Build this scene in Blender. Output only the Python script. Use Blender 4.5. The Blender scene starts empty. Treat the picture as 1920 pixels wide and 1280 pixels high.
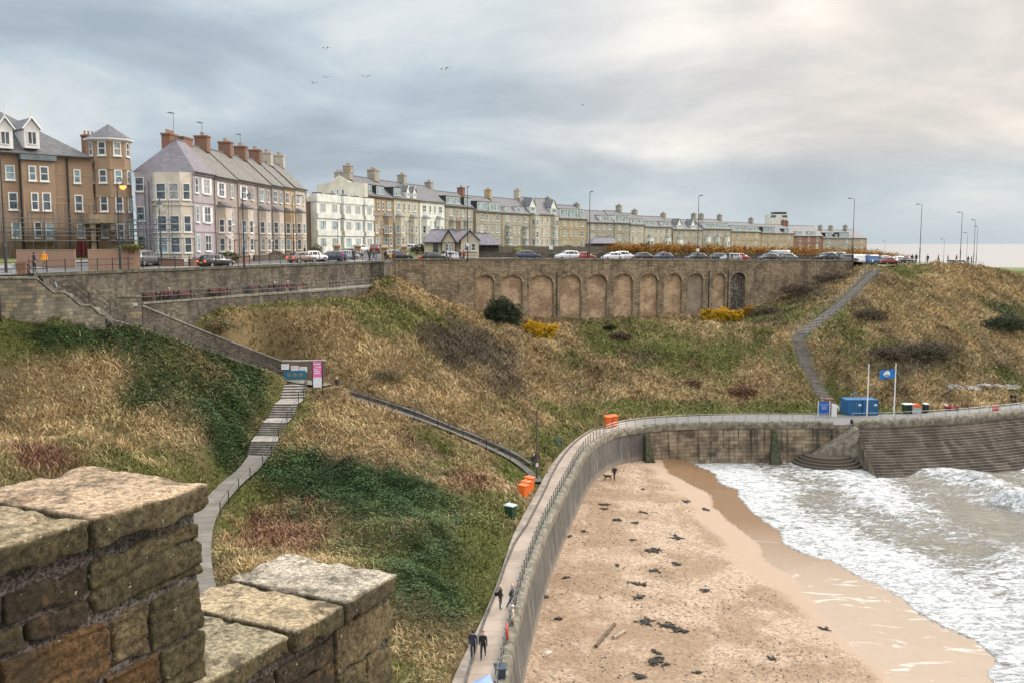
import bpy, bmesh, math, random
import numpy as np
from mathutils import Vector, Matrix, noise as mnoise
R = random.Random(7)
rs = np.random.RandomState(11)
sc = bpy.context.scene
C = sc.collection

# ------------------------------------------------------------------ camera
F = 1780.0
TH = math.atan(183.0 / F)
CT, ST = math.cos(TH), math.sin(TH)
CAMZ = 29.0
cam_d = bpy.data.cameras.new('camera')
cam = bpy.data.objects.new('camera', cam_d)
C.objects.link(cam)
cam.location = (0, 0, CAMZ)
cam.rotation_euler = (math.radians(90) - TH, 0, 0)
cam_d.sensor_width = 36.0
cam_d.lens = 36.0 * F / 1920.0
cam_d.clip_start = 0.1
cam_d.clip_end = 90000
sc.camera = cam

def px(u, v, Y):
    """world point seen at photo pixel (u, v) whose ground distance is Y"""
    t = (v - 640.0) / F
    zc = Y / (CT - t * ST)
    return Vector(((u - 960.0) / F * zc, Y, CAMZ - zc * (ST + t * CT)))

def pz(u, v, z):
    t = (v - 640.0) / F
    zc = (CAMZ - z) / (ST + t * CT)
    return Vector(((u - 960.0) / F * zc, zc * (CT - t * ST), z))

def proj(x, y, z):
    x = np.asarray(x, float); y = np.asarray(y, float); z = np.asarray(z, float)
    zc = y * CT + (CAMZ - z) * ST
    up = (z - CAMZ) * CT + y * ST
    return 960 + F * x / zc, 640 - F * up / zc

# ------------------------------------------------------------------ numpy noise
_perm = rs.permutation(4096)
_val = rs.rand(4096)
def _h(i, j):
    return _val[(_perm[(i & 4095)] + j * 131) & 4095]
def vnoise(x, y):
    xi = np.floor(x).astype(np.int64); yi = np.floor(y).astype(np.int64)
    xf = x - xi; yf = y - yi
    xf = xf * xf * (3 - 2 * xf); yf = yf * yf * (3 - 2 * yf)
    a = _h(xi, yi); b = _h(xi + 1, yi); c = _h(xi, yi + 1); d = _h(xi + 1, yi + 1)
    return (a * (1 - xf) + b * xf) * (1 - yf) + (c * (1 - xf) + d * xf) * yf
def fbm(x, y, s, o=4, seed=0.0):
    x = np.asarray(x, float) / s + seed * 17.3; y = np.asarray(y, float) / s + seed * 9.1
    r = 0; a = 0.5; t = 0
    for k in range(o):
        r = r + a * vnoise(x, y); t += a; a *= 0.5
        x = x * 2.03 + 11.7; y = y * 2.03 + 5.3
    return r / t
def sstep(a, b, x):
    t = np.clip((x - a) / (b - a), 0, 1)
    return t * t * (3 - 2 * t)

def seg_dist(x, y, pts):
    """distance to polyline, signed (+ on its left side), plus interpolated 3rd coordinate"""
    best = np.full(x.shape, 1e9); bc = np.zeros(x.shape); sg = np.ones(x.shape); zz = np.zeros(x.shape)
    for (a, b) in zip(pts[:-1], pts[1:]):
        dx, dy = b[0] - a[0], b[1] - a[1]
        L2 = dx * dx + dy * dy + 1e-9
        t = np.clip(((x - a[0]) * dx + (y - a[1]) * dy) / L2, 0, 1)
        qx = x - a[0] - t * dx; qy = y - a[1] - t * dy
        d = np.sqrt(qx * qx + qy * qy)
        m = d < best - 1e-6
        cr = (dx * (y - a[1]) - dy * (x - a[0])) / math.sqrt(L2)
        ms = m | ((d < best + 1e-6) & (np.abs(cr) > bc))
        best = np.where(m, d, best)
        sg = np.where(ms, np.sign(cr), sg); bc = np.where(ms, np.abs(cr), bc)
        if len(a) > 2:
            zz = np.where(m, a[2] + t * (b[2] - a[2]), zz)
    return best, sg, zz

def tps(P):
    P = np.array(P, float); n = len(P)
    def U(r2): return 0.5 * r2 * np.log(r2 + 1e-6)
    X = P[:, :2] / 50.0
    d2 = ((X[:, None] - X[None]) ** 2).sum(-1)
    K = U(d2) + np.eye(n) * 2e-4
    Q = np.hstack([np.ones((n, 1)), X])
    A = np.vstack([np.hstack([K, Q]), np.hstack([Q.T, np.zeros((3, 3))])])
    w = np.linalg.solve(A, np.concatenate([P[:, 2], np.zeros(3)]))
    def f(x, y):
        x = np.asarray(x, float) / 50.0; y = np.asarray(y, float) / 50.0
        r = w[n] + w[n + 1] * x + w[n + 2] * y
        for i in range(n):
            r = r + w[i] * U((x - X[i, 0]) ** 2 + (y - X[i, 1]) ** 2)
        return r
    return f

# ------------------------------------------------------------------ materials
MATS = {}
def newmat(name):
    m = bpy.data.materials.new(name); m.use_nodes = True
    nt = m.node_tree
    return m, nt, nt.nodes['Principled BSDF']
def N(nt, t, **kw):
    n = nt.nodes.new(t)
    for k, v in kw.items():
        if k in n.inputs: n.inputs[k].default_value = v
        else: setattr(n, k, v)
    return n
def mixc(nt, fac, a, b, mode='MIX'):
    n = nt.nodes.new('ShaderNodeMix'); n.data_type = 'RGBA'; n.blend_type = mode
    for s, v in ((0, fac), (6, a), (7, b)):
        if hasattr(v, 'is_output') or hasattr(v, 'links'): nt.links.new(v, n.inputs[s])
        elif s == 0: n.inputs[0].default_value = v
        else: n.inputs[s].default_value = (*v[:3], 1)
    return n.outputs[2]
def maprange(nt, v, a, b, c=0.0, d=1.0, smooth=True):
    n = nt.nodes.new('ShaderNodeMapRange')
    if smooth: n.interpolation_type = 'SMOOTHSTEP'
    nt.links.new(v, n.inputs[0])
    for i, q in enumerate((a, b, c, d)): n.inputs[i + 1].default_value = q
    return n.outputs[0]
def mathn(nt, op, a, b=None):
    n = nt.nodes.new('ShaderNodeMath'); n.operation = op
    for i, v in enumerate((a, b)):
        if v is None: continue
        if hasattr(v, 'links'): nt.links.new(v, n.inputs[i])
        else: n.inputs[i].default_value = v
    return n.outputs[0]
def noisen(nt, vec, scale, detail=4, rough=0.55, dist=0.0):
    n = N(nt, 'ShaderNodeTexNoise', Scale=scale, Detail=detail, Roughness=rough, Distortion=dist)
    if vec is not None: nt.links.new(vec, n.inputs['Vector'])
    return n.outputs[0]
def coords(nt, kind='Object', scale=None):
    tc = nt.nodes.new('ShaderNodeTexCoord'); o = tc.outputs[kind]
    if scale:
        mp = nt.nodes.new('ShaderNodeMapping'); nt.links.new(o, mp.inputs[0]); mp.inputs[3].default_value = scale
        o = mp.outputs[0]
    return o
def bump(nt, b, h, dist=0.02, strength=1.0):
    n = nt.nodes.new('ShaderNodeBump'); nt.links.new(h, n.inputs['Height'])
    n.inputs['Distance'].default_value = dist; n.inputs['Strength'].default_value = strength
    nt.links.new(n.outputs[0], b.inputs['Normal'])

def paint(name, col, rough=0.6, metal=0.0, var=0.12, vs=1.5, spec=None, emit=None):
    """plain surface with a little tonal variation and grime"""
    if name in MATS: return MATS[name]
    m, nt, b = newmat(name)
    co = coords(nt)
    n1 = noisen(nt, co, vs, 5, 0.65)
    f = maprange(nt, n1, 0.3, 0.7)
    dark = tuple(c * (1 - var * 1.6) for c in col); lite = tuple(min(1, c * (1 + var * 0.6)) for c in col)
    nt.links.new(mixc(nt, f, dark, lite), b.inputs['Base Color'])
    b.inputs['Roughness'].default_value = rough
    b.inputs['Metallic'].default_value = metal
    if spec is not None: b.inputs['Specular IOR Level'].default_value = spec
    if emit:
        b.inputs['Emission Color'].default_value = (*emit[0], 1); b.inputs['Emission Strength'].default_value = emit[1]
    MATS[name] = m
    return m

def stone(name, cols, mortar, bw=0.5, bh=0.25, stain=0.5, stcol=(0.03, 0.028, 0.025), bumpd=0.03, streak=0.0, warp=0.05, msize=0.018, green=0.0):
    """coursed masonry laid out on the uv map (metres)"""
    if name in MATS: return MATS[name]
    m, nt, b = newmat(name)
    uv = coords(nt, 'UV')
    nz = N(nt, 'ShaderNodeTexNoise', Scale=1.3, Detail=3.0)
    nt.links.new(uv, nz.inputs['Vector'])
    vm = nt.nodes.new('ShaderNodeVectorMath'); vm.operation = 'MULTIPLY_ADD'
    nt.links.new(nz.outputs[1], vm.inputs[0]); vm.inputs[1].default_value = (warp, warp, 0); nt.links.new(uv, vm.inputs[2])
    br = N(nt, 'ShaderNodeTexBrick', Scale=1.0)
    br.inputs['Brick Width'].default_value = bw; br.inputs['Row Height'].default_value = bh
    br.inputs['Mortar Size'].default_value = msize; br.inputs['Mortar Smooth'].default_value = 0.3
    br.inputs['Color1'].default_value = (0, 0, 0, 1); br.inputs['Color2'].default_value = (1, 1, 1, 1)
    br.inputs['Mortar'].default_value = (0.5, 0.5, 0.5, 1)
    br.squash = 0.7; br.squash_frequency = 3
    nt.links.new(vm.outputs[0], br.inputs['Vector'])
    cr = nt.nodes.new('ShaderNodeValToRGB')
    nt.links.new(br.outputs[0], cr.inputs[0])
    el = cr.color_ramp.elements
    while len(el) < len(cols): el.new(0.5)
    for i, c in enumerate(cols):
        el[i].position = i / (len(cols) - 1); el[i].color = (*c, 1)
    col = mixc(nt, br.outputs[1], cr.outputs[0], mortar)
    ob = coords(nt, 'UV')
    fine = noisen(nt, ob, 9, 6, 0.7)
    col = mixc(nt, 0.55, col, mixc(nt, fine, (0.45, 0.45, 0.45), (1.35, 1.3, 1.25)), 'MULTIPLY')
    big = maprange(nt, noisen(nt, ob, 0.35, 5, 0.65), 0.42, 0.62)
    col = mixc(nt, mathn(nt, 'MULTIPLY', big, stain), col, stcol)
    if green > 0:
        g = maprange(nt, noisen(nt, coords(nt, 'UV', (1, 2, 1)), 0.8, 5, 0.6), 0.5, 0.66)
        col = mixc(nt, mathn(nt, 'MULTIPLY', g, green), col, (0.07, 0.08, 0.03))
    if streak > 0:
        st = maprange(nt, noisen(nt, coords(nt, 'UV', (1.6, 0.07, 1)), 1.5, 4, 0.6), 0.5, 0.68)
        col = mixc(nt, mathn(nt, 'MULTIPLY', st, streak), col, stcol)
    nt.links.new(col, b.inputs['Base Color'])
    b.inputs['Roughness'].default_value = 0.9
    b.inputs['Specular IOR Level'].default_value = 0.2
    h = mathn(nt, 'SUBTRACT', mathn(nt, 'MULTIPLY', fine, 0.8), br.outputs[1])
    bump(nt, b, h, bumpd)
    MATS[name] = m
    return m

def slate(name, c1, c2, lichen=0.3):
    if name in MATS: return MATS[name]
    m, nt, b = newmat(name)
    uv = coords(nt, 'UV')
    br = N(nt, 'ShaderNodeTexBrick', Scale=1.0)
    br.inputs['Brick Width'].default_value = 0.5; br.inputs['Row Height'].default_value = 0.28
    br.inputs['Mortar Size'].default_value = 0.012
    br.inputs['Color1'].default_value = (*c1, 1); br.inputs['Color2'].default_value = (*c2, 1)
    br.inputs['Mortar'].default_value = (c1[0] * .4, c1[1] * .4, c1[2] * .4, 1)
    nt.links.new(uv, br.inputs['Vector'])
    n1 = noisen(nt, uv, 0.7, 6, 0.7)
    col = mixc(nt, 0.6, br.outputs[0], mixc(nt, n1, (0.5, 0.5, 0.5), (1.5, 1.5, 1.5)), 'MULTIPLY')
    l = maprange(nt, noisen(nt, uv, 1.7, 6, 0.7), 0.52, 0.7)
    col = mixc(nt, mathn(nt, 'MULTIPLY', l, lichen), col, (0.20, 0.18, 0.12))
    nt.links.new(col, b.inputs['Base Color'])
    b.inputs['Roughness'].default_value = 0.6
    bump(nt, b, br.outputs[1], 0.02)
    MATS[name] = m
    return m

def glass(name='glass', col=(0.03, 0.04, 0.05), rough=0.08):
    if name in MATS: return MATS[name]
    m, nt, b = newmat(name)
    n = maprange(nt, noisen(nt, coords(nt), 0.8, 2), 0.35, 0.65)
    nt.links.new(mixc(nt, n, col, tuple(min(1, c * 2.5 + .02) for c in col)), b.inputs['Base Color'])
    b.inputs['Roughness'].default_value = rough
    b.inputs['Specular IOR Level'].default_value = 0.8
    MATS[name] = m
    return m

# ------------------------------------------------------------------ mesh builder
class MB:
    def __init__(s, uv=False):
        s.v = []; s.f = []; s.m = []; s.u = []; s.uv = uv; s.mi = 0; s.T = None
    def vert(s, p):
        p = Vector(p)
        if s.T is not None: p = s.T @ p
        s.v.append(p); return len(s.v) - 1
    def face(s, pts, uvs=None):
        idx = [s.vert(p) for p in pts]
        s.f.append(idx); s.m.append(s.mi); s.u.append(uvs)
    def quadmesh(s, rows, uvs=None, close=False):
        """rows: list of equal-length point rows"""
        base = [[s.vert(p) for p in r] for r in rows]
        for i in range(len(rows) - 1):
            n = len(rows[i])
            for j in range(n if close else n - 1):
                k = (j + 1) % n
                s.f.append([base[i][j], base[i][k], base[i + 1][k], base[i + 1][j]]); s.m.append(s.mi)
                s.u.append([uvs[i][j], uvs[i][k], uvs[i + 1][k], uvs[i + 1][j]] if uvs else None)
        return base
    def box(s, x0, x1, y0, y1, z0, z1, M=None, skip=''):
        P = [Vector((x, y, z)) for z in (z0, z1) for y in (y0, y1) for x in (x0, x1)]
        if M is not None: P = [M @ p for p in P]
        i = [s.vert(p) for p in P]
        W, D, H = x1 - x0, y1 - y0, z1 - z0
        for nm, q, a, b_, u0, v0 in (('b', (0, 2, 3, 1), D, W, 0, 0), ('t', (4, 5, 7, 6), W, D, x0, y0), ('f', (0, 1, 5, 4), W, H, x0, z0),
                            ('k', (3, 2, 6, 7), W, H, x0, z0), ('l', (2, 0, 4, 6), D, H, y0, z0), ('r', (1, 3, 7, 5), D, H, y0, z0)):
            if nm in skip: continue
            s.f.append([i[k] for k in q]); s.m.append(s.mi)
            s.u.append([(u0, v0), (u0 + a, v0), (u0 + a, v0 + b_), (u0, v0 + b_)])
    def tube(s, pts, r, n=6, cap=True):
        pts = [Vector(p) for p in pts]
        rr = r if isinstance(r, (list, tuple)) else [r] * len(pts)
        rows = []
        for i, p in enumerate(pts):
            d = (pts[min(i + 1, len(pts) - 1)] - pts[max(i - 1, 0)])
            if d.length < 1e-9: d = Vector((0, 0, 1))
            d.normalize()
            a = d.cross(Vector((0, 0, 1)))
            if a.length < 0.05: a = d.cross(Vector((1, 0, 0)))
            a.normalize(); b = d.cross(a)
            rows.append([p + (a * math.cos(2 * math.pi * k / n) + b * math.sin(2 * math.pi * k / n)) * rr[i] for k in range(n)])
        base = s.quadmesh(rows, close=True)
        if cap:
            for e in (base[0][::-1], base[-1]):
                s.f.append(list(e)); s.m.append(s.mi); s.u.append(None)
    def lathe(s, prof, n=12, o=(0, 0, 0)):
        s.quadmesh([[(o[0] + r * math.cos(2 * math.pi * k / n), o[1] + r * math.sin(2 * math.pi * k / n), o[2] + z) for k in range(n)] for r, z in prof], close=True)
    def prism(s, poly, y0, y1, M=None):
        """poly in x,z extruded along y"""
        a = [Vector((p[0], y0, p[1])) for p in poly]; b = [Vector((p[0], y1, p[1])) for p in poly]
        if M is not None: a = [M @ p for p in a]; b = [M @ p for p in b]
        s.face(a[::1], [(p[0], p[1]) for p in poly]); s.face(b[::-1], [(p[0], p[1]) for p in poly][::-1])
        n = len(poly); L = 0
        for k in range(n):
            j = (k + 1) % n
            e = math.hypot(poly[j][0] - poly[k][0], poly[j][1] - poly[k][1])
            s.face([a[j], a[k], b[k], b[j]], [(L + e, y0), (L, y0), (L, y1), (L + e, y1)]); L += e
    def build(s, name, mat, parent=None, smooth=False, fixn=False):
        me = bpy.data.meshes.new(name)
        me.from_pydata([tuple(p) for p in s.v], [], s.f)
        for m in (mat if isinstance(mat, (list, tuple)) else [mat]): me.materials.append(m)
        if any(s.m): me.polygons.foreach_set('material_index', s.m)
        if any(u is not None for u in s.u):
            ul = me.uv_layers.new(name='UVMap')
            flat = []
            for f, u in zip(s.f, s.u):
                if u is None: u = [(0, 0)] * len(f)
                for q in u: flat += [q[0], q[1]]
            ul.data.foreach_set('uv', flat)
        if fixn:
            bm = bmesh.new(); bm.from_mesh(me); bmesh.ops.recalc_face_normals(bm, faces=bm.faces); bm.to_mesh(me); bm.free()
        if smooth: me.polygons.foreach_set('use_smooth', [True] * len(me.polygons))
        me.update()
        o = bpy.data.objects.new(name, me); C.objects.link(o)
        if parent: o.parent = parent
        return o

def tag(o, label=None, cat=None, group=None, kind=None):
    if label: o['label'] = label
    if cat: o['category'] = cat
    if group: o['group'] = group
    if kind: o['kind'] = kind
    return o
def thing(name, label, cat, loc=(0, 0, 0), rz=0.0, group=None):
    o = bpy.data.objects.new(name, None); C.objects.link(o)
    o.location = loc; o.rotation_euler = (0, 0, rz)
    return tag(o, label, cat, group)
def kids(o): return [c for c in KID.get(o.name, [])]
def copy_tree(o, parent=None):
    c = o.copy(); C.objects.link(c)
    if parent: c.parent = parent
    for ch in list(o.children): copy_tree(ch, c)
    return c
def npmesh(name, V, Fq, mat, attrs=None, smooth=True):
    """fast mesh from numpy arrays; Fq is (n,3) or (n,4)"""
    me = bpy.data.meshes.new(name)
    k = Fq.shape[1]
    me.vertices.add(len(V)); me.vertices.foreach_set('co', np.asarray(V, np.float32).ravel())
    me.loops.add(Fq.size); me.loops.foreach_set('vertex_index', Fq.astype(np.int32).ravel())
    me.polygons.add(len(Fq))
    me.polygons.foreach_set('loop_start', np.arange(0, Fq.size, k, dtype=np.int32))
    me.polygons.foreach_set('use_smooth', np.full(len(Fq), smooth))
    for nm, a in (attrs or {}).items():
        if a.ndim == 2:
            at = me.color_attributes.new(nm, 'FLOAT_COLOR', 'POINT')
            c4 = np.ones((len(V), 4), np.float32); c4[:, :3] = a
            at.data.foreach_set('color', c4.ravel())
        else:
            at = me.attributes.new(nm, 'FLOAT', 'POINT'); at.data.foreach_set('value', a.astype(np.float32))
    me.update(calc_edges=True)
    me.materials.append(mat)
    o = bpy.data.objects.new(name, me); C.objects.link(o)
    return o
def gridfaces(nx, ny):
    i = np.arange(nx * ny).reshape(ny, nx)
    return np.stack([i[:-1, :-1], i[:-1, 1:], i[1:, 1:], i[1:, :-1]], -1).reshape(-1, 4)
# ------------------------------------------------------------------ world and sun
w = bpy.data.worlds.new('World'); sc.world = w; w.use_nodes = True
nt = w.node_tree; bg = nt.nodes['Background']
SUN_EL, SUN_AZ = math.radians(32), math.radians(62)      # azimuth clockwise from +Y
sky = nt.nodes.new('ShaderNodeTexSky'); sky.sky_type = 'NISHITA'; sky.sun_disc = False
sky.sun_elevation = SUN_EL; sky.sun_rotation = SUN_AZ; sky.air_density = 1.5; sky.dust_density = 3.0
tc = nt.nodes.new('ShaderNodeTexCoord'); sep = nt.nodes.new('ShaderNodeSeparateXYZ')
nt.links.new(tc.outputs['Generated'], sep.inputs[0])
zc = mathn(nt, 'MAXIMUM', sep.outputs[2], 0.0)
zz = mathn(nt, 'ADD', zc, 0.27)
def cvec(kx, ky, ox):
    cb = nt.nodes.new('ShaderNodeCombineXYZ')
    a = mathn(nt, 'ADD', mathn(nt, 'MULTIPLY', mathn(nt, 'DIVIDE', sep.outputs[0], zz), kx), ox)
    b = mathn(nt, 'MULTIPLY', mathn(nt, 'DIVIDE', sep.outputs[1], zz), ky)
    nt.links.new(a, cb.inputs[0]); nt.links.new(b, cb.inputs[1]); return cb.outputs[0]
n1 = noisen(nt, cvec(1.05, 1.25, 3.1), 1.0, 7, 0.56, 0.5)
n2 = noisen(nt, cvec(1.0, 1.2, 7.7), 1.8, 6, 0.55, 0.4)
n3 = noisen(nt, cvec(0.22, 0.35, 1.3), 1.0, 3, 0.5, 0.2)
nn = mathn(nt, 'ADD', mathn(nt, 'MULTIPLY', n1, 0.65), mathn(nt, 'MULTIPLY', n2, 0.35))
cr = nt.nodes.new('ShaderNodeValToRGB'); nt.links.new(nn, cr.inputs[0])
el = cr.color_ramp.elements
while len(el) < 5: el.new(0.5)
for e, (p, c) in zip(el, ((0.37, (0.32, 0.385, 0.455)), (0.44, (0.38, 0.45, 0.52)), (0.50, (0.45, 0.52, 0.585)), (0.55, (0.55, 0.60, 0.64)), (0.63, (0.70, 0.715, 0.72)))):
    e.position = p; e.color = (*c, 1)
# warm, brighter cloud towards the sea side
az = nt.nodes.new('ShaderNodeMath'); az.operation = 'ARCTAN2'
nt.links.new(sep.outputs[0], az.inputs[0]); nt.links.new(sep.outputs[1], az.inputs[1])
wf = maprange(nt, az.outputs[0], -0.12, 0.34)
wz = maprange(nt, zc, 0.045, 0.11)
wn = maprange(nt, n3, 0.2, 0.45)
wf = mathn(nt, 'MULTIPLY', mathn(nt, 'MULTIPLY', wf, wz), mathn(nt, 'MULTIPLY', wn, 0.95))
cr2 = nt.nodes.new('ShaderNodeValToRGB'); nt.links.new(nn, cr2.inputs[0])
el = cr2.color_ramp.elements
while len(el) < 4: el.new(0.5)
for e, (p, c) in zip(el, ((0.36, (0.50, 0.49, 0.49)), (0.46, (0.61, 0.575, 0.55)), (0.53, (0.75, 0.69, 0.64)), (0.61, (0.90, 0.83, 0.76)))):
    e.position = p; e.color = (*c, 1)
cc = mixc(nt, wf, cr.outputs[0], cr2.outputs[0])
# calm pale band above the horizon
hz = maprange(nt, zc, 0.0, 0.10, 1.0, 0.0)
cc = mixc(nt, mathn(nt, 'MULTIPLY', hz, 0.8), cc, (0.47, 0.535, 0.585))
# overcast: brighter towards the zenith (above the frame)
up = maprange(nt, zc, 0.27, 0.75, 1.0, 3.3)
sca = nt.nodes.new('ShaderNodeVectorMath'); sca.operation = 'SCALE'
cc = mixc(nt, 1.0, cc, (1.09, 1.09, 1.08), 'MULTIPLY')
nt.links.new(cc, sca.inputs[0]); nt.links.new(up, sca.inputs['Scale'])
nsk = nt.nodes.new('ShaderNodeVectorMath'); nsk.operation = 'SCALE'; nsk.inputs['Scale'].default_value = 0.1
nt.links.new(sky.outputs[0], nsk.inputs[0])
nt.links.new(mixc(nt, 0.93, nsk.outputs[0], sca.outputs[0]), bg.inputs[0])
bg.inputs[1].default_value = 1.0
sl = bpy.data.lights.new('sun', 'SUN'); so = bpy.data.objects.new('sun', sl); C.objects.link(so)
sl.energy = 2.5; sl.angle = math.radians(22); sl.color = (1, 0.94, 0.85)
dv = Vector((math.sin(SUN_AZ) * math.cos(SUN_EL), math.cos(SUN_AZ) * math.cos(SUN_EL), math.sin(SUN_EL)))
so.rotation_euler = dv.to_track_quat('Z', 'Y').to_euler(); so.location = (60, 60, 120)
sc.view_settings.view_transform = 'Standard'; sc.view_settings.look = 'None'
sc.view_settings.exposure = 0.2; sc.view_settings.gamma = 1.0
sc.render.engine = 'CYCLES'
sc.cycles.max_bounces = 4; sc.cycles.diffuse_bounces = 2; sc.cycles.glossy_bounces = 2
sc.cycles.transparent_max_bounces = 4; sc.cycles.caustics_reflective = False; sc.cycles.caustics_refractive = False

# ------------------------------------------------------------------ lines of the place
def smooth_line(P, n):
    """Catmull-Rom through points (tuples of equal length), n samples"""
    P = np.array([tuple(p) for p in P], float)
    Q = np.vstack([2 * P[0] - P[1], P, 2 * P[-1] - P[-2]])
    out = []
    for i in range(1, len(Q) - 2):
        for t in np.linspace(0, 1, 12, endpoint=False):
            a, b, c, d = Q[i - 1], Q[i], Q[i + 1], Q[i + 2]
            out.append(0.5 * (2 * b + (c - a) * t + (2 * a - 5 * b + 4 * c - d) * t * t + (3 * b - a - 3 * c + d) * t ** 3))
    out.append(P[-1]); out = np.array(out)
    s = np.concatenate([[0], np.cumsum(np.hypot(*np.diff(out[:, :2], axis=0).T))])
    q = np.linspace(0, s[-1], n)
    return np.stack([np.interp(q, s, out[:, k]) for k in range(out.shape[1])], 1)
ZR = 26.2
def roadz(x): return ZR - 0.012 * max(0.0, x)
ZP = 5.0
# promenade edges (z = 5)
PI_ = [pz(u, v, ZP) for u, v in ((820, 1400), (845, 1290), (866, 1240), (905, 1160), (930, 1100), (947, 1050), (962, 1005), (985, 960), (1010, 915), (1034, 872), (1070, 832), (1110, 806), (1160, 792), (1220, 784), (1300, 779.5), (1400, 777), (1500, 777), (1650, 776), (1720, 774), (1800, 768), (1860, 763), (1940, 754), (2080, 738))]
PO_ = [pz(u, v, ZP) for u, v in ((930, 1400), (948, 1285), (962, 1210), (978, 1140), (998, 1070), (1022, 1003), (1046, 950), (1070, 903), (1092, 862), (1114, 835), (1150, 815), (1200, 805), (1260, 800), (1320, 797.5), (1400, 796.5), (1500, 796), (1570, 796), (1620, 796), (1700, 793), (1800, 787), (1870, 780), (1940, 773), (2080, 757))]
PI = smooth_line(PI_, 240); PO = smooth_line(PO_, 240)
# upper wall line
UW = [pz(u, v, ZR) for u, v in ((62, 519), (150, 515), (265, 510), (380, 506), (500, 501), (620, 496.5), (690, 494), (722, 492.6))]
AW0 = Vector((px(725, 491, 151).x, 151, ZR)); AW1 = Vector((px(1602, 491, 186).x, 186, 0)); AW1.z = roadz(AW1.x)
CREST = [px(1650, 500, 180), px(1700, 497, 186), px(1760, 496.5, 192), px(1810, 497, 200), px(1845, 501, 208)]
Fl = [(-130, 76), (-70, 80)] + [(p.x, p.y) for p in UW] + [(AW0.x, AW0.y), (AW1.x, AW1.y)] + [(p.x, p.y) for p in CREST]
Flx = Fl + [(118, 300)]

# stairs and paths: (u, v, z)
ST1 = [pz(*q) for q in ((555, 717.5, 14.1), (547, 749, 13.1), (536, 757, 13.1), (524, 784, 12.05), (515, 792, 12.05), (502, 817, 11.0), (495, 827, 11.0), (485, 854, 9.9))]
PATH1 = [pz(*q) for q in ((485, 854, 9.9), (465, 880, 9.3), (435, 905, 8.8), (407, 935, 8.3), (385, 965, 7.9), (372, 1010, 7.5), (372, 1080, 7.2), (400, 1180, 7.0))]
ST2 = [pz(*q) for q in ((190, 592, 22.3), (270, 617, 20.8), (350, 645, 19.0), (430, 672, 17.1), (520, 703, 14.7), (540, 712, 14.1))]
PATH2 = [pz(*q) for q in ((606, 722, 13.7), (640, 737, 12.7), (720, 762, 11.3), (800, 790, 10.0), (880, 822, 8.2), (960, 860, 6.4), (1003, 893, 5.05), (1010, 903, 5.0))]
LAND = [pz(520, 706, 14.1), pz(612, 722, 13.9)]
ST3 = [px(*q) for q in ((1640, 507, 178), (1600, 546, 168), (1560, 583, 161), (1505, 622, 154), (1497, 640, 152), (1512, 684, 148.5), (1532, 722, 146), (1550, 749, 143.5))]
ST3[-1].z = 5.3
PATHS = [(ST1, 1.25), (PATH1, 0.95), (ST2, 1.2), (PATH2, 0.5), (LAND, 1.5), (ST3, 1.15)]

# ------------------------------------------------------------------ terrain
CP = []
for u, v, Y in ((0, 610, 78), (100, 606, 81), (200, 628, 85.5), (300, 652, 89), (400, 686, 93), (200, 750, 80), (0, 750, 75), (0, 870, 62), (120, 830, 68), (250, 860, 70),
                (340, 800, 80), (430, 790, 87), (470, 745, 94), (500, 715, 99), (0, 1000, 48), (200, 1000, 55),
                (725, 527, 133), (690, 552, 128), (600, 566, 117), (500, 573, 109), (400, 578, 102), (300, 585, 95.2), (650, 590, 115), (450, 600, 104), (350, 610, 98.2), (540, 640, 108.5), (600, 620, 111), (725, 700, 108), (620, 690, 105.5), (700, 755, 101.5),
                (780, 600, 124), (850, 640, 124), (900, 680, 122), (960, 730, 121), (1010, 785, 117), (850, 700, 114), (900, 770, 108), (950, 810, 104), (1000, 850, 99),
                (900, 640, 137), (1000, 640, 145), (1100, 640, 151), (1000, 700, 135), (1100, 720, 137), (1060, 780, 124),
                (820, 560, 146), (900, 592, 151), (1000, 603, 155), (1140, 612, 160), (1240, 605, 165), (1320, 597, 168.5), (1400, 592, 172), (1480, 556, 177), (1560, 525, 183),
                (1300, 700, 147), (1200, 700, 143), (1400, 680, 152), (1450, 720, 146), (1250, 755, 134.5), (1400, 750, 138),
                (1560, 660, 151), (1620, 700, 147), (1600, 600, 160), (1700, 525, 177), (1750, 600, 163), (1750, 680, 152), (1700, 735, 144), (1850, 560, 180), (1850, 640, 163), (1850, 720, 149), (1920, 590, 182), (1920, 545, 200), (1885, 513, 215),
                (1980, 650, 170), (1980, 730, 152), (2050, 600, 190),
                (650, 850, 87), (600, 950, 75), (700, 950, 76), (800, 900, 84), (560, 850, 88), (850, 1000, 71), (600, 1050, 64), (800, 1100, 60.5), (720, 1200, 52), (820, 1200, 54), (600, 1150, 55)):
    CP.append(tuple(px(u, v, Y)))
for p in ST1 + PATH1[:6] + ST2 + PATH2 + LAND + ST3 + CREST: CP.append((p.x, p.y, p.z))
for p in PI_[1:]: CP.append((p.x, p.y, ZP))
for t in (0, .25, .5, .75, 1):                                        # ground continues level behind the arched wall
    p = AW0.lerp(AW1, t); CP.append((p.x - 6, p.y + 16, (20, 15.5, 15.5, 16.5, 21)[int(t * 4)]))
for p in CREST: CP.append((p.x + 4, p.y + 22, p.z - 5))
CP += [(-60, 95, 20), (-45, 110, 20), (-90, 70, 20), (-70, 50, 17), (-60, 25, 13), (-25, 25, 8), (-10, 20, 6), (-100, 110, 20)]
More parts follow.
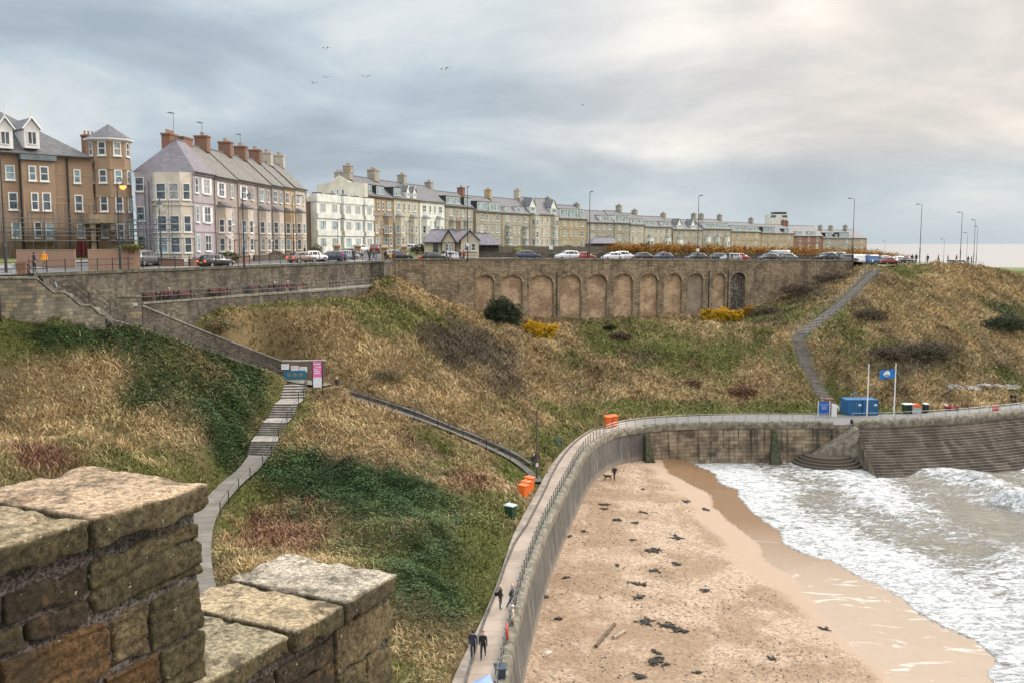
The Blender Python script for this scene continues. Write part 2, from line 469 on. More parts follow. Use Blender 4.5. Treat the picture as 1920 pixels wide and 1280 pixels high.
# thin near-duplicate control points
cp2 = []
for p in CP:
    if all((p[0] - q[0]) ** 2 + (p[1] - q[1]) ** 2 > 2.2 for q in cp2): cp2.append(p)
Hs = tps(cp2)
XL, XH, YL, YH, ST_ = -112, 178, 18, 236, 0.5
gx = np.arange(XL, XH, ST_); gy = np.arange(YL, YH, ST_)
GX, GY = np.meshgrid(gx, gy)
H0 = Hs(GX, GY)
PATCH = [  # u, v, ru, rv, kind, strength   kinds: 0 straw 1 green 2 bramble 3 brown 4 dark scrub, also ridge shade painted in
    (280, 640, 190, 42, 2, 1.3), (350, 715, 150, 55, 2, 1.3), (430, 790, 75, 70, 2, 1.2), (100, 620, 100, 22, 2, 1), (650, 900, 170, 60, 2, .9), (720, 1010, 190, 90, 2, 1.2), (570, 880, 90, 50, 2, .7), (800, 1120, 90, 120, 2, .8), (420, 940, 60, 60, 1, 1), (250, 760, 90, 50, 2, .7),
    (540, 1005, 110, 42, 3, 1.5), (130, 855, 150, 45, 3, 1), (870, 650, 100, 40, 4, 1.1), (940, 720, 60, 45, 4, .9), (640, 840, 80, 30, 4, .8), (880, 890, 60, 40, 3, .6),
    (180, 690, 90, 45, 0, 1.3), (90, 760, 140, 60, 0, 1.2), (690, 770, 110, 45, 0, 1.5), (790, 555, 80, 32, 0, 1.3), (500, 620, 160, 34, 0, 1), (730, 700, 90, 40, 0, .7), (850, 745, 110, 50, 0, 1.1), (960, 790, 60, 25, 0, .8), (800, 622, 45, 22, 4, 1.2), (880, 672, 60, 28, 4, 1.2), (950, 728, 50, 28, 4, 1.1), (1000, 775, 40, 25, 4, 1.0), (1000, 690, 60, 60, 0, .8), (600, 690, 60, 30, 0, .8),  # dark patches along the ridge put its slope shade into the colour
    (1560, 530, 110, 36, 4, 1.2), (1720, 670, 110, 60, 4, 1.2), (1450, 600, 70, 22, 4, 1), (1390, 737, 26, 26, 3, 1.8), (1297, 690, 26, 26, 3, 1.2), (1620, 575, 60, 22, 4, .9), (1100, 690, 50, 40, 3, .6), (1170, 610, 50, 14, 4, .6), (1580, 690, 60, 50, 3, .6),
    (720, 600, 90, 42, 1, 1), (480, 570, 200, 12, 1, .8), (1200, 765, 260, 14, 1, 1.2), (1040, 830, 60, 30, 1, 1.3), (930, 1060, 45, 80, 1, 1), (1580, 590, 90, 14, 1, .8), (900, 1000, 30, 80, 1, .5), (550, 770, 30, 60, 1, 1), (1700, 510, 60, 12, 1, 1.2), (1560, 770, 200, 12, 1, 1.2),
    (1890, 590, 45, 40, 2, .9), (1780, 530, 110, 30, 0, 1.2), (1700, 600, 130, 26, 0, .8), (1620, 730, 40, 40, 0, .8), (1850, 660, 80, 40, 0, .6), (60, 1000, 300, 60, 0, .5), (1380, 670, 120, 50, 1, .5), (1180, 680, 120, 50, 1, .3)]
KCOL = np.array([(0.385, 0.29, 0.16), (0.155, 0.165, 0.055), (0.036, 0.064, 0.024), (0.21, 0.12, 0.078), (0.13, 0.105, 0.072)])
def cover(x, y, z):
    """mix of the five kinds of growth at a place (weights) and its colour"""
    u, v = proj(x, y, z)
    W = np.zeros((5,) + x.shape)
    nA = fbm(x, y, 9, 4, 1); nB = fbm(x, y, 6, 4, 2); nC = fbm(x, y, 14, 4, 3)
    W[0] = 0.55 + 1.6 * (nA - 0.42); W[1] = 0.50 + 1.7 * (nB - 0.45); W[2] = 0.05 + 0.9 * (nC - 0.5); W[3] = 0.1 + 1.3 * (fbm(x, y, 5, 3, 4) - 0.5); W[4] = 0.12 + 1.5 * (fbm(x, y, 7, 4, 5) - 0.5)
    wu = (fbm(x, y, 4, 4, 6) - 0.5) * 1.1; wv = (fbm(x, y, 4, 4, 7) - 0.5) * 1.1
    for (pu, pv, ru, rv, k, s) in PATCH:
        d = ((u - pu) / ru + wu) ** 2 + ((v - pv) / rv + wv) ** 2
        W[k] += s * np.exp(-d * 1.1)
    W = np.clip(W + 0.55 * (fbm(x, y, 1.7, 3, 50)[None] - 0.5) * np.array([1, -1, .8, -.6, .4]).reshape((5,) + (1,) * x.ndim), 0.0, None) ** 4.6
    W /= W.sum(0) + 1e-9
    col = np.tensordot(np.moveaxis(W, 0, -1), KCOL, 1)
    return W, col
PIl = [(p[0], p[1], p[2]) for p in PI[::3]]
dI, sI, _ = seg_dist(GX, GY, PIl)                    # left side (+) = landward
pathd = np.full(GX.shape, 1e9); pathz = np.zeros(GX.shape)
for pts, hw in PATHS:
    d, s_, z_ = seg_dist(GX, GY, [(p.x, p.y, p.z) for p in pts])
    d = d - hw
    m = d < pathd
    pathd = np.where(m, d, pathd); pathz = np.where(m, z_, pathz)
W5, COLT = cover(GX, GY, H0)
bumpy = (fbm(GX, GY, 3.2, 4, 8) - 0.5) * 1.5 + (fbm(GX, GY, 1.5, 3, 9) - 0.5) * (1.0 + 0.9 * W5[2] + 0.7 * W5[4]) + (fbm(GX, GY, 13, 3, 12) - 0.5) * 1.4
quiet = sstep(0.1, 3.0, pathd) * sstep(0.0, 4.0, dI)
H = H0 + bumpy * quiet + W5[2] * 0.25 * quiet
inside = (sI > 0)
H = np.where(inside, np.maximum(H, ZP + 0.02), H)
pw = 1 - sstep(0.15, 1.8, pathd)
H = H * (1 - pw) + (pathz - 0.10) * pw
H = np.where(pathd < 0.12, np.minimum(H, pathz - 0.22), H)
H = np.where(inside, H, np.where(dI < 0.8, ZP - 0.35, ZP - 8.5))
dF, sF, _ = seg_dist(GX, GY, [(a, b, 0) for a, b in Flx])
sF = np.where(GX > CREST[-1].x + 0.3, -1, sF)
H = np.where((sF > 0) & (dF > 0.3), np.minimum(H, 24.6 - 1.2 * sstep(0, 3, dF)), H)
_dk = [pz(u, v, 23.2) for u, v in ((268, 568), (380, 560), (500, 551), (620, 544), (690, 537))]
dD, sD, _ = seg_dist(GX, GY, [(p.x, p.y, 0) for p in _dk])
H = np.where((sD < 0) & (dD < 7) & (GX < _dk[-1].x + 0.5), np.minimum(H, 21.95 - 0.12 * dD + 0.3 * (fbm(GX, GY, 1.5, 3, 60) - .5)), H)
H = np.where((sD > 0) & ((sF < 0) | (dF < 1.2)) & (dD < 22) & (GX < _dk[-1].x + 1.5) & (GX > _dk[0].x - 1), np.minimum(H, 22.3), H)
dS2, sS2, zS2 = seg_dist(GX, GY, [(p.x, p.y, p.z) for p in ST2])
up2 = (sS2 > 0) & (dS2 < 3.3)
H = np.where(up2, np.minimum(H, zS2 - .15), H)
onterr = (up2 | ((sD > 0) & ((sF < 0) | (dF < 1.2)) & (dD < 22) & (GX < _dk[-1].x + 1.0) & (GX > _dk[0].x - 1))).astype(float)
gy_, gx_ = np.gradient(H, ST_); slopef = np.clip(np.sqrt(1 + gx_ ** 2 + gy_ ** 2), 1, 3.2)
def sample(A, x, y):
    fx = np.clip((np.asarray(x) - XL) / ST_, 0, len(gx) - 1.001); fy = np.clip((np.asarray(y) - YL) / ST_, 0, len(gy) - 1.001)
    i = fx.astype(int); j = fy.astype(int); fx = fx - i; fy = fy - j
    return (A[j, i] * (1 - fx) + A[j, i + 1] * fx) * (1 - fy) + (A[j + 1, i] * (1 - fx) + A[j + 1, i + 1] * fx) * fy
def ground(x, y): return float(sample(H, x, y))

mt, nt, b = newmat('slope_growth')
ca = nt.nodes.new('ShaderNodeVertexColor'); ca.layer_name = 'Col'
co = coords(nt)
f1 = noisen(nt, co, 2.2, 8, 0.75)
col = mixc(nt, 0.8, ca.outputs[0], mixc(nt, f1, (0.2, 0.2, 0.2), (1.5, 1.5, 1.5)), 'MULTIPLY')
nt.links.new(col, b.inputs['Base Color']); b.inputs['Roughness'].default_value = 1.0; b.inputs['Specular IOR Level'].default_value = 0.05
bump(nt, b, noisen(nt, co, 3.5, 8, 0.8), 0.35, 1.0)
MATS['slope'] = mt
terr = npmesh('slope', np.stack([GX.ravel(), GY.ravel(), H.ravel()], 1), gridfaces(len(gx), len(gy)), mt, {'Col': COLT.reshape(-1, 3) * 0.75})
tag(terr, 'steep grassy bank between the upper road and the promenade', None, None, 'structure')

# blades and leaves: dense ground cover on the bank
def make_growth():
    n = 2600000
    x = rs.uniform(-62, 150, n); y = rs.uniform(40, 226, n)
    z = sample(H, x, y)
    u, v = proj(x, y, z)
    dd = sample(dI * sI, x, y); pd = sample(pathd, x, y); fd = sample(dF * sF, x, y)
    keep = (u > -30) & (u < 1950) & (v < 1300) & (dd > 0.15) & (pd > 0.08) & (fd < 0.4)
    dens = np.clip(95.0 / y, 0.5, 1.3)
    keep &= sample(onterr, x, y) < .3
    clump = (0.45 + 1.1 * fbm(x, y, 1.3, 3, 21)) * sample(slopef, x, y) * .62
    keep &= rs.rand(n) < dens * clump * 0.9
    x, y, z = x[keep], y[keep], z[keep]
    Wt, col = cover(x, y, z)
    k = len(x)
    sel = rs.rand(k); cw = np.cumsum(Wt, 0)
    kind = (sel[None] > cw).sum(0).clip(0, 4)
    col = 0.55 * col + 0.45 * KCOL[kind]
    col = col * (0.42 + 1.15 * fbm(x, y, 3.6, 3, 95))[:, None]
    r = rs.rand(k)
    col = col * (0.58 + 0.8 * r)[:, None]
    hue = rs.rand(k, 3) * 0.16 + 0.92
    col = col * hue
    lowedge = (0.6 + 0.4 * sstep(0.0, 1.5, np.minimum(sample(pathd, x, y), sample(dI * sI, x, y))))
    hgt = np.array([0.46, 0.30, 0.36, 0.5, 0.5])[kind] * (0.5 + rs.rand(k)) * lowedge * (0.65 + 0.7 * fbm(x, y, 2.0, 2, 22))
    wid = np.array([0.045, 0.045, 0.10, 0.05, 0.035])[kind] * (0.7 + 0.8 * rs.rand(k)) * np.clip(y / 90, 0.75, 1.6)
    ang = rs.rand(k) * 6.283
    wang = 5.0 * fbm(x, y, 3.5, 3, 23) + 2.2                 # prevailing lean, swirling a little
    lean = np.array([0.95, 0.55, 0.35, 0.5, 0.45])[kind] * (0.4 + rs.rand(k))
    lx = np.cos(wang) * lean * .6 + np.cos(ang) * 0.75; ly = np.sin(wang) * lean * .6 + np.sin(ang) * 0.75
    sa = rs.rand(k) * 3.1416
    sx, sy = np.cos(sa) * wid, np.sin(sa) * wid
    z0 = z - 0.05
    V = np.zeros((k, 5, 3), np.float32)
    lift = np.where(kind == 2, rs.rand(k) * 0.45, 0.0)     # bramble leaves sit up in the mound
    V[:, 0] = np.stack([x - sx, y - sy, z0 + lift], 1); V[:, 1] = np.stack([x + sx, y + sy, z0 + lift], 1)
    V[:, 2] = np.stack([x + sx * .9 + lx * hgt * .4, y + sy * .9 + ly * hgt * .4, z0 + lift + hgt * .6], 1)
    V[:, 3] = np.stack([x - sx * .9 + lx * hgt * .4, y - sy * .9 + ly * hgt * .4, z0 + lift + hgt * .6], 1)
    V[:, 4] = np.stack([x + lx * hgt, y + ly * hgt, z0 + lift + hgt * np.where(lean > 0.8, .75, .95)], 1)
    leaf = kind == 2
    s = (0.08 + 0.10 * rs.rand(k)) * np.clip(y / 90, 0.8, 1.5)
    a2 = rs.rand(k) * 6.283; tz = rs.rand(k) * 0.9
    c2, s2 = np.cos(a2) * s, np.sin(a2) * s
    L = np.stack([np.stack([x - c2, y - s2, z0 + lift + .1], 1), np.stack([x + s2 * .6, y - c2 * .6, z0 + lift + .1 + s * tz * .5], 1), np.stack([x + c2, y + s2, z0 + lift + .1 + s * tz], 1),
                  np.stack([x - s2 * .6, y + c2 * .6, z0 + lift + .1 + s * tz * .5], 1), np.stack([x + c2 * 1.2, y + s2 * 1.2, z0 + lift + .12 + s * tz], 1)], 1)
    V[leaf] = L[leaf]
    base = (np.arange(k) * 5)[:, None]
    tri = np.concatenate([base + np.array([[0, 1, 2]]), base + np.array([[0, 2, 3]]), base + np.array([[3, 2, 4]])], 0)
    cc = np.repeat(col[:, None], 5, 1)
    cc[:, 2:] *= 1.12
    m, nt, b = newmat('grass_blades')
    a = nt.nodes.new('ShaderNodeVertexColor'); a.layer_name = 'Col'
    nt.links.new(a.outputs[0], b.inputs['Base Color']); b.inputs['Roughness'].default_value = 0.85; b.inputs['Specular IOR Level'].default_value = 0.12
    o = npmesh('grass_cover', V.reshape(-1, 3), tri, m, {'Col': cc.reshape(-1, 3)}, False)
    tag(o, 'long straw and green grass with bramble and bracken covering the bank', 'grass', None, 'stuff')
    print('blades', k)
make_growth()

# ------------------------------------------------------------------ upper ground
GP = [(-130, 76, 26.4), (-62, 84, 26.3), (-60, 105, 27.6), (-45, 112, 27.2), (-39, 117, 26.9), (-35, 163, 27.1), (-36, 168, 27.2), (-29, 190, 27.5), (-13, 235, 28.1), (11, 290, 27.6), (55, 335, 24.7), (110, 400, 23.2), (167, 450, 21.6), (200, 520, 19), (-60, 300, 28.5), (0, 420, 27), (-150, 300, 29), (100, 560, 22), (-150, 160, 28), (-13, 180, 27.2), (10, 198, 27.3), (45, 215, 26.3), (70, 240, 25.4), (95, 280, 24.0), (-60, 560, 28)]
for p in UW: GP.append((p.x, p.y, p.z))
for t in (0, .2, .4, .6, .8, 1):
    p = AW0.lerp(AW1, t); GP.append((p.x, p.y, roadz(p.x)))
    GP.append((p.x - 4, p.y + 12, roadz(p.x) + 0.05))
for p in CREST: GP.append((p.x, p.y, p.z)); GP.append((p.x + 2, p.y + 12, p.z))
G = tps([p for i, p in enumerate(GP) if all((p[0] - q[0]) ** 2 + (p[1] - q[1]) ** 2 > 3 for q in GP[:i])])
def gz(x, y): return float(G(np.array([x]), np.array([y]))[0])
FL = smooth_line([(a, b) for a, b in Fl], 260)
# keep the front line exact (no spline overshoot)
def resample(P, n):
    P = np.array(P, float); s = np.concatenate([[0], np.cumsum(np.hypot(*np.diff(P[:, :2], axis=0).T))]); q = np.linspace(0, s[-1], n)
    return np.stack([np.interp(q, s, P[:, k]) for k in range(P.shape[1])], 1)
FL = resample(Fl, 300)
BL = resample([(-320, 150), (-300, 620), (-60, 640), (120, 600), (178, 470), (116, 228)], 300)
nq = 70
qq = np.linspace(0, 1, nq) ** 2.2
GXp = FL[None, :, 0] * (1 - qq[:, None]) + BL[None, :, 0] * qq[:, None]; GYp = FL[None, :, 1] * (1 - qq[:, None]) + BL[None, :, 1] * qq[:, None]
GZp = G(GXp, GYp)
ml, nt, b = newmat('mown_lawn')
n_ = noisen(nt, coords(nt), 0.6, 7, 0.7)
nt.links.new(mixc(nt, maprange(nt, n_, 0.35, 0.65), (0.075, 0.10, 0.025), (0.16, 0.17, 0.055)), b.inputs['Base Color']); b.inputs['Roughness'].default_value = 0.95
tag(npmesh('upper_ground', np.stack([GXp.ravel(), GYp.ravel(), GZp.ravel()], 1), gridfaces(300, nq), ml), 'mown grass around the upper road and houses', None, None, 'structure')

def strip_mesh(name, A, B, zoff, mat, n=8, kind='structure', zf=None, label=None):
    """sheet between two resampled lines, draped on the upper ground"""
    q = np.linspace(0, 1, n)[:, None]
    x = A[None, :, 0] * (1 - q) + B[None, :, 0] * q; y = A[None, :, 1] * (1 - q) + B[None, :, 1] * q
    z = (G(x, y) if zf is None else zf(x, y)) + zoff
    o = npmesh(name, np.stack([x.ravel(), y.ravel(), z.ravel()], 1), gridfaces(len(A), n), mat)
    return tag(o, label, None, None, kind)
def offset_line(P, d):
    """shift a 2-D line to its left by d"""
    P = np.array(P, float)[:, :2]
    T = np.gradient(P, axis=0); T /= np.linalg.norm(T, axis=1)[:, None] + 1e-9
    return np.stack([P[:, 0] - T[:, 1] * d, P[:, 1] + T[:, 0] * d], 1)
asph = None
ma, nt, b = newmat('asphalt')
n_ = noisen(nt, coords(nt), 1.2, 7, 0.7)
nt.links.new(mixc(nt, n_, (0.055, 0.055, 0.06), (0.12, 0.12, 0.125)), b.inputs['Base Color']); b.inputs['Roughness'].default_value = 0.75
mpave = paint('paving', (0.24, 0.225, 0.205), 0.85, var=0.2, vs=0.8)
RL = resample([(-130, 77)] + [(p.x, p.y) for p in UW[:-1]] + [(-21.5, 147), (-19, 152), (AW1.x, AW1.y)] + [(CREST[1].x, CREST[1].y + 3)], 220)
RL = np.array(smooth_line([tuple(p) for p in RL[::8]], 220))
o1 = offset_line(RL, 0.5); o2 = offset_line(RL, 2.6); o3 = offset_line(RL, 11.5); o4 = offset_line(RL, 13.5)
strip_mesh('pavement', o1, o2, 0.13, mpave)
strip_mesh('road', o2, o3, 0.03, ma, label='grey asphalt coast road along the top of the walls')
strip_mesh('far_pavement', o3, o4, 0.12, mpave)
yl = paint('road_paint', (0.55, 0.53, 0.48), 0.7)
for k in range(30):
    i = 20 + k * 6
    cl = offset_line(RL, 7.0); c2 = offset_line(RL, 7.12)
    if k == 0: mbl = MB()
    a0, a1, b0, b1 = cl[i], cl[i + 2], c2[i], c2[i + 2]
    mbl.face([(q[0], q[1], gz(q[0], q[1]) + 0.04) for q in (a0, a1, b1, b0)])
tag(mbl.build('road_marking', yl), None, None, None, 'structure')
# side road between the terraces, climbing away from the coast road
SRa = resample([(px(672, 480, 150).x, 150), (px(668, 478, 178).x, 178), (px(690, 475, 186).x, 186)], 12); SRb = resample([(px(735, 480, 158).x, 158), (px(722, 478, 180).x, 180), (px(745, 475, 196).x, 196)], 12)
strip_mesh('side_road', SRa, SRb, 0.045, ma)

# ------------------------------------------------------------------ promenade, beach, sea
mp, nt, b = newmat('promenade_surface')
co = coords(nt)
n1 = noisen(nt, co, 0.35, 6, 0.65); n2 = noisen(nt, co, 7, 6, 0.7)
c = mixc(nt, maprange(nt, n1, 0.35, 0.65), (0.25, 0.195, 0.15), (0.36, 0.285, 0.225))
c = mixc(nt, 0.6, c, mixc(nt, n2, (0.6, 0.6, 0.6), (1.4, 1.4, 1.4)), 'MULTIPLY')
jt = N(nt, 'ShaderNodeTexWave', Scale=0.16, Distortion=0.3); jt.bands_direction = 'Y'
nt.links.new(coords(nt), jt.inputs[0])
c = mixc(nt, maprange(nt, jt.outputs[1], 0.003, 0.0, 0, .6), c, (0.08, 0.07, 0.06))
nt.links.new(c, b.inputs['Base Color']); b.inputs['Roughness'].default_value = 0.7
bump(nt, b, n2, 0.01)
q = np.linspace(0, 1, 14)[:, None]
KE = np.interp(proj(PI[:118, 0], PI[:118, 1], PI[:118, 2])[1][::-1] if False else proj(PI[:118, 0], PI[:118, 1], PI[:118, 2])[1], [800, 880, 930, 980, 1020, 1060, 1160, 1230, 1300], [.03, .2, .25, .25, .1, .03, .03, .16, .25])[:, None]
PX = PI[None, :, 0] * (1 - q) + PO[None, :, 0] * q; PY = PI[None, :, 1] * (1 - q) + PO[None, :, 1] * q
# the promenade bends away to the right in grey asphalt
vc = np.clip((PX - 12) / 8, 0, 1)
ca = nt.nodes.new('ShaderNodeAttribute'); ca.attribute_name = 'far'
g2 = mixc(nt, n2, (0.10, 0.10, 0.10), (0.19, 0.185, 0.18))
nt.links.new(mixc(nt, ca.outputs['Fac'], c, g2), b.inputs['Base Color'])
PXe = PI[None, :, 0] + (PI[None, :, 0] - PO[None, :, 0]) * 0.12
tag(npmesh('promenade', np.stack([PX.ravel(), PY.ravel(), np.full(PX.size, ZP)], 1), gridfaces(240, 14), mp, {'far': vc.ravel()}), 'concrete promenade curving along the sea wall', None, None, 'structure')

# apron beside the kerb: a slightly raised strip along the foot of the bank
iK = slice(0, 118)
A = PI[iK, :2]; Bk = PI[iK, :2] * (1 - KE) + PO[iK, :2] * KE
kp = MB(uv=True); L = 0
rows = [[(p[0], p[1], ZP + 0.10) for p in A], [(p[0], p[1], ZP + 0.10) for p in Bk], [(p[0], p[1], ZP + 0.0) for p in Bk]]
kp.quadmesh(rows)
tag(kp.build('kerb_apron', paint('apron', (0.27, 0.225, 0.18), 0.8, var=0.3, vs=0.7)), None, None, None, 'structure')
kl = MB()
Ck = offset_line(Bk, -0.14)
kl.quadmesh([[(p[0], p[1], ZP + 0.13) for p in Bk], [(p[0], p[1], ZP + 0.13) for p in Ck], [(p[0], p[1], ZP) for p in Ck]])
tag(kl.build('kerb', paint('kerb_stone', (0.10, 0.09, 0.08), 0.85, var=0.3, vs=2)), None, None, None, 'structure')

def uz(x, y):   # full-photo pixel from the beach close-up
    return x / 2.56 + 1180, y / 2.56 + 780
L1 = [pz(*uz(x, y), 0.5) for x, y in ((60, 170), (100, 215), (170, 300), (300, 400), (350, 500), (450, 580), (510, 690), (600, 760), (750, 850), (850, 940), (940, 1010), (1030, 1090), (1150, 1180), (1230, 1262), (1400, 1500))]
L2 = [pz(*uz(x, y), 0.3) for x, y in ((110, 180), (150, 215), (180, 270), (250, 310), (370, 360), (400, 430), (480, 500), (570, 560), (630, 640), (640, 680), (760, 760), (860, 860), (910, 930), (960, 1010), (1040, 1080), (1165, 1175), (1250, 1262), (1430, 1500))]
L3 = [pz(*uz(x, y), 0.05) for x, y in ((180, 170), (250, 198), (330, 240), (400, 270), (430, 320), (520, 352), (520, 380), (600, 470), (710, 550), (740, 610), (860, 670), (960, 690), (1080, 760), (1250, 840), (1380, 940), (1500, 1010), (1640, 1070), (1750, 1160), (1710, 1220), (1740, 1290), (1800, 1500))]
WB = [(p[0], p[1]) for p in PO[::4]]
bx = np.arange(-6, 70, 0.28); by = np.concatenate([np.arange(36, 100, 0.3), np.arange(100, 140, 0.35)])
BX, BY = np.meshgrid(bx, by)
def ls(L): return [(p.x, p.y, 0) for p in smooth_pts(L)]
def smooth_pts(L): return [Vector(tuple(q)) for q in smooth_line([tuple(p) for p in L], 90)]
def sd(X, Y, L):
    d, s, _ = seg_dist(X, Y, ls(L)); return d * -s          # positive landward? fixed below
wob = (fbm(BX, BY, 3, 4, 31) - 0.5) * 1.6
d1 = sd(BX, BY, L1); d2 = sd(BX, BY, L2); d3 = sd(BX, BY, L3)
# lines run from far to near, so their left is the seaward side
dw, sw, _ = seg_dist(BX, BY, [(a, b_, 0) for a, b_ in WB])
HB = 1.05 * np.clip(d3 / (np.abs(d3) + dw + 0.5), -2, 1) ** 1.0
HB = np.where(d3 > 0, 0.02 + 1.1 * d3 / (d3 + dw + 1.0), 0.05 * d3 * 0.6)
HB = np.maximum(HB, -1.5)
dry = sstep(-0.4, 0.9, d1 + wob)
HB += dry * ((fbm(BX, BY, 0.9, 3, 32) - 0.5) * 0.16 + (fbm(BX, BY, 5, 3, 33) - 0.5) * 0.25)
film = 1 - sstep(-0.15, 0.15, d2 + (fbm(BX, BY, 1.6, 4, 34) - .5) * .9)
mb_, nt, b = newmat('sand')
co = coords(nt)
aD = nt.nodes.new('ShaderNodeAttribute'); aD.attribute_name = 'dry'
aF = nt.nodes.new('ShaderNodeAttribute'); aF.attribute_name = 'film'
aN = nt.nodes.new('ShaderNodeAttribute'); aN.attribute_name = 'near'
n1 = noisen(nt, co, 0.16, 6, 0.65); n2 = noisen(nt, co, 3.5, 8, 0.75); n3 = noisen(nt, co, 1.1, 5, 0.7)
cd = mixc(nt, maprange(nt, n1, 0.42, 0.58), (0.30, 0.205, 0.125), (0.48, 0.355, 0.25))
cd = mixc(nt, maprange(nt, n2, 0.40, 0.58, .75, 0.0), cd, (0.17, 0.11, 0.07))
cd = mixc(nt, maprange(nt, n3, 0.5, 0.7, 0, .35), cd, (0.24, 0.155, 0.09))
cw = mixc(nt, n3, (0.31, 0.22, 0.155), (0.37, 0.27, 0.195))
cf = mixc(nt, n3, (0.17, 0.10, 0.055), (0.24, 0.15, 0.085))
cf = mixc(nt, aN.outputs['Fac'], cf, mixc(nt, n3, (0.29, 0.215, 0.15), (0.36, 0.28, 0.205)))
sw_ = N(nt, 'ShaderNodeTexNoise', Scale=0.35, Detail=6.0, Roughness=0.6, Distortion=1.2)
nt.links.new(coords(nt, 'Object', (0.5, 1.6, 1)), sw_.inputs[0])
lace = maprange(nt, sw_.outputs[0], 0.58, 0.64, 0, .65)
cf = mixc(nt, mathn(nt, 'MULTIPLY', lace, aN.outputs['Fac']), cf, (0.62, 0.57, 0.52))
c = mixc(nt, aD.outputs['Fac'], cw, cd); c = mixc(nt, aF.outputs['Fac'], c, cf)
nt.links.new(c, b.inputs['Base Color'])
nt.links.new(maprange(nt, aF.outputs['Fac'], 0, 1, 0.85, 0.22), b.inputs['Roughness'])
bn = nt.nodes.new('ShaderNodeBump'); nt.links.new(n2, bn.inputs['Height']); bn.inputs['Distance'].default_value = 0.12
nt.links.new(aD.outputs['Fac'], bn.inputs['Strength']); nt.links.new(bn.outputs[0], b.inputs['Normal'])
near_a = sstep(100, 76, BY)
tag(npmesh('beach', np.stack([BX.ravel(), BY.ravel(), HB.ravel()], 1), gridfaces(len(bx), len(by)), mb_, {'dry': dry.ravel(), 'film': film.ravel(), 'near': near_a.ravel()}), 'sandy beach below the sea wall, wet along the waterline', None, None, 'structure')
def beachz(x, y):
    j = min(max(int(np.searchsorted(by, y)), 0), len(by) - 1); i = min(max(int(round((x + 6) / 0.28)), 0), len(bx) - 1)
    return float(HB[j, i])

sx_ = np.concatenate([-np.geomspace(60000, 40, 26), np.arange(-20, 10, 3), np.arange(10, 95, 0.33), np.geomspace(96, 60000, 60)])
sy_ = np.concatenate([[-60000, -2000, -200, 0, 20], np.arange(36, 150, 0.33), np.geomspace(152, 60000, 90)])
SX, SY = np.meshgrid(sx_, sy_)
nearm = ((SX > 8) & (SX < 130) & (SY > 30) & (SY < 220)).astype(float)
d3s = np.full(SX.shape, 200.0)
idx = nearm > 0
d3s[idx] = -sd(SX[idx], SY[idx], L3)
dph = np.clip(d3s, 0, 200)
amp = sstep(0, 25, dph) * nearm * sstep(150, 120, SY)
warp = (fbm(SX, SY, 16, 3, 41) - 0.5) * 9
ph = (dph + warp) * 0.42
Zs = np.zeros(SX.shape)
Zs += amp * (0.30 * (1 - np.abs(np.sin(ph * 0.5))) ** 2 * 2 - 0.15)
Zs += nearm * (0.25 + 0.75 * amp) * ((fbm(SX, SY, 3.2, 4, 42) - 0.5) * 0.55 + (fbm(SX * 0.6, SY * 1.7, 1.1, 3, 43) - 0.5) * 0.22)
def crest(u0, v0, u1, v1, h, wd, foam=1.0):
    a = pz(u0, v0, 0.2); c_ = pz(u1, v1, 0.2)
    d, s, _ = seg_dist(SX, SY, [(a.x, a.y, 0), (c_.x, c_.y, 0)])
    g = np.exp(-(d / wd) ** 2) * (0.6 + 0.8 * fbm(SX, SY, 1.6, 3, 44))
    return g * h, np.exp(-(d / (wd * 1.4)) ** 2) * foam
foamx = np.zeros(SX.shape)
for args in ((1440, 852, 1490, 848, 1.3, 1.3), (1495, 858, 1560, 866, .5, 1.2), (1590, 862, 1640, 866, .4, 1.2, .5), (1800, 850, 1850, 846, 1.3, 2.0), (1850, 848, 1960, 856, .9, 2.5), (1745, 862, 1800, 852, .6, 1.6), (1892, 945, 1960, 955, 1.5, 1.6), (1690, 880, 1860, 905, .55, 2.2, .25), (1780, 865, 1905, 935, .5, 2.0, .0)):
    g, f = crest(*args); Zs += g * nearm; foamx += f * nearm
Zs -= 0.0
Zs = np.where(d3s < 0, -0.6, Zs * sstep(-0.2, 2.5, d3s) + 0.07 * sstep(0.6, 0.0, d3s) + 0.03)
u_, v_ = proj(SX, SY, 0 * SX)
# foam is thick in the shore break, thinner and streaky further out
dens = 0.14 * np.exp(-dph / 16.0) + 0.57 + 0.30 * (fbm(SX, SY, 9, 3, 47) - .5) + 0.12 * np.sin(ph * 1.1)
dens += 0.14 * np.exp(-(((u_ - 1800) / 300) ** 2 + ((v_ - 1130) / 130) ** 2))
dens -= 0.42 * np.exp(-(((u_ - 1850) / 170) ** 2 + ((v_ - 985) / 75) ** 2)) + 0.22 * np.exp(-(((u_ - 1760) / 200) ** 2 + ((v_ - 880) / 30) ** 2))
dens -= 0.18 * np.exp(-(((u_ - 1520) / 50) ** 2 + ((v_ - 960) / 40) ** 2))
dens += foamx * 0.55
dens = dens * nearm * sstep(230, 150, SY) - (1 - nearm) * 0.2
edge = np.exp(-((dph - 0.25) / 0.35) ** 2) * (d3s > -0.3)
dens = np.maximum(dens, edge)
ms, nt, b = newmat('sea_water')
co = coords(nt)
aD = nt.nodes.new('ShaderNodeAttribute'); aD.attribute_name = 'foam'
f1 = noisen(nt, coords(nt, 'Object', (0.5, 1.1, 1)), 0.8, 9, 0.68, 1.1)
f2 = noisen(nt, coords(nt, 'Object', (0.6, 1.7, 1)), 3.2, 8, 0.72, 0.6)
f3 = noisen(nt, coords(nt, 'Object', (0.8, 1.4, 1)), 0.9, 6, 0.65, 0.8)
vr = N(nt, 'ShaderNodeTexVoronoi', Scale=1.1); vr.feature = 'DISTANCE_TO_EDGE'
wv_ = nt.nodes.new('ShaderNodeVectorMath'); wv_.operation = 'MULTIPLY_ADD'
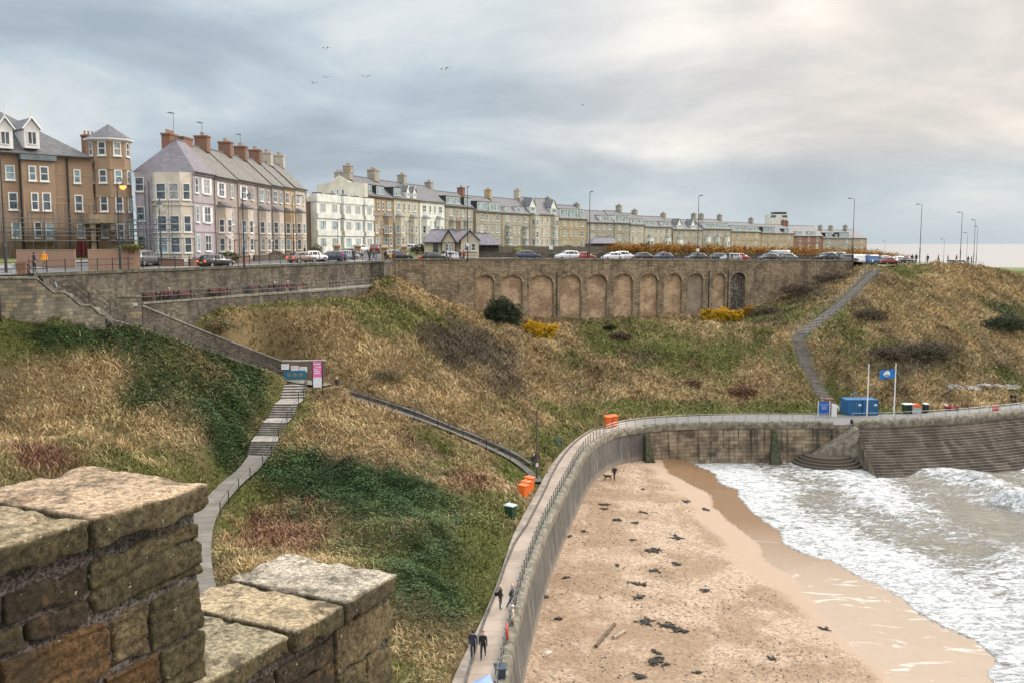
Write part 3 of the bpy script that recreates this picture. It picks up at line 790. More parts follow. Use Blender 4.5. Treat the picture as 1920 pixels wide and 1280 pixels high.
nz = N(nt, 'ShaderNodeTexNoise', Scale=0.9, Detail=4.0); nt.links.new(co, nz.inputs[0]); nt.links.new(nz.outputs[1], wv_.inputs[0]); wv_.inputs[1].default_value = (2.2, 2.2, 0)
nt.links.new(coords(nt, 'Object', (0.5, 1.0, 1)), wv_.inputs[2]); nt.links.new(wv_.outputs[0], vr.inputs[0])
lace = maprange(nt, vr.outputs[0], 0.0, 0.22, 0.16, -0.06)
s = mathn(nt, 'ADD', mathn(nt, 'ADD', mathn(nt, 'MULTIPLY', f1, 1.0), mathn(nt, 'MULTIPLY', f2, 0.6)), lace)
s = mathn(nt, 'ADD', s, aD.outputs['Fac'])
fm = maprange(nt, s, 1.18, 1.46)
wc = mixc(nt, noisen(nt, co, 0.25, 3), (0.13, 0.115, 0.082), (0.20, 0.18, 0.14))
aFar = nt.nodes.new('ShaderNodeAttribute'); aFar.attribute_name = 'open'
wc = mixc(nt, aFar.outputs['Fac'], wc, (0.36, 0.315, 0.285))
fc = mixc(nt, maprange(nt, mathn(nt, 'ADD', mathn(nt, 'MULTIPLY', f2, .6), mathn(nt, 'MULTIPLY', f3, .4)), 0.42, 0.56), (0.24, 0.242, 0.235), (0.68, 0.69, 0.70))
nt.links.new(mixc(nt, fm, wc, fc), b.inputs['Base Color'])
nt.links.new(maprange(nt, fm, 0, 1, 0.16, 0.9), b.inputs['Roughness'])
rgh = nt.nodes.new('ShaderNodeBump'); rgh.inputs['Distance'].default_value = 0.16
h_ = mathn(nt, 'ADD', noisen(nt, coords(nt, 'Object', (0.7, 1.6, 1)), 1.3, 6, 0.6, 0.5), mathn(nt, 'MULTIPLY', mathn(nt, 'MULTIPLY', fm, f2), 1.6))
nt.links.new(h_, rgh.inputs['Height']); nt.links.new(rgh.outputs[0], b.inputs['Normal'])
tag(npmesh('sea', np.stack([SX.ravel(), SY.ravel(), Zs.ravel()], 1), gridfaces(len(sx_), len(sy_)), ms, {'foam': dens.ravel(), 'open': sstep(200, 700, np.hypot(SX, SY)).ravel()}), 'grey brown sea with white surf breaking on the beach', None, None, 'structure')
# ------------------------------------------------------------------ walls
SAND = [(0.22, 0.175, 0.115), (0.33, 0.265, 0.18), (0.41, 0.335, 0.235), (0.28, 0.21, 0.14), (0.46, 0.38, 0.27)]
GREYST = [(0.12, 0.11, 0.09), (0.20, 0.175, 0.14), (0.26, 0.235, 0.19), (0.15, 0.13, 0.10), (0.32, 0.27, 0.19)]
m_arch = stone('old_sandstone', SAND, (0.12, 0.10, 0.075), 0.62, 0.28, 0.45, streak=0.45, bumpd=0.06)
m_arch_in = stone('tan_brick', [(0.46, 0.31, 0.19), (0.54, 0.39, 0.25), (0.62, 0.49, 0.34), (0.40, 0.26, 0.16)], (0.50, 0.42, 0.32), 0.55, 0.26, 0.65, (0.20, 0.13, 0.085), bumpd=0.03, streak=.25)
m_arch_dark = stone('stained_brick', [(0.10, 0.085, 0.07), (0.16, 0.14, 0.12), (0.3, 0.28, 0.26)], (0.10, 0.09, 0.08), 0.55, 0.26, 0.5, streak=0.95, stcol=(0.02, 0.02, 0.02))
m_upper = stone('grey_rubble', [(0.09, 0.08, 0.062), (0.15, 0.135, 0.108), (0.22, 0.19, 0.15), (0.12, 0.105, 0.08)], (0.17, 0.15, 0.12), 0.5, 0.25, 0.6, streak=0.5, bumpd=0.05)
m_left = stone('mixed_blocks', [(0.13, 0.122, 0.10), (0.18, 0.168, 0.135), (0.15, 0.14, 0.118), (0.22, 0.20, 0.16), (0.30, 0.25, 0.165), (0.11, 0.105, 0.095)], (0.17, 0.155, 0.12), 0.62, 0.33, 0.25, bumpd=0.05, warp=0.12)
m_dark = stone('dark_rubble', [(0.07, 0.065, 0.06), (0.14, 0.12, 0.10), (0.22, 0.18, 0.14), (0.10, 0.09, 0.08)], (0.13, 0.115, 0.095), 0.35, 0.17, 0.4, bumpd=0.05)
m_coping = paint('coping_stone_old', (0.20, 0.185, 0.145), 0.9, var=0.35, vs=1.8)
m_coping_d = paint('coping_stone_mossy', (0.10, 0.095, 0.07), 0.9, var=0.4, vs=1.6)

def cum(P):
    s = [0]
    for a, b in zip(P[:-1], P[1:]): s.append(s[-1] + math.hypot(b[0] - a[0], b[1] - a[1]))
    return s
def normals(P):
    out = []
    for i in range(len(P)):
        a = P[max(i - 1, 0)]; b = P[min(i + 1, len(P) - 1)]
        d = Vector((b[0] - a[0], b[1] - a[1])); d.normalize(); out.append(Vector((-d.y, d.x)))
    return out
def ribbon(mb, P, zt, zb, th, off=0.0, batter=0.0):
    """wall: front on the line P (optionally shifted), solid to the left of it"""
    nrm = normals(P); S = cum(P)
    f = [(p[0] + n.x * off, p[1] + n.y * off) for p, n in zip(P, nrm)]
    k = [(p[0] + n.x * (off + th), p[1] + n.y * (off + th)) for p, n in zip(P, nrm)]
    g = [(p[0] - n.x * (batter - off), p[1] - n.y * (batter - off)) for p, n in zip(P, nrm)]
    zt = zt if isinstance(zt, (list, tuple, np.ndarray)) else [zt] * len(P)
    zb = zb if isinstance(zb, (list, tuple, np.ndarray)) else [zb] * len(P)
    rows = [[(*a, z) for a, z in zip(g, zb)], [(*a, z) for a, z in zip(f, zt)], [(*a, z) for a, z in zip(k, zt)], [(*a, z) for a, z in zip(k, zb)]]
    uv = [[(s, z) for s, z in zip(S, zb)], [(s, z) for s, z in zip(S, zt)], [(s, z + th) for s, z in zip(S, zt)], [(s, z + 9) for s, z in zip(S, zb)]]
    mb.quadmesh(rows, uv)
    for i in (0, -1):
        q = [rows[r][i] for r in range(4)]; mb.face(q if i else q[::-1], [(0, 0), (0, 5), (th, 5), (th, 0)])
def wall(name, label, P, zt, zb, th, mat, cop=None, ch=0.22, over=0.1, batter=0.0, cat='wall', copmat=None, n=0):
    if n:
        Q = resample([(p[0], p[1], a, b_) for p, a, b_ in zip(P, zt if isinstance(zt, list) else [zt] * len(P), zb if isinstance(zb, list) else [zb] * len(P))], n)
        P = [(q[0], q[1]) for q in Q]; zt = [q[2] for q in Q]; zb = [q[3] for q in Q]
    mb = MB(); 
    ribbon(mb, P, zt, zb, th, 0, batter)
    o = mb.build(name, mat); tag(o, label, cat)
    if cop:
        cb = MB(); zt_ = zt if isinstance(zt, list) else [zt] * len(P)
        nb = len(P)
        ribbon(cb, P, [z + ch for z in zt_], [z + 0.003 for z in zt_], th + 2 * over, -over)
        c_ = cb.build('coping', copmat or m_coping, o)
    return o

mb = MB(); sk = [(AW1.x - .3, AW1.y + .2)] + [(p.x, p.y) for p in CREST]
sk = [tuple(q) for q in resample(sk, 40)]
ribbon(mb, sk, [gz(*q) + .02 for q in sk], 19.0, 1.5)
tag(mb.build('bank_edge', MATS['slope']), None, None, None, 'structure')
# sea wall along the promenade: weathered concrete, stone blocks further round
m_sea, nt, b = newmat('sea_wall_concrete')
uv = coords(nt, 'UV')
n1 = noisen(nt, uv, 0.6, 7, 0.65); st = maprange(nt, noisen(nt, coords(nt, 'UV', (1.0, 0.09, 1)), 1.6, 6, 0.7), 0.38, 0.66)
c = mixc(nt, n1, (0.065, 0.06, 0.054), (0.135, 0.125, 0.112))
c = mixc(nt, mathn(nt, 'MULTIPLY', mathn(nt, 'MULTIPLY', st, 0.95), maprange(nt, noisen(nt, uv, 0.13, 4, .7), .35, .6)), c, (0.03, 0.028, 0.025))
sv = nt.nodes.new('ShaderNodeSeparateXYZ'); nt.links.new(uv, sv.inputs[0])
s2 = maprange(nt, noisen(nt, coords(nt, 'UV', (2.2, 0.12, 1)), 1.2, 4, 0.7), 0.58, 0.66, 0, .6)
c = mixc(nt, s2, c, (0.36, 0.35, 0.33))
bse = maprange(nt, mathn(nt, 'ADD', sv.outputs[1], mathn(nt, 'MULTIPLY', n1, 2.0)), 2.2, 3.0, 0.55, 0)
c = mixc(nt, bse, c, (0.27, 0.235, 0.19))
jn = N(nt, 'ShaderNodeTexBrick', Scale=1.0); jn.inputs['Brick Width'].default_value = 6.0; jn.inputs['Row Height'].default_value = 40.0; jn.inputs['Mortar Size'].default_value = 0.03; jn.offset = 0
nt.links.new(uv, jn.inputs[0])
c = mixc(nt, mathn(nt, 'MULTIPLY', jn.outputs[1], 0.6), c, (0.03, 0.03, 0.028))
nt.links.new(c, b.inputs['Base Color']); b.inputs['Roughness'].default_value = 0.85
bump(nt, b, noisen(nt, uv, 4, 7, 0.7), 0.06)
m_sea2 = stone('sea_wall_blocks', [(0.17, 0.13, 0.09), (0.27, 0.215, 0.15), (0.35, 0.285, 0.205), (0.22, 0.175, 0.125)], (0.15, 0.13, 0.10), 1.2, 0.5, 0.65, streak=0.85, bumpd=0.05)
i1 = 133
def isx(u):   # index along PO whose photo column is nearest to u (far part only)
    uu, _ = proj(PO[:, 0], PO[:, 1], PO[:, 2]); c_ = np.where(PO[:, 1] > 110)[0]
    return int(c_[np.argmin(np.abs(uu[c_] - u))])
iA, iB, iC, iD = 0, isx(1210), isx(1560), isx(1600)
def coping_profile(P, th=0.75, h=0.62, n=7):
    """rounded concrete kerb running along the line, solid towards the promenade"""
    mb = MB(); nr = normals(P); rows = []
    for k in range(n + 1):
        a = math.pi * k / n
        off = th / 2 - math.cos(a) * th / 2; z = h * (math.sin(a) ** 0.45 if 0 < k < n else 0)
        rows.append([(p[0] + q.x * (off - 0.12), p[1] + q.y * (off - 0.12), ZP + 0.01 + z * 0.7) for p, q in zip(P, nr)])
    rows.insert(0, [(p[0] - q.x * 0.12, p[1] - q.y * 0.12, ZP - 0.45) for p, q in zip(P, nr)])
    S = cum(P); uv_ = [[(s, k * 0.3) for s in S] for k in range(len(rows))]
    mb.quadmesh(rows, uv_); return mb
mk, nt, b = newmat('rough_kerb')
n_ = noisen(nt, coords(nt), 1.6, 8, 0.75)
nt.links.new(mixc(nt, maprange(nt, n_, 0.35, 0.68), (0.075, 0.07, 0.05), (0.28, 0.25, 0.195)), b.inputs['Base Color']); b.inputs['Roughness'].default_value = 0.9
bump(nt, b, n_, 0.15)
mk_rough = mk
P1 = [(p[0], p[1]) for p in PO[iA:iB + 1]]
sw1 = wall('sea_wall', 'tall curving grey concrete sea wall beside the sand', P1, ZP - 0.05, 0.2, 0.9, m_sea, batter=0.5)
coping_profile(P1).build('coping', mk_rough, sw1, smooth=True)
P2 = [(p[0], p[1]) for p in PO[iB:iC + 1]]
sw2 = wall('sea_wall', 'stained sandstone block sea wall at the head of the beach', P2, ZP - 0.05, -0.5, 0.9, m_sea2, batter=0.5)
coping_profile(P2, 0.8, 0.75).build('coping', mk_rough, sw2, smooth=True)
for uu, lab in ((1207, 'green weed covered buttress near the corner of the sea wall'), (1449, 'dark green weedy buttress halfway along the block sea wall')):
    i = isx(uu); p = PO[i]; q = PO[i + 2]; d = Vector((q[0] - p[0], q[1] - p[1])); ang = math.atan2(d.y, d.x)
    mb = MB(); M = Matrix.Translation((p[0], p[1], 0)) @ Matrix.Rotation(ang, 4, 'Z')
    for x0, x1 in ((-.55, .55),):
        v = [(x0, -0.1, -0.3), (x1, -0.1, -0.3), (x1 * .45, -0.1, 4.4), (x0 * .45, -0.1, 4.4), (x0 * 1.5, -1.9, -0.3), (x1 * 1.5, -1.9, -0.3), (x1 * .45, -.65, 4.3), (x0 * .45, -.65, 4.3)]
        v = [M @ Vector(a) for a in v]
        for f in ((4, 5, 6, 7), (4, 7, 3, 0), (5, 1, 2, 6), (7, 6, 2, 3)): mb.face([v[k] for k in f], [(0, 0), (1, 0), (1, 4), (0, 4)])
    tag(mb.build('buttress', paint('weed_concrete', (0.055, 0.06, 0.028), 0.8, var=0.5, vs=2.5)), lab, 'buttress')
# stepped revetment beyond the slipway steps
P3 = resample([(p[0], p[1]) for p in PO[iD:]], 90)
m_rev = stone('revetment_blocks', [(0.075, 0.062, 0.052), (0.12, 0.10, 0.082), (0.17, 0.145, 0.12), (0.095, 0.08, 0.066)], (0.07, 0.06, 0.05), 1.1, 0.5, 0.4, streak=0.25, bumpd=0.05)
nr = normals(P3); rows = []; uvs = []; S = cum(P3); L = 0
z, off = ZP - 0.45, 0.0
prof = [(0.0, ZP - 0.05), (0.0, ZP - 0.5)]
for k in range(20):
    off += 0.47; prof.append((off, z)); z -= 0.26; prof.append((off + 0.06, z))
for (o_, z_) in prof:
    rows.append([(p[0] - q.x * o_, p[1] - q.y * o_, z_) for p, q in zip(P3, nr)]); uvs.append([(s, o_ + z_) for s in S])
mb = MB(); mb.quadmesh(rows[::-1], uvs[::-1])
rv = mb.build('revetment', m_rev); tag(rv, 'stepped stone sea defence sloping into the surf', 'sea wall')
mk2 = coping_profile([tuple(p) for p in P3], 1.3, 0.95); mk2.build('coping', mk_rough, rv, smooth=True)
mb = MB()
pz3 = P3[:8]; e0 = P3[0]; n0 = nr[0]; M = Matrix.Translation((e0[0], e0[1], 0)) @ Matrix.Rotation(math.atan2(P3[1][1] - e0[1], P3[1][0] - e0[0]), 4, 'Z')
mb.prism([(0, ZP - .5), (0, -1), (.7, -1), (.7, ZP - .5)], -9.5, 0.2, M) if False else None
# end wall closing the revetment beside the beach steps
mb.face([M @ Vector((0, 0, ZP)), M @ Vector((0, -9.8, -0.9)), M @ Vector((0, -9.8, -1.5)), M @ Vector((0, 0, -1.5))], [(0, 5), (9, 0), (9, -1), (0, -1)])
mb.build('end_wall', m_sea2, rv)
# steps from promenade to beach, with rounded foot platform
p = PO[iC]; ang = math.atan2(PO[iD][1] - p[1], PO[iD][0] - p[0])
bs = thing('beach_steps', 'weathered concrete steps cut into the sea wall beside the revetment', 'steps', (p[0], p[1], 0), ang)
mb = MB(); LN = math.hypot(PO[iD][0] - p[0], PO[iD][1] - p[1])
for k in range(22):
    zt = ZP - 0.18 * (21 - k) - 0.5 + 0.3
    x0 = LN - 6.0 + k * 0.28
    mb.box(x0, x0 + 0.285, -1.9, -0.02, -0.6, zt)
mb.build('flight', paint('step_concrete', (0.25, 0.22, 0.18), 0.85, var=0.35, vs=1.5), bs)
mb = MB()
for k in range(4): mb.lathe([(4.6 - k * 0.5, -0.8), (4.6 - k * 0.5, 0.35 + k * 0.3), (0.0, 0.352 + k * 0.3)], 40, (-1.0, -0.8, 0))
mb.build('foot_platform', m_rev, bs)
mb = MB(); mb.box(-0.2, LN + .2, -0.02, 0.9, -0.5, ZP - 0.05); mb.build('back_wall', m_sea2, bs)

# upper retaining wall behind the bench terrace
UWp = resample([(p.x, p.y, p.z) for p in UW], 60)
wall('retaining_wall', 'long grey stone retaining wall above the row of benches', [(p[0], p[1]) for p in UWp], [p[2] for p in UWp], 14.0, 0.6, m_upper, True, 0.28, 0.12, copmat=m_coping_d)
# arched wall
AL = (AW1 - AW0); ALn = math.hypot(AL.x, AL.y); ae = Vector((AL.x / ALn, AL.y / ALn, 0)); an = Vector((-ae.y, ae.x, 0))
def s_of_u(u, v=540):
    """distance along the arched wall whose face shows at photo column u"""
    lo, hi = -20.0, ALn + 20
    for _ in range(40):
        m = (lo + hi) / 2; q = AW0 + ae * m; uu, _v = proj(q.x, q.y, 22.0)
        if uu < u: lo = m
        else: hi = m
    return lo
def z_at(s, v):
    q = AW0 + ae * s; t = (v - 640) / F; zc_ = q.y / (CT - t * ST); return CAMZ - zc_ * (ST + t * CT)
ARC = [(892, 926.5, 516), (938.5, 980, 516), (992, 1038, 516), (1050, 1089.6, 515.5), (1101.7, 1138.5, 515), (1150.6, 1187, 514), (1200, 1233.7, 514), (1245, 1279, 513.5), (1289, 1319, 513), (1336.7, 1360, 512.5), (1370.6, 1398, 511.5)]
cols = []; DEP = 0.55
aw = thing('arched_wall', 'long sandstone sea front wall with a row of eleven bricked up arches', 'wall', (0, 0, 0))
face = MB(); sof = MB()
def A3(s, z, d=0.0): q = AW0 + ae * s + an * d; return (q.x, q.y, z)
def zt(s): return roadz(AW0.x + ae.x * s) + 0.15
ZB = 11.0
def colface(s0, s1, za0, za1, zb0, zb1, d=0): face.face([A3(s0, zb0, d), A3(s1, zb1, d), A3(s1, za1, d), A3(s0, za0, d)], [(s0, zb0), (s1, zb1), (s1, za1), (s0, za0)])
prev = 0.0
for k, (uL, uR, vt) in enumerate(ARC):
    a, b_ = s_of_u(uL), s_of_u(uR); ztop = z_at((a + b_) / 2, vt); rise = 0.32 * (b_ - a); zs = ztop - rise
    colface(prev, a, zt(prev), zt(a), ZB, ZB)
    pts = []; n_ = 12
    for i in range(n_ + 1):
        t = i / n_; x = -1 + 2 * t; pts.append((a + (b_ - a) * t, zs + rise * math.sqrt(max(0, 1 - x * x)) ** 1.0))
    for (q0, q1) in zip(pts[:-1], pts[1:]):
        colface(q0[0], q1[0], zt(q0[0]), zt(q1[0]), q0[1], q1[1])
        sof.face([A3(q0[0], q0[1]), A3(q1[0], q1[1]), A3(q1[0], q1[1], DEP), A3(q0[0], q0[1], DEP)], [(q0[0], 0), (q1[0], 0), (q1[0], DEP), (q0[0], DEP)])
    for s_, rev in ((a, 0), (b_, 1)):
        sof.face([A3(s_, ZB), A3(s_, ZB, DEP), A3(s_, zs, DEP), A3(s_, zs)][::(-1 if rev else 1)], [(0, ZB), (DEP, ZB), (DEP, zs), (0, zs)])
    bk = MB(); bk.face([A3(a, ZB, DEP)] + [A3(b_, ZB, DEP)] + [A3(q[0], q[1], DEP) for q in pts[::-1]], [(a + k * 3, ZB), (b_ + k * 3, ZB)] + [(q[0] + k * 3, q[1]) for q in pts[::-1]])
    o = bk.build('arch_infill', m_arch_dark if k == 10 else (m_arch_in if k != 8 else stone('pale_brick', [(0.30, 0.25, 0.19), (0.38, 0.32, 0.25), (0.34, 0.28, 0.22)], (0.36, 0.31, 0.25), 0.55, 0.26, 0.3)), aw)
    if k == 10: o['label'] = 'last arch blackened by running water'
    # voussoir ring standing slightly proud
    vo = MB()
    for i, (q0, q1) in enumerate(zip(pts[:-1], pts[1:])):
        c0 = ((a + b_) / 2, zs)
        def outp(q): dx, dz = q[0] - c0[0], q[1] - c0[1]; L_ = math.hypot(dx, dz) or 1; return (q[0] + dx / L_ * 0.32, q[1] + dz / L_ * 0.32)
        r0, r1 = outp(q0), outp(q1)
        vo.face([A3(q0[0], q0[1], -.03), A3(q1[0], q1[1], -.03), A3(r1[0], r1[1], -.03), A3(r0[0], r0[1], -.03)], [(i * .6, 0), (i * .6 + .6, 0), (i * .6 + .6, .25), (i * .6, .25)])
    vo.build('arch_ring', m_arch, aw)
    prev = b_
colface(prev, ALn, zt(prev), zt(ALn), ZB, ZB)
face.face([A3(0, zt(0), 0), A3(ALn, zt(ALn), 0), A3(ALn, zt(ALn), 1.0), A3(0, zt(0), 1.0)])
face.build('masonry', m_arch, aw); sof.build('arch_reveal', m_arch, aw)
cb = MB()
for k in range(48):
    s0 = ALn * k / 48; s1 = ALn * (k + 1) / 48 - 0.03; h = 0.24 + 0.03 * R.random()
    z0 = zt(s0) + .003
    M = Matrix.Translation(AW0 + ae * s0 + Vector((0, 0, z0 - AW0.z))) @ Matrix.Rotation(math.atan2(ae.y, ae.x), 4, 'Z')
    cb.box(0, s1 - s0, -0.12, 1.1, 0, h, M)
cb.build('coping', m_coping, aw)
# black drain streaks are pipes and slots in the masonry piers
for u in (1044, 1329, 1365):
    s_ = s_of_u(u); mb = MB(); mb.tube([A3(s_, 24.2, -.08), A3(s_, 15.0, -.08)], 0.09, 6); mb.build('drain_pipe', paint('black_iron', (0.015, 0.015, 0.017), 0.5), aw)

# corner tower with steps down to the bench terrace
DK = [pz(u, v, 23.2) for u, v in ((268, 568), (380, 560), (500, 551), (620, 544), (700, 536.5), (708, 536))]
DKp = resample([(p.x, p.y) for p in DK], 40)
UWd = resample([(p.x, p.y) for p in UW[2:]], 40)
mdk = paint('terrace_paving', (0.22, 0.205, 0.175), 0.85, var=0.25, vs=1.0)
q = np.linspace(0, 1, 3)[:, None]
X_ = DKp[None, :, 0] * (1 - q) + UWd[None, :, 0] * q; Y_ = DKp[None, :, 1] * (1 - q) + UWd[None, :, 1] * q
tag(npmesh('terrace', np.stack([X_.ravel(), Y_.ravel(), np.full(X_.size, 23.2)], 1), gridfaces(40, 3), mdk), 'paved bench terrace below the upper road', None, None, 'structure')
wall('terrace_wall', 'low grey wall holding up the bench terrace above the grass', [tuple(p) for p in DKp], 23.05, 15.0, 0.45, m_upper, True, 0.2, 0.08, copmat=m_coping)
tw0 = pz(672, 545, 22.6); 
a_ = px(686, 520, 137); b2 = px(721, 520, 137.5)
M = Matrix.Translation((a_.x, a_.y, 0)); WW = b2.x - a_.x
tw = thing('corner_tower', 'square stone corner block where the terrace meets the arched wall', 'wall', (a_.x, a_.y, 0))
mb = MB(); zt0 = px(686, 494, 137).z
mb.box(0.4, WW, 0, 9.5, 14, zt0); mb.build('masonry', m_upper, tw)
mb = MB(); mb.box(0.3, WW + .1, -0.1, 9.6, zt0 + .003, zt0 + .25); mb.build('coping', m_coping_d, tw)
mb = MB(); mb.prism([(0.397, 23.2), (0.397, zt0), (-3.2, 23.3)], 0, 0.5); mb.build('sloping_side', m_upper, tw)
ts = thing('terrace_steps', 'flight of dark steps from the upper road down to the bench terrace', 'steps', (a_.x, a_.y, 0))
mb = MB()
for k in range(14): mb.box(-3.6 + k * 0.3, -3.6 + k * .3 + .31, 0.6, 3.4, 22.5, 23.35 + k * 0.19)
mb.build('flight', m_dark, ts)

# left front wall beside the upper stairs
FW = [(-40, 523, 610, 77.5), (0, 523, 612, 78.5), (68, 523, 612, 80.3), (99, 549, 612, 81.8), (121, 549.5, 612, 82.6), (150, 573, 612, 84), (170, 574.5, 612, 84.9), (186, 590, 612, 85.7), (197, 592, 615, 86.2)]
P = []; zt_ = []
for u, v, vb, Y in FW: q = px(u, v, Y); P.append((q.x, q.y)); zt_.append(q.z)
lw = wall('stair_wall', 'big left hand wall of mixed pale and dark blocks stepping down beside the railed stair', P, zt_, 15.0, 0.5, m_left, True, 0.18, 0.08, copmat=m_coping)
mb = MB(); q0 = px(3, 560, 78.6); mb.box(q0.x - 6, q0.x, q0.y - 0.35, q0.y - .2, px(3, 600, 78.4).z, px(3, 549, 78.4).z)
mb.build('door', paint('black_door', (0.012, 0.012, 0.014), 0.5), lw)
# stairs down behind it
SA = [px(66, 521, 81.8), px(100, 549, 83.2), px(120, 550, 84.0), px(150, 574, 85.6), px(170, 576, 86.4), px(190, 592, 88)]
SA[0].z = 26.15
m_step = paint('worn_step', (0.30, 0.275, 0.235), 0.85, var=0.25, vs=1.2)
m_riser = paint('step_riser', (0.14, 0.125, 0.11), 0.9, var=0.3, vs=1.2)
def stair(name, label, P, wd, slab=0.0, riser=0.17, treadmat=None):
    """steps on falling stretches, a slab on level ones"""
    t = thing(name, label, 'steps', (0, 0, 0))
    fl = MB(); ld = MB()
    nr = [];
    for i in range(len(P)):
        a = P[max(i - 1, 0)]; b_ = P[min(i + 1, len(P) - 1)]; d = Vector((b_.x - a.x, b_.y - a.y)); d.normalize(); nr.append(Vector((-d.y, d.x, 0)))
    for i, (a, b_) in enumerate(zip(P[:-1], P[1:])):
        fl = MB(); ld = MB()
        drop = a.z - b_.z; n_ = max(1, int(round(abs(drop) / riser))) if abs(drop) > 0.25 else 0
        if n_ == 0:
            for m_, dz in ((ld, 0),):
                c = [a + nr[i] * wd, a - nr[i] * wd, b_ - nr[i + 1] * wd, b_ + nr[i + 1] * wd]
                m_.face([(q.x, q.y, q.z + .01) for q in c][::-1]); m_.face([(c[1].x, c[1].y, c[1].z - 1), (c[2].x, c[2].y, c[2].z - 1), (c[2].x, c[2].y, c[2].z + .01), (c[1].x, c[1].y, c[1].z + .01)])
                m_.face([(c[2].x, c[2].y, c[2].z - 1), (c[3].x, c[3].y, c[3].z - 1), (c[3].x, c[3].y, c[3].z + .01), (c[2].x, c[2].y, c[2].z + .01)])
            ld.build('landing', treadmat or m_step, t); continue
        for k in range(n_):
            t0, t1 = k / n_, (k + 1) / n_
            p0 = a.lerp(b_, t0); p1 = a.lerp(b_, t1); m0 = nr[i].lerp(nr[i + 1], t0) * wd; m1 = nr[i].lerp(nr[i + 1], t1) * wd
            z = a.z - drop * (k + 1) / n_ if drop > 0 else a.z - drop * k / n_
            c = [p0 + m0, p0 - m0, p1 - m1, p1 + m1]
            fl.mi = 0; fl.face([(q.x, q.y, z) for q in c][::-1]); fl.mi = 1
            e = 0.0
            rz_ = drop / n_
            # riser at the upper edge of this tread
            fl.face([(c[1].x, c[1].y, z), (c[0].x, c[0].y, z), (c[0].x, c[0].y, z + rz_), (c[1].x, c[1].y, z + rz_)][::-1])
            for (q0, q1) in ((c[1], c[2]), (c[3], c[0])):
                fl.face([(q0.x, q0.y, z - .6), (q1.x, q1.y, z - .6), (q1.x, q1.y, z), (q0.x, q0.y, z)])
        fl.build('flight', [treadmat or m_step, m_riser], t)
    return t
SAo = [Vector((p.x, p.y, p.z)) for p in SA]
stair('steps', 'narrow upper steps between the left block wall and the road wall', SAo, 1.1)
stair('steps', 'long flight along the dark rubble wall down to the notice boards', ST2, 1.15)
stair('steps', 'pale concrete steps with landings below the pink and blue banners', ST1, 1.2)
stair('steps', 'long winding steps up the grassy bank behind the flagpoles', ST3, 1.05, riser=0.19, treadmat=paint('pale_step', (0.33, 0.30, 0.26), 0.85, var=0.2))
def pathmesh(name, P, wd, mat, label, lift=0.03):
    Q = smooth_line([tuple(p) for p in P], 40); n_ = normals([(a[0], a[1]) for a in Q]); mb = MB()
    Sq = cum([tuple(a) for a in Q]); mb.quadmesh([[(a[0] - b_.x * wd, a[1] - b_.y * wd, a[2] + lift) for a, b_ in zip(Q, n_)], [(a[0] + b_.x * wd, a[1] + b_.y * wd, a[2] + lift) for a, b_ in zip(Q, n_)]], [[(s, 0) for s in Sq], [(s, 2 * wd) for s in Sq]])
    tag(mb.build(name, mat), label, None, None, 'structure')
m_path = stone('path_slabs', [(0.17, 0.155, 0.14), (0.23, 0.215, 0.195), (0.20, 0.185, 0.165)], (0.08, 0.075, 0.06), 1.9, 3.2, 0.5, (0.09, 0.085, 0.06), bumpd=.02, msize=.03)
pathmesh('path', PATH1, 0.95, m_path, 'grey tarmac path below the pale steps')
pathmesh('path', PATH2, 0.45, paint('dark_path', (0.10, 0.095, 0.085), 0.9, var=.3, vs=1), 'narrow path slanting down the bank to the promenade')
pathmesh('landing', [pz(520, 706, 14.1), pz(560, 714, 14.1), pz(612, 722, 13.9)], 1.0, m_path, 'landing in front of the notice wall')

# dark rubble wall along the long flight, ending at the notice wall
DWt = [(205, 556, 90.5), (262, 556, 92.5), (264, 575, 92.6), (330, 602, 96), (400, 630, 99.5), (470, 657, 102), (528, 679, 103.6), (560, 679, 103.9), (609, 678, 104.3)]
P = []; zt_ = []
for u, v, Y in DWt: q = px(u, v, Y); P.append((q.x, q.y + 0.4)); zt_.append(q.z)
o = wall('stair_wall', 'dark rubble wall with a sloping pale coping beside the long flight', P[2:7], zt_[2:7], 12.0, 0.45, m_dark, True, 0.14, 0.06, copmat=paint('pale_coping', (0.30, 0.285, 0.25), 0.85, var=0.25))
wall('gate_wall', 'short stone block wall at the head of the long flight with a small white plate', P[0:2], [z - .1 for z in zt_[0:2]], 14.0, 3.0, m_left, True, 0.16, 0.06)
q_ = px(254, 571, 92.2); mb = MB(); mb.box(q_.x - .22, q_.x + .22, q_.y - .1, q_.y - .05, q_.z - .16, q_.z + .16); mb.T = None
tag(mb.build('wall_plate', paint('white_plate', (0.6, 0.6, 0.58), 0.5)), 'small white plate fixed to the short stone block wall', 'plate')
nwall = wall('notice_wall', 'short brownish wall carrying the white notices and blue banner', P[6:9], zt_[6:9], 12.0, 0.45, stone('brown_wall', [(0.20, 0.15, 0.11), (0.27, 0.21, 0.16), (0.23, 0.18, 0.135)], (0.24, 0.2, 0.16), 0.3, 0.12, 0.3, bumpd=0.03), True, 0.14, 0.06, copmat=MATS['pale_coping'])
# low dark wall along the slanting path, on its uphill side
Q = smooth_line([tuple(p) for p in PATH2], 30); n_ = normals([(a[0], a[1]) for a in Q])
P = [(a[0] + b_.x * 0.75, a[1] + b_.y * 0.75) for a, b_ in zip(Q, n_)]
wall('path_wall', 'low dark stone wall edging the slanting path', P[:26], [a[2] + 0.28 for a in Q[:26]], [a[2] - 1 for a in Q[:26]], 0.35, m_dark, True, 0.1, 0.04, copmat=paint('path_coping', (0.10, 0.095, 0.085), 0.85, var=0.3))

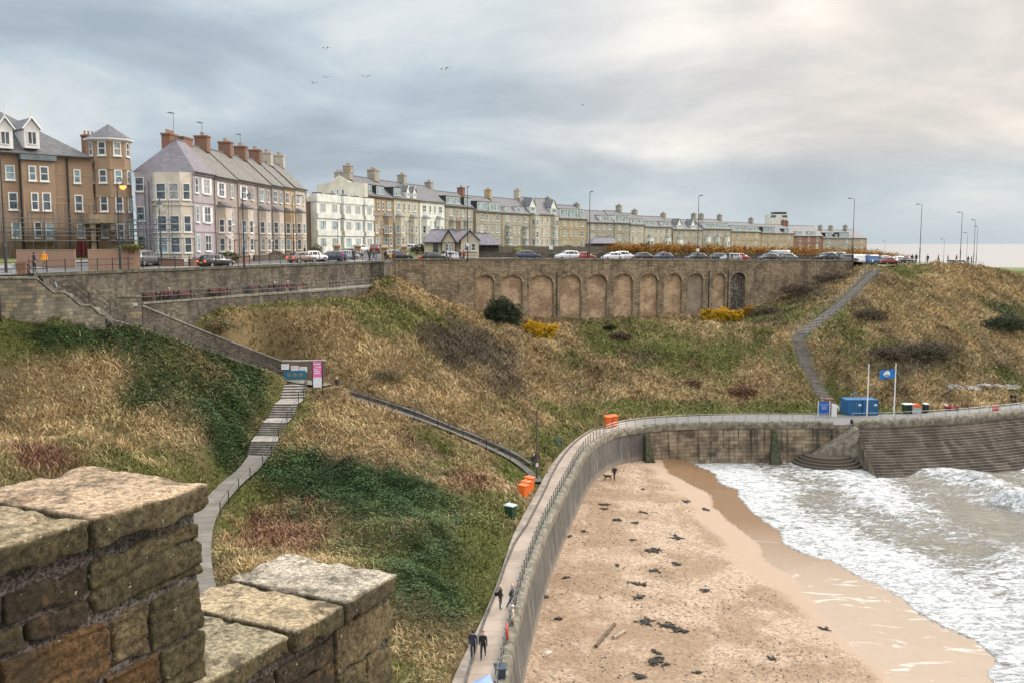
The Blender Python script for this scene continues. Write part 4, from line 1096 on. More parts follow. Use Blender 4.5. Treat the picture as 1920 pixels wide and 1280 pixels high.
# ------------------------------------------------------------------ railings
m_iron = paint('black_iron', (0.015, 0.015, 0.017), 0.5)
m_steel = paint('galvanised_steel', (0.33, 0.34, 0.35), 0.45, metal=0.4)
def railing(label, P, h=1.1, gap=1.8, mat=m_iron, rails=(1.08, 0.55), r=0.028, pr=0.04, cat='railing', maxp=98):
    Q = resample([tuple(p) for p in P], 400); S = cum(Q); n_ = min(maxp, max(2, int(S[-1] / gap) + 1))
    t = thing('railing', label, cat, tuple(Q[0]))
    o0 = Vector(tuple(Q[0]))
    pm = None
    for k in range(n_):
        s = S[-1] * k / (n_ - 1); i = min(399, int(round(399 * k / (n_ - 1)))); p = Vector(tuple(Q[i])) - o0
        if pm is None:
            mb = MB(); mb.tube([(0, 0, -.1), (0, 0, h)], pr, 6); mb.lathe([(pr * 1.3, h - .02), (pr * 1.6, h + .03), (0.001, h + .08)], 6)
            pm = mb.build('post', mat, t); pm.location = p
        else:
            c_ = pm.copy(); C.objects.link(c_); c_.parent = t; c_.location = p
    for rz in rails:
        mb = MB(); mb.tube([Vector(tuple(q)) - o0 + Vector((0, 0, rz)) for q in Q[::8]] + [Vector(tuple(Q[-1])) - o0 + Vector((0, 0, rz))], r, 4, cap=False)
        mb.build('rail', mat, t)
    return t
off = offset_line([(p.x, p.y) for p in UW], 0.35)
railing('black two rail railing on the left road wall above the benches', [(a[0], a[1], p.z + .25) for a, p in zip(off, UW)], 1.15, 2.1)
q0 = px(-30, 522, 78.5); q1 = px(63, 521, 80.5)
railing('black railing at the far left behind the white and brown tubs', [(q0.x, q0.y, q0.z + .2), (q1.x, q1.y, q1.z + .2)], 1.2, 2.2)
e0 = AW0 + an * 0.5; e1 = AW1 + an * 0.5
railing('thin black railing along the top of the arched wall', [(e0.x, e0.y, ZR + .38), (e1.x, e1.y, AW1.z + .38)], 1.05, 3.2)
railing('thin railing on the headland where people stroll', [(p.x + .3, p.y + 1.0, p.z - .05) for p in (CREST[1], CREST[2], CREST[3], CREST[4])], 1.1, 1.6, mat=m_steel, r=0.03)
dr = offset_line(DKp, 0.25)
railing('slim grey railing along the edge of the bench terrace', [(a[0], a[1], 23.25) for a in dr], 1.0, 2.6, mat=paint('worn_rail', (0.12, 0.115, 0.11), 0.5), rails=(0.98, 0.5), r=0.024)
# stair rails
railing('black handrail of the narrow upper steps at the left', [(p.x, p.y - 1.2, p.z) for p in SA], 1.1, 2.2, r=0.035)
railing('black handrail of the narrow upper steps nearest the road wall', [(p.x + .3, p.y + 1.3, p.z) for p in SA[1:]], 1.1, 2.2, r=0.035)
railing('black handrail down the long flight beside the green bank', [(p.x - .3, p.y - 1.1, p.z) for p in ST2], 1.05, 2.8, r=0.03)
railing('black handrail on the right of the pale concrete steps and path', [(p.x + 1.2, p.y - .1, p.z) for p in ST1 + PATH1[1:5]], 1.0, 2.4, r=0.03)
Q2 = [(p.x - .2, p.y - .85, p.z) for p in PATH2[:-2]]
railing('black handrail on the open side of the slanting path', Q2, 1.0, 2.6, r=0.03)
railing('black handrail on the right side of the winding steps', [(p.x + 1.05, p.y, p.z) for p in ST3], 1.0, 2.2, r=0.022, pr=0.03)
railing('black handrail on the left side of the winding steps', [(p.x - 1.1, p.y, p.z) for p in ST3], 1.0, 2.2, r=0.022, pr=0.03)
# promenade railings
offp = offset_line(PO, 0.38)
k0 = 6
railing('dark weathered railing on top of the curving sea wall', [(a[0], a[1], ZP + .42) for a in offp[k0:isx(1140)]], 1.0, 1.35, mat=paint('weathered_post', (0.17, 0.17, 0.16), 0.7, var=0.4, vs=4), rails=(0.95, 0.5), r=0.025, pr=0.055)
railing('pale steel railing along the far promenade', [(a[0], a[1], ZP + .42) for a in offp[isx(1140):isx(1560)]], 1.05, 1.5, mat=m_steel, rails=(1.02, 0.7, 0.36), r=0.028)
railing('pale steel railing above the stepped revetment', [(a[0], a[1], ZP + .5) for a in offp[isx(1600):-14]], 1.05, 2.0, mat=m_steel, rails=(1.02, 0.55), r=0.028)
# ------------------------------------------------------------------ buildings
m_white = paint('white_joinery', (0.72, 0.72, 0.70), 0.5, var=0.06)
m_slate = slate('slate_grey', (0.085, 0.085, 0.095), (0.14, 0.135, 0.15))
m_slate_b = slate('slate_brown', (0.12, 0.11, 0.10), (0.18, 0.165, 0.145), 0.5)
m_slate_p = slate('slate_purple', (0.14, 0.125, 0.15), (0.20, 0.18, 0.205), 0.15)
m_glass = glass()
m_glass_b = glass('glass_blue', (0.10, 0.15, 0.17), 0.1)
m_curtain = paint('curtained_glass', (0.35, 0.36, 0.36), 0.2, var=0.3, vs=3)
m_redbrick = stone('red_brick', [(0.22, 0.085, 0.05), (0.30, 0.12, 0.07), (0.26, 0.10, 0.06)], (0.25, 0.2, 0.17), 0.23, 0.075, 0.15, bumpd=0.01)
m_tanbrick = stone('tan_render', [(0.31, 0.23, 0.165), (0.36, 0.27, 0.195), (0.34, 0.25, 0.18)], (0.36, 0.25, 0.17), 0.23, 0.075, 0.22, (0.18, 0.12, 0.08), bumpd=0.006, streak=0.12)
m_pot = paint('chimney_pot', (0.42, 0.26, 0.16), 0.8, var=0.3, vs=4)
m_lead = paint('lead_grey', (0.14, 0.17, 0.19), 0.5, var=0.2)
m_pipe = paint('black_pipe', (0.02, 0.02, 0.022), 0.5)
def wallmat(nm, c, st=0.25):
    if 'stone' not in nm: return paint(nm, c, 0.85, var=0.10 + st * .4, vs=0.7)
    return stone(nm, [tuple(x * .88 for x in c), c, tuple(min(1, x * 1.1) for x in c)], tuple(x * .92 for x in c), 0.7, 0.3, st, tuple(x * .45 for x in c), bumpd=0.008, streak=0.2)
m_lilac = wallmat('lilac_render', (0.36, 0.32, 0.345), 0.08)
m_cream = wallmat('cream_render', (0.60, 0.545, 0.455), 0.08)
m_taupe = wallmat('taupe_render', (0.33, 0.275, 0.25), 0.2)
m_taupe2 = wallmat('mauve_render', (0.30, 0.26, 0.245), 0.2)
m_ochre = wallmat('ochre_render', (0.42, 0.31, 0.19), 0.2)
m_bay = wallmat('bay_cream', (0.50, 0.43, 0.36), 0.15)
m_whiter = wallmat('white_render', (0.66, 0.67, 0.63), 0.1)
m_buff = wallmat('buff_stone', (0.42, 0.35, 0.25), 0.3)
m_buff2 = wallmat('grey_buff_stone', (0.37, 0.345, 0.29), 0.35)
m_buff3 = wallmat('brown_stone', (0.34, 0.265, 0.19), 0.35)
m_buff4 = wallmat('pale_stone', (0.52, 0.48, 0.41), 0.25)
m_dormk = paint('dark_cladding', (0.035, 0.035, 0.04), 0.6)

def win_mesh(name, w, h, parent, loc, M, cols=1, glassm=None, frame=0.09, mat=None, sill=True, sash=True, surround=None):
    """one window: frame standing proud of the wall, glass and bars. loc in the parent's local x,z on plane y; M places it"""
    mb = MB(); x0, z0 = -w / 2, 0.0
    f = frame; yf = -0.07
    def bx(a, b_, c, d, ya, yb): mb.box(a, b_, ya, yb, c, d, M)
    if surround:
        mb.mi = 2; bx(x0 - .14, x0, -.1, h + .16, -.05, .02); bx(-x0, -x0 + .14, -.1, h + .16, -.05, .02); bx(x0, -x0, h, h + .16, -.05, .02); mb.mi = 0
    bx(x0, x0 + f, 0, h, yf, 0.02); bx(-x0 - f, -x0, 0, h, yf, .02); bx(x0 + f, -x0 - f, h - f, h, yf, .02); bx(x0 + f, -x0 - f, 0, f, yf, .02)
    for k in range(1, cols):
        c = x0 + w * k / cols; bx(c - f * .45, c + f * .45, f, h - f, yf + .002, .02)
    if sash: bx(x0 + f, -x0 - f, h * .5 - f * .35, h * .5 + f * .35, yf + .012, .018)
    if sill: bx(x0 - .08, -x0 + .08, -.12, 0, -.16, .02)
    mb.mi = 1
    bx(x0 + f, -x0 - f, f, h - f, -0.03, -0.008)
    o = mb.build(name, [mat or m_white, glassm or R.choice((m_glass, m_glass, m_glass_b, m_curtain))] + ([surround] if surround else []), parent)
    return o
def TM(x, y, z, rz=0.0): return Matrix.Translation((x, y, z)) @ Matrix.Rotation(rz, 4, 'Z')

def chimney(parent, x, y, z0, w=1.6, d=0.9, h=2.0, mat=None, pots=4, M=None):
    M = M or Matrix.Identity(4); mb = MB()
    mb.box(x - w / 2, x + w / 2, y - d / 2, y + d / 2, z0, z0 + h, M); mb.box(x - w / 2 - .1, x + w / 2 + .1, y - d / 2 - .1, y + d / 2 + .1, z0 + h, z0 + h + .22, M)
    o = mb.build('chimney', mat or m_buff2, parent)
    pm = MB(); n = pots
    for k in range(n):
        px_ = x - w / 2 + w * (k + .5) / n
        if k == 0 or True:
            mb = MB(); mb.T = M; mb.lathe([(.13, z0 + h + .22), (.11, z0 + h + .55), (.15, z0 + h + .6), (.15, z0 + h + .68), (.08, z0 + h + .68)], 7, (px_, y, 0))
            mb.build('pot', m_pot, o)
    return o
def gable_roof(parent, x0, x1, y0, y1, z0, rise, mat, over=0.3, hipL=0.0, hipR=0.0, name='roof', ends=True):
    mb = MB(); ym = (y0 + y1) / 2; ya, yb = y0 - over, y1 + over
    L = math.hypot(ym - ya, rise); sl = L
    a, b_ = (x0, ya, z0), (x1, ya, z0); c, d = (x1, yb, z0), (x0, yb, z0); r0, r1 = (x0 + hipL, ym, z0 + rise), (x1 - hipR, ym, z0 + rise)
    mb.face([a, b_, r1, r0], [(x0, 0), (x1, 0), (x1 - hipR, sl), (x0 + hipL, sl)])
    mb.face([c, d, r0, r1], [(x1, 0), (x0, 0), (x0 + hipL, sl), (x1 - hipR, sl)])
    if ends or hipL: mb.face([d, a, r0], [(0, 0), (y1 - y0, 0), ((y1 - y0) / 2, sl)])
    if ends or hipR: mb.face([b_, c, r1], [(0, 0), (y1 - y0, 0), ((y1 - y0) / 2, sl)])
    mb.face([d, c, b_, a])
    o = mb.build(name, mat, parent)
    g = MB(); g.box(x0, x1, ya - .12, ya - .002, z0 - .12, z0 + .04); g.build('gutter', m_pipe, o)
    rg = MB(); rg.box(x0 + hipL, x1 - hipR, ym - .12, ym + .12, z0 + rise - .03, z0 + rise + .10); rg.build('ridge', m_lead, o)
    return o
def canted_bay(parent, cx, w, d, z0, h, floors, mat, roofmat, wh=1.7, glassm=None, flat=False, cx_off=0.6, base=0.6, T=None):
    """three-sided bay standing in front of the facade (y=0) with one window per side and floor"""
    mb = MB(); mb.T = T; a = w / 2; c = a - cx_off; T_ = T if T is not None else Matrix.Identity(4)
    P = [(cx - a, 0.01), (cx - c, -d), (cx + c, -d), (cx + a, 0.01)]
    for (p, q) in zip(P[:-1], P[1:]):
        l = math.hypot(q[0] - p[0], q[1] - p[1]); mb.face([(*p, z0), (*q, z0), (*q, z0 + h), (*p, z0 + h)], [(p[0], z0), (p[0] + l, z0), (p[0] + l, z0 + h), (p[0], z0 + h)])
    mb.face([(*p, z0 + h) for p in P])
    for k in range(1, floors):   # string course between floors
        zz_ = z0 + h * k / floors
        for (p, q) in zip(P[:-1], P[1:]):
            ang = math.atan2(q[1] - p[1], q[0] - p[0]); l = math.hypot(q[0] - p[0], q[1] - p[1]); mb.box(-.05, l + .05, -.1, .02, zz_ - .12, zz_ + .1, TM(p[0], p[1], 0, ang))
    b_ = mb.build('bay', mat, parent)
    if roofmat:
        rm = MB(); o_ = .18; Q = [(cx - a - o_, 0.01), (cx - c - o_ * .6, -d - o_), (cx + c + o_ * .6, -d - o_), (cx + a + o_, 0.01)]; t = .7 if not flat else .12
        rm.face([(*Q[0], z0 + h + .01), (*Q[1], z0 + h + .01), (cx - a * .6, 0.01, z0 + h + t)]); rm.face([(*Q[1], z0 + h + .01), (*Q[2], z0 + h + .01), (cx + a * .6, 0.01, z0 + h + t), (cx - a * .6, 0.01, z0 + h + t)], [(0, 0), (2, 0), (2, 1), (0, 1)]); rm.face([(*Q[2], z0 + h + .01), (*Q[3], z0 + h + .01), (cx + a * .6, 0.01, z0 + h + t)])
        rm.face([(*q, z0 + h + .01) for q in Q][::-1]); rm.build('bay_roof', roofmat, b_)
    fh = h / floors
    for k in range(floors):
        zb = z0 + k * fh + (base if k == 0 else .55); hh = min(wh, fh - .85)
        for i, (p, q) in enumerate(zip(P[:-1], P[1:])):
            ang = math.atan2(q[1] - p[1], q[0] - p[0]); l = math.hypot(q[0] - p[0], q[1] - p[1]); mx, my = (p[0] + q[0]) / 2, (p[1] + q[1]) / 2
            if i == 1 and l > 2.2:
                for s_ in (-1, 1): win_mesh('window', l / 2 - .35, hh, b_, None, T_ @ TM(mx + s_ * l / 4, my, zb, ang), glassm=glassm)
            else: win_mesh('window', max(.5, l * .62), hh, b_, None, T_ @ TM(mx, my, zb, ang), glassm=glassm)
    return b_
def dormer(parent, cx, y, z, w, h, kind, roofm=None, cols=2, d=2.2, cheek=None, glassm=None):
    """kinds: flat box, gable"""
    ck = cheek or m_dormk; mb = MB()
    mb.box(cx - w / 2, cx + w / 2, y, y + d, z, z + h)
    if kind == 'gable':
        mb.face([(cx - w / 2, y, z + h), (cx + w / 2, y, z + h), (cx, y, z + h + w * .62)])
    o = mb.build('dormer', ck, parent)
    if kind == 'gable':
        rm = MB(); e = .18; t = w * .62 + e
        for s_ in (-1, 1):
            q = [(cx + s_ * (w / 2 + e), y - e, z + h - .12), (cx, y - e, z + h + t), (cx, y + d, z + h + t), (cx + s_ * (w / 2 + e), y + d, z + h - .12)]
            rm.face(q if s_ > 0 else q[::-1], [(0, 0), (0, 1), (d, 1), (d, 0)])
        rm.build('dormer_roof', roofm or m_slate, o)
        bb = MB()
        for s_ in (-1, 1):
            bb.tube([(cx + s_ * (w / 2 + e), y - e - .02, z + h - .12), (cx, y - e - .02, z + h + t)], .09, 4)
        bb.build('bargeboard', m_white, o)
    else:
        rm = MB(); rm.box(cx - w / 2 - .12, cx + w / 2 + .12, y - .15, y + d, z + h + .002, z + h + .13); rm.build('dormer_roof', m_lead, o)
    n = max(1, int(round(w / 1.9))) if cols == 0 else 1
    ww = (w - .25) / n
    for k in range(n):
        win_mesh('window', ww - (.12 if kind != 'gable' else .38), h - (.3 if kind != 'gable' else .75), o, None, TM(cx - w / 2 + .125 + ww * (k + .5), y, z + (.15 if kind != 'gable' else .4)), cols=2 if cols != 1 else 1, glassm=glassm, sill=False, sash=False)
    return o
def house(label, p0, p1, zg, eave, mat, floors=3, roof=None, depth=9.0, rise=3.2, cols=None, dorm=None, bays=(), baymat=None, chim=(0.0,), chm=None, surround=None, door=None, group='houses in the far terrace', wh=1.75, hipL=0, hipR=0, name='terraced_house', balc=None, pots=4, tall=1.0, bayfl=None, bayroof=None):
    d = Vector((p1[0] - p0[0], p1[1] - p0[1])); w = d.length; ang = math.atan2(d.y, d.x)
    t = thing(name, label, 'house', (p0[0], p0[1], zg), ang, group)
    H_ = eave - zg; fh = H_ / floors
    mb = MB(); mb.box(.012, w - .012, 0, depth, -2, H_, skip='b')
    for k in range(1, floors): mb.box(.02, w - .02, -.08, .0, k * fh - .1, k * fh + .1, skip='k')
    mb.box(.02, w - .02, -.22, 0, H_ - .3, H_ - .02, skip='k')
    for xe in ([.02] if not hipL else []) + ([w - .02] if not hipR else []):
        mb.face([(xe, 0, H_), (xe, depth, H_), (xe, depth / 2, H_ + rise - .15)], [(0, H_), (depth, H_), (depth / 2, H_ + rise)])
    wl = mb.build('wall', mat, t)
    rf = gable_roof(t, .0, w, 0, depth, H_, rise, roof or m_slate, hipL=hipL, hipR=hipR, ends=False)
    ylim = lambda z: (z - H_) / rise * (depth / 2 + .3) - .3
    for c in (dorm or ()):
        kx, kw, kh, kk = c[:4]; z_ = H_ + .35; dormer(rf, kx * w, max(.15, ylim(z_) - .2), z_, kw * w, kh, kk, roofm=roof, cols=0 if kk == 'flat' else 1, cheek=(c[4] if len(c) > 4 else None), glassm=m_glass_b, d=3.0)
    bayx = []
    for (bx_, bw, bf) in bays:
        canted_bay(t, bx_ * w, bw, 0.95, -1.0, bf * fh + 1.0 - .25, int(round(bf)), baymat or mat, bayroof or m_lead, base=1.6 + .4); bayx.append((bx_ * w, bw, bf))
    for f in range(floors):
        for (cx, cw, cc) in (cols or ((.2, 1.6, 2), (.42, .8, 1), (.6, .8, 1), (.82, 1.6, 2))):
            X = cx * w
            if any(abs(X - b0) < b1 / 2 and f < b2 for b0, b1, b2 in bayx): continue
            if f == 0 and door is not None and abs(cx - door) < .06:
                db = MB(); db.box(X - .5, X + .5, -.05, .02, 0, 2.3); db.box(X - .62, X + .62, -.4, -.052, 2.35, 2.5)
                dd = db.build('door', R.choice([paint('door_dark', (.04, .04, .06), .4), paint('door_red', (.25, .03, .03), .4), m_white]), t); continue
            win_mesh('window', cw, wh * (0.92 if f == floors - 1 else 1), t, None, TM(X, -0.01, f * fh + fh * .3), cols=cc, surround=surround)
    dp = MB(); dp.tube([(w - .12, -.14, 0), (w - .12, -.14, H_ - .25)], .055, 5); dp.build('drain_pipe', m_pipe, t)
    for c in chim:
        chimney(rf, c * w, depth / 2, H_ + rise - .5, 1.2, 1.7, 1.9 * tall, chm or m_buff2, pots)
    return t, w, ang

# --- far terrace -------------------------------------------------
tu = [690, 860, 1030, 1250, 1450, 1623]; tY = [192, 235, 285, 335, 400, 455]
def tl(u):
    Y = float(np.interp(u, tu, tY)); return ((u - 960) / F * (Y * CT + 1.0), Y)
def tz(u): return float(np.interp(u, tu, [27.4, 28.0, 27.6, 24.8, 23.2, 21.6]))
def ev(u, v): x, Y = tl(u); return px(u, v, Y).z
fd = 'flat'; gb = 'gable'
HS = [
 (690, 739, 370, m_buff3, 'brown stone house with black box dormers at the left end of the far terrace', dict(dorm=((.12, .2, 1.9, fd), (.52, .3, 1.9, fd)), bays=((.2, 3.0, 2), (.72, 3.0, 2)), baymat=m_buff3, rise=4.2, surround=m_buff)),
 (739, 787, 374, m_buff4, 'cream stone house with twin gabled dormers and one wide white dormer', dict(dorm=((.18, .3, 1.9, fd), (.6, .12, 1.5, gb, m_white), (.86, .12, 1.5, gb, m_white)), bays=((.2, 3.0, 2), (.72, 3.0, 2)), rise=4.0)),
 (787, 835, 379, m_whiter, 'white painted terraced house with long plain slate roof', dict(bays=((.22, 3.0, 2), (.74, 3.0, 2)), rise=4.0)),
 (835, 888, 388, m_buff2, 'grey stone terraced house with a black and glass dormer across its roof', dict(dorm=((.3, .5, 2.0, fd), (.8, .24, 2.0, fd)), bays=((.25, 3.2, 2), (.75, 3.2, 2)), rise=3.8)),
 (893, 941, 398, m_buff2, 'stone terraced house with a glazed balcony dormer behind the cottage', dict(dorm=((.25, .4, 2.2, fd), (.74, .42, 2.2, fd, m_white)), rise=4.2, chm=m_redbrick)),
 (941, 993, 401, m_buff2, 'stone house with two small white dormers and pale ground floor bays', dict(dorm=((.22, .16, 1.3, fd, m_white), (.66, .26, 1.5, fd, m_white)), bays=((.2, 3.0, 1.9), (.8, 3.0, 1.9)), rise=4.4, chm=m_ochre)),
 (993, 1047, 403, m_buff4, 'pinkish stone house with two steep blue pointed gables', dict(dorm=((.12, .2, 2.0, gb, m_whiter), (.84, .2, 2.0, gb, m_whiter)), bays=((.16, 3.2, 3), (.84, 3.2, 3)), rise=5.0, chm=m_buff4)),
 (1047, 1100, 411, m_buff, 'tan stone house with a wide fully glazed attic', dict(dorm=((.48, .84, 2.6, fd, m_white),), rise=4.4)),
 (1100, 1151, 418, m_buff2, 'grey buff house with one long dormer right of its skylight', dict(dorm=((.72, .44, 2.0, fd, m_white),), rise=4.0)),
 (1151, 1180, 419, m_buff2, 'narrow stone house with a white glazed dormer and brown balcony', dict(dorm=((.5, .9, 2.2, fd, m_white),), cols=((.3, 1.5, 2), (.78, 1.1, 2)), chim=(.98,), rise=4.2)),
 (1180, 1207, 422, m_buff4, 'narrow pale house with two blue windowed dormers', dict(dorm=((.28, .34, 1.6, fd, m_white), (.72, .4, 1.6, fd, m_white)), cols=((.2, .9, 1), (.68, 1.6, 2)), chim=(), rise=4.0)),
 (1207, 1258, 426, m_buff4, 'pale stone house with white bays and two low white dormers', dict(dorm=((.24, .4, 1.4, fd, m_white), (.78, .26, 1.6, fd, m_white)), bays=((.2, 3.2, 2), (.85, 3.2, 2)), baymat=m_whiter)),
 (1261, 1316, 431, m_buff2, 'stone house with two tiny pointed white dormers beside the tall lamp', dict(dorm=((.22, .14, 1.4, gb, m_white), (.68, .14, 1.4, gb, m_white)), bays=((.2, 3.6, 2),), baymat=m_whiter)),
 (1316, 1369, 430, m_buff2, 'stone house with tall white bays and a three light white dormer', dict(dorm=((.48, .8, 1.9, fd, m_white),), bays=((.17, 3.2, 2.3), (.5, 1.8, 2.3), (.84, 3.2, 2.3)), baymat=m_whiter, chim=(.05, .3, .95), pots=3)),
 (1369, 1426, 435, m_buff, 'yellowish stone house with a broad white four light dormer', dict(dorm=((.5, .84, 1.9, fd, m_white),), cols=((.2, 1.7, 2), (.52, .9, 1), (.82, 1.8, 2)), chim=(.97,))),
 (1426, 1487, 438, m_buff, 'stone house with small black clad dormers left of the red brick one', dict(dorm=((.22, .36, 2.2, fd), (.76, .16, 1.6, fd)), cols=((.2, 1.8, 2), (.46, .8, 1), (.58, .8, 1), (.84, 1.8, 2)), chm=m_redbrick, chim=(.95,))),
 (1487, 1541, 443, m_redbrick, 'red brick terraced house with two white dormers', dict(dorm=((.2, .2, 1.4, fd, m_white), (.64, .24, 1.5, fd, m_white)), cols=((.2, 2.0, 2), (.5, 1.3, 2), (.8, 2.0, 2)), surround=m_ochre, chm=m_redbrick, rise=4.6)),
 (1541, 1596, 447, m_buff2, 'stone house under a black mansard with pale dormer windows', dict(dorm=((.2, .22, 2.0, fd), (.45, .1, 1.4, fd), (.72, .34, 2.2, fd)), cols=((.18, 2.2, 3), (.5, 1.4, 2), (.8, 2.2, 3)), chim=(.2, .55), pots=2)),
 (1596, 1623, 447, m_buff, 'hip roofed end house at the right end of the far terrace', dict(cols=((.25, .9, 1), (.68, 1.3, 2)), hipR=4.0, chim=(.1,), rise=4.0)),
]
chs = {1: [0.0, .98]}
for i, (u0, u1, v, mt_, lab, kw) in enumerate(HS):
    um = (u0 + u1) / 2; p0, p1 = tl(u0), tl(u1)
    if 'chim' not in kw: kw['chim'] = (0.03, ) if i else (0.08, .95)
    if i > 10: kw['wh'] = 1.95
    kw.setdefault('rise', 3.8)
    kw['tall'] = 1.15
    house(lab, p0, p1, tz(um), ev(um, v), mt_, **kw)
# cream gable wall with the white seaside block in front
p0 = Vector((*tl(690), 0)); zg = 27.3
a_ = px(597, 470, 194.5); g = thing('gable_wall', 'tall plain cream end wall rising behind the white flats', 'house', (a_.x, 194.5, zg), math.atan2(190.4 - 194.5, p0.x - .1 - a_.x))
Lw = math.hypot(190.4 - 194.5, p0.x - .1 - a_.x); ze = px(690, 365, 193).z - zg
k_ = lambda v: px(640, v, 197).z - zg
mb = MB(); mb.prism([(0, -1), (Lw, -1), (Lw, k_(348)), (Lw * .68, k_(344)), (Lw * .46, k_(332)), (Lw * .24, k_(346)), (0, k_(349))], 0, 1.2); mb.build('wall', m_cream, g)
chimney(g, Lw * .5, 1.2, k_(340), 3.6, 1.2, k_(327) - k_(340), m_buff2, 5)
for q in (.33, .44, .55): win_mesh('window', .6, 1.1, g, None, TM(Lw * q, 0, k_(368)), sash=False)
# white flats: three boxy storeys with brown recesses
u0s = [(577, 168), (626, 177), (670, 186), (690, 190)]
fa = px(576, 470, 168); fb = px(690, 470, 190)
d = Vector((fb.x - fa.x, fb.y - fa.y)); L = d.length; ang = math.atan2(d.y, d.x); zg = 27.2
fl = thing('white_flats', 'three storey white seaside flats with brown recesses and flat roof', 'building', (fa.x, fa.y, zg), ang)
ztop = px(580, 362, 168).z - zg; zt2 = px(690, 376, 190).z - zg; ztp = (ztop + zt2) / 2
mb = MB(); mb.box(0, L, 0, 9, -1, ztp, skip='b')
mb.build('wall', m_whiter, fl)
mr = paint('brown_recess', (0.14, 0.10, 0.07), 0.8)
fh = (ztp - 1.2) / 3
segs = [(.0, .06, 1), (.06, .42, 0), (.42, .48, 1), (.48, .80, 0), (.80, .85, 1), (.85, 1, 0)]
for s0, s1, rc in segs:
    mb = MB()
    if rc: mb.box(s0 * L, s1 * L, -.05, 0, -1, ztp - 1.3); mb.build('recess_panel', mr, fl)
    else:
        mb.box(s0 * L, s1 * L, -1.3, 0, -1, ztp - .9, skip='k'); mb.box(s0 * L - .1, s1 * L + .1, -1.45, 0, ztp - 1.3, ztp + .1, skip='k')
        for f in range(3): mb.box(s0 * L - .05, s1 * L + .05, -1.5, -1.3, f * fh + .1, f * fh + 1.0)
        bl = mb.build('balcony_block', m_whiter, fl); nwn = max(1, round((s1 - s0) * L / 3.4))
        for f in range(3):
            for k in range(nwn):
                win_mesh('window', 2.0, 1.75, bl, None, TM(s0 * L + (s1 - s0) * L * (k + .5) / nwn, -1.3, f * fh + 1.1), cols=3, sill=False, sash=False, frame=.12, glassm=R.choice((m_glass_b, m_curtain)))
for k in range(5):
    mb = MB(); mb.box(L * (.1 + k * .2), L * (.1 + k * .2) + 1.2, -1.2, .2, ztp + .102, ztp + .35); mb.build('roof_vent', m_dormk, fl)

# --- lilac end house and its terrace ------------------------------
cA = px(370, 470, 114); cB = px(575, 470, 163)
ptl = lambda u: (lambda Y: ((u - 960) / F * Y, Y))(float(np.interp(1 / (960 - u), [1 / (960 - 576), 1 / (960 - 370)][::-1] if False else [1 / 590, 1 / 384], [114, 163])))
ev2 = lambda u, v: px(u, v, ptl(u)[1]).z
GRL = 'houses in the lilac and brown terrace'
LS = [(407, 450, 335, m_taupe, 'taupe house with white shutters next to the lilac house', 'slate'), (450, 487, 341, m_taupe, 'taupe house with white shutters behind the tall black lamp post', 'b'), (487, 513, 347, m_taupe2, 'mauve grey house in the middle of the terrace with pale bays', 'b'), (513, 536, 350, m_taupe2, 'mauve grey house left of the ochre one', 'b'), (536, 556, 353, m_ochre, 'narrow ochre painted house in the brown terrace', 'g'), (556, 577, 355, m_bay, 'pale pinkish house at the right end of the brown terrace', 'g')]
zgl = 27.0
house('lilac end house with cream corner bay and hipped purple slate roof', ptl(369), ptl(407), zgl, ev2(400, 328), m_lilac, roof=m_slate_p, depth=7.2, rise=4.2, cols=((.14, .9, 1), (.62, 1.8, 2)), bays=(), chim=(), group=GRL, hipL=3.6, wh=2.0)
lil = [o for o in C.objects if o.get('label', '').startswith('lilac end')][0]
Hh = ev2(400, 328) - zgl
canted_bay(lil, 4.6, 4.9, 1.3, -1, Hh + .9, 3, m_cream, None, wh=1.95, base=1.9, cx_off=.9, T=Matrix.Translation((0, 7.2, 0)) @ Matrix.Rotation(-math.pi / 2, 4, 'Z'))
canted_bay(lil, 9.2, 2.6, .9, -1, Hh / 3 + 1.0, 1, m_cream, m_lead, base=1.9)
for zf in (1, 2):
    for s_ in (-1, 1):
        mb = MB(); cx = .62 * (Vector(ptl(407)) - Vector(ptl(369))).length
        mb.box(cx + s_ * 1.25 - .28, cx + s_ * 1.25 + .28, -.08, -.01, zf * Hh / 3 + Hh * .1, zf * Hh / 3 + Hh * .1 + 1.9); mb.build('shutter', m_white, lil)
# side wall of the lilac house carries a canted bay corner and a row of white windows
M_ = TM(0, 0, 0, -math.pi / 2)
for f in range(3):
    win_mesh('window', 1.1, 1.7, lil, None, Matrix.Translation((0.0, 6.6, f * Hh / 3 + 1.2)) @ Matrix.Rotation(-math.pi / 2, 4, 'Z'))
for k, yv in enumerate((5.0, 5.5, 6.0)):
    mb = MB(); mb.tube([(-.08, yv, 0), (-.08, yv, Hh - .6 - k * .5)], .05, 5); mb.build('drain_pipe', m_lead, lil)
chimney(lil, 4.2, 4.6, Hh + 3.0, 2.2, 1.1, 1.7, m_redbrick, 4); chimney(lil, 8.0, 4.4, Hh + 3.2, 2.8, 1.0, 1.5, m_redbrick, 0)
def aerial(par, x, y, z, h):
    mb = MB(); mb.tube([(x, y, z - .6), (x, y, z + h)], .03, 5)
    mb.tube([(x, y, z + h - .15), (x - 1.4, y, z + h - .1)], .022, 4)
    for k in range(6): mb.tube([(x - .15 - k * .22, y - .35, z + h - .13), (x - .15 - k * .22, y + .35, z + h - .13)], .015, 4)
    mb.build('aerial', m_lead, par)
aerial(lil, 5.0, 4.4, Hh + 5.0, 2.6)
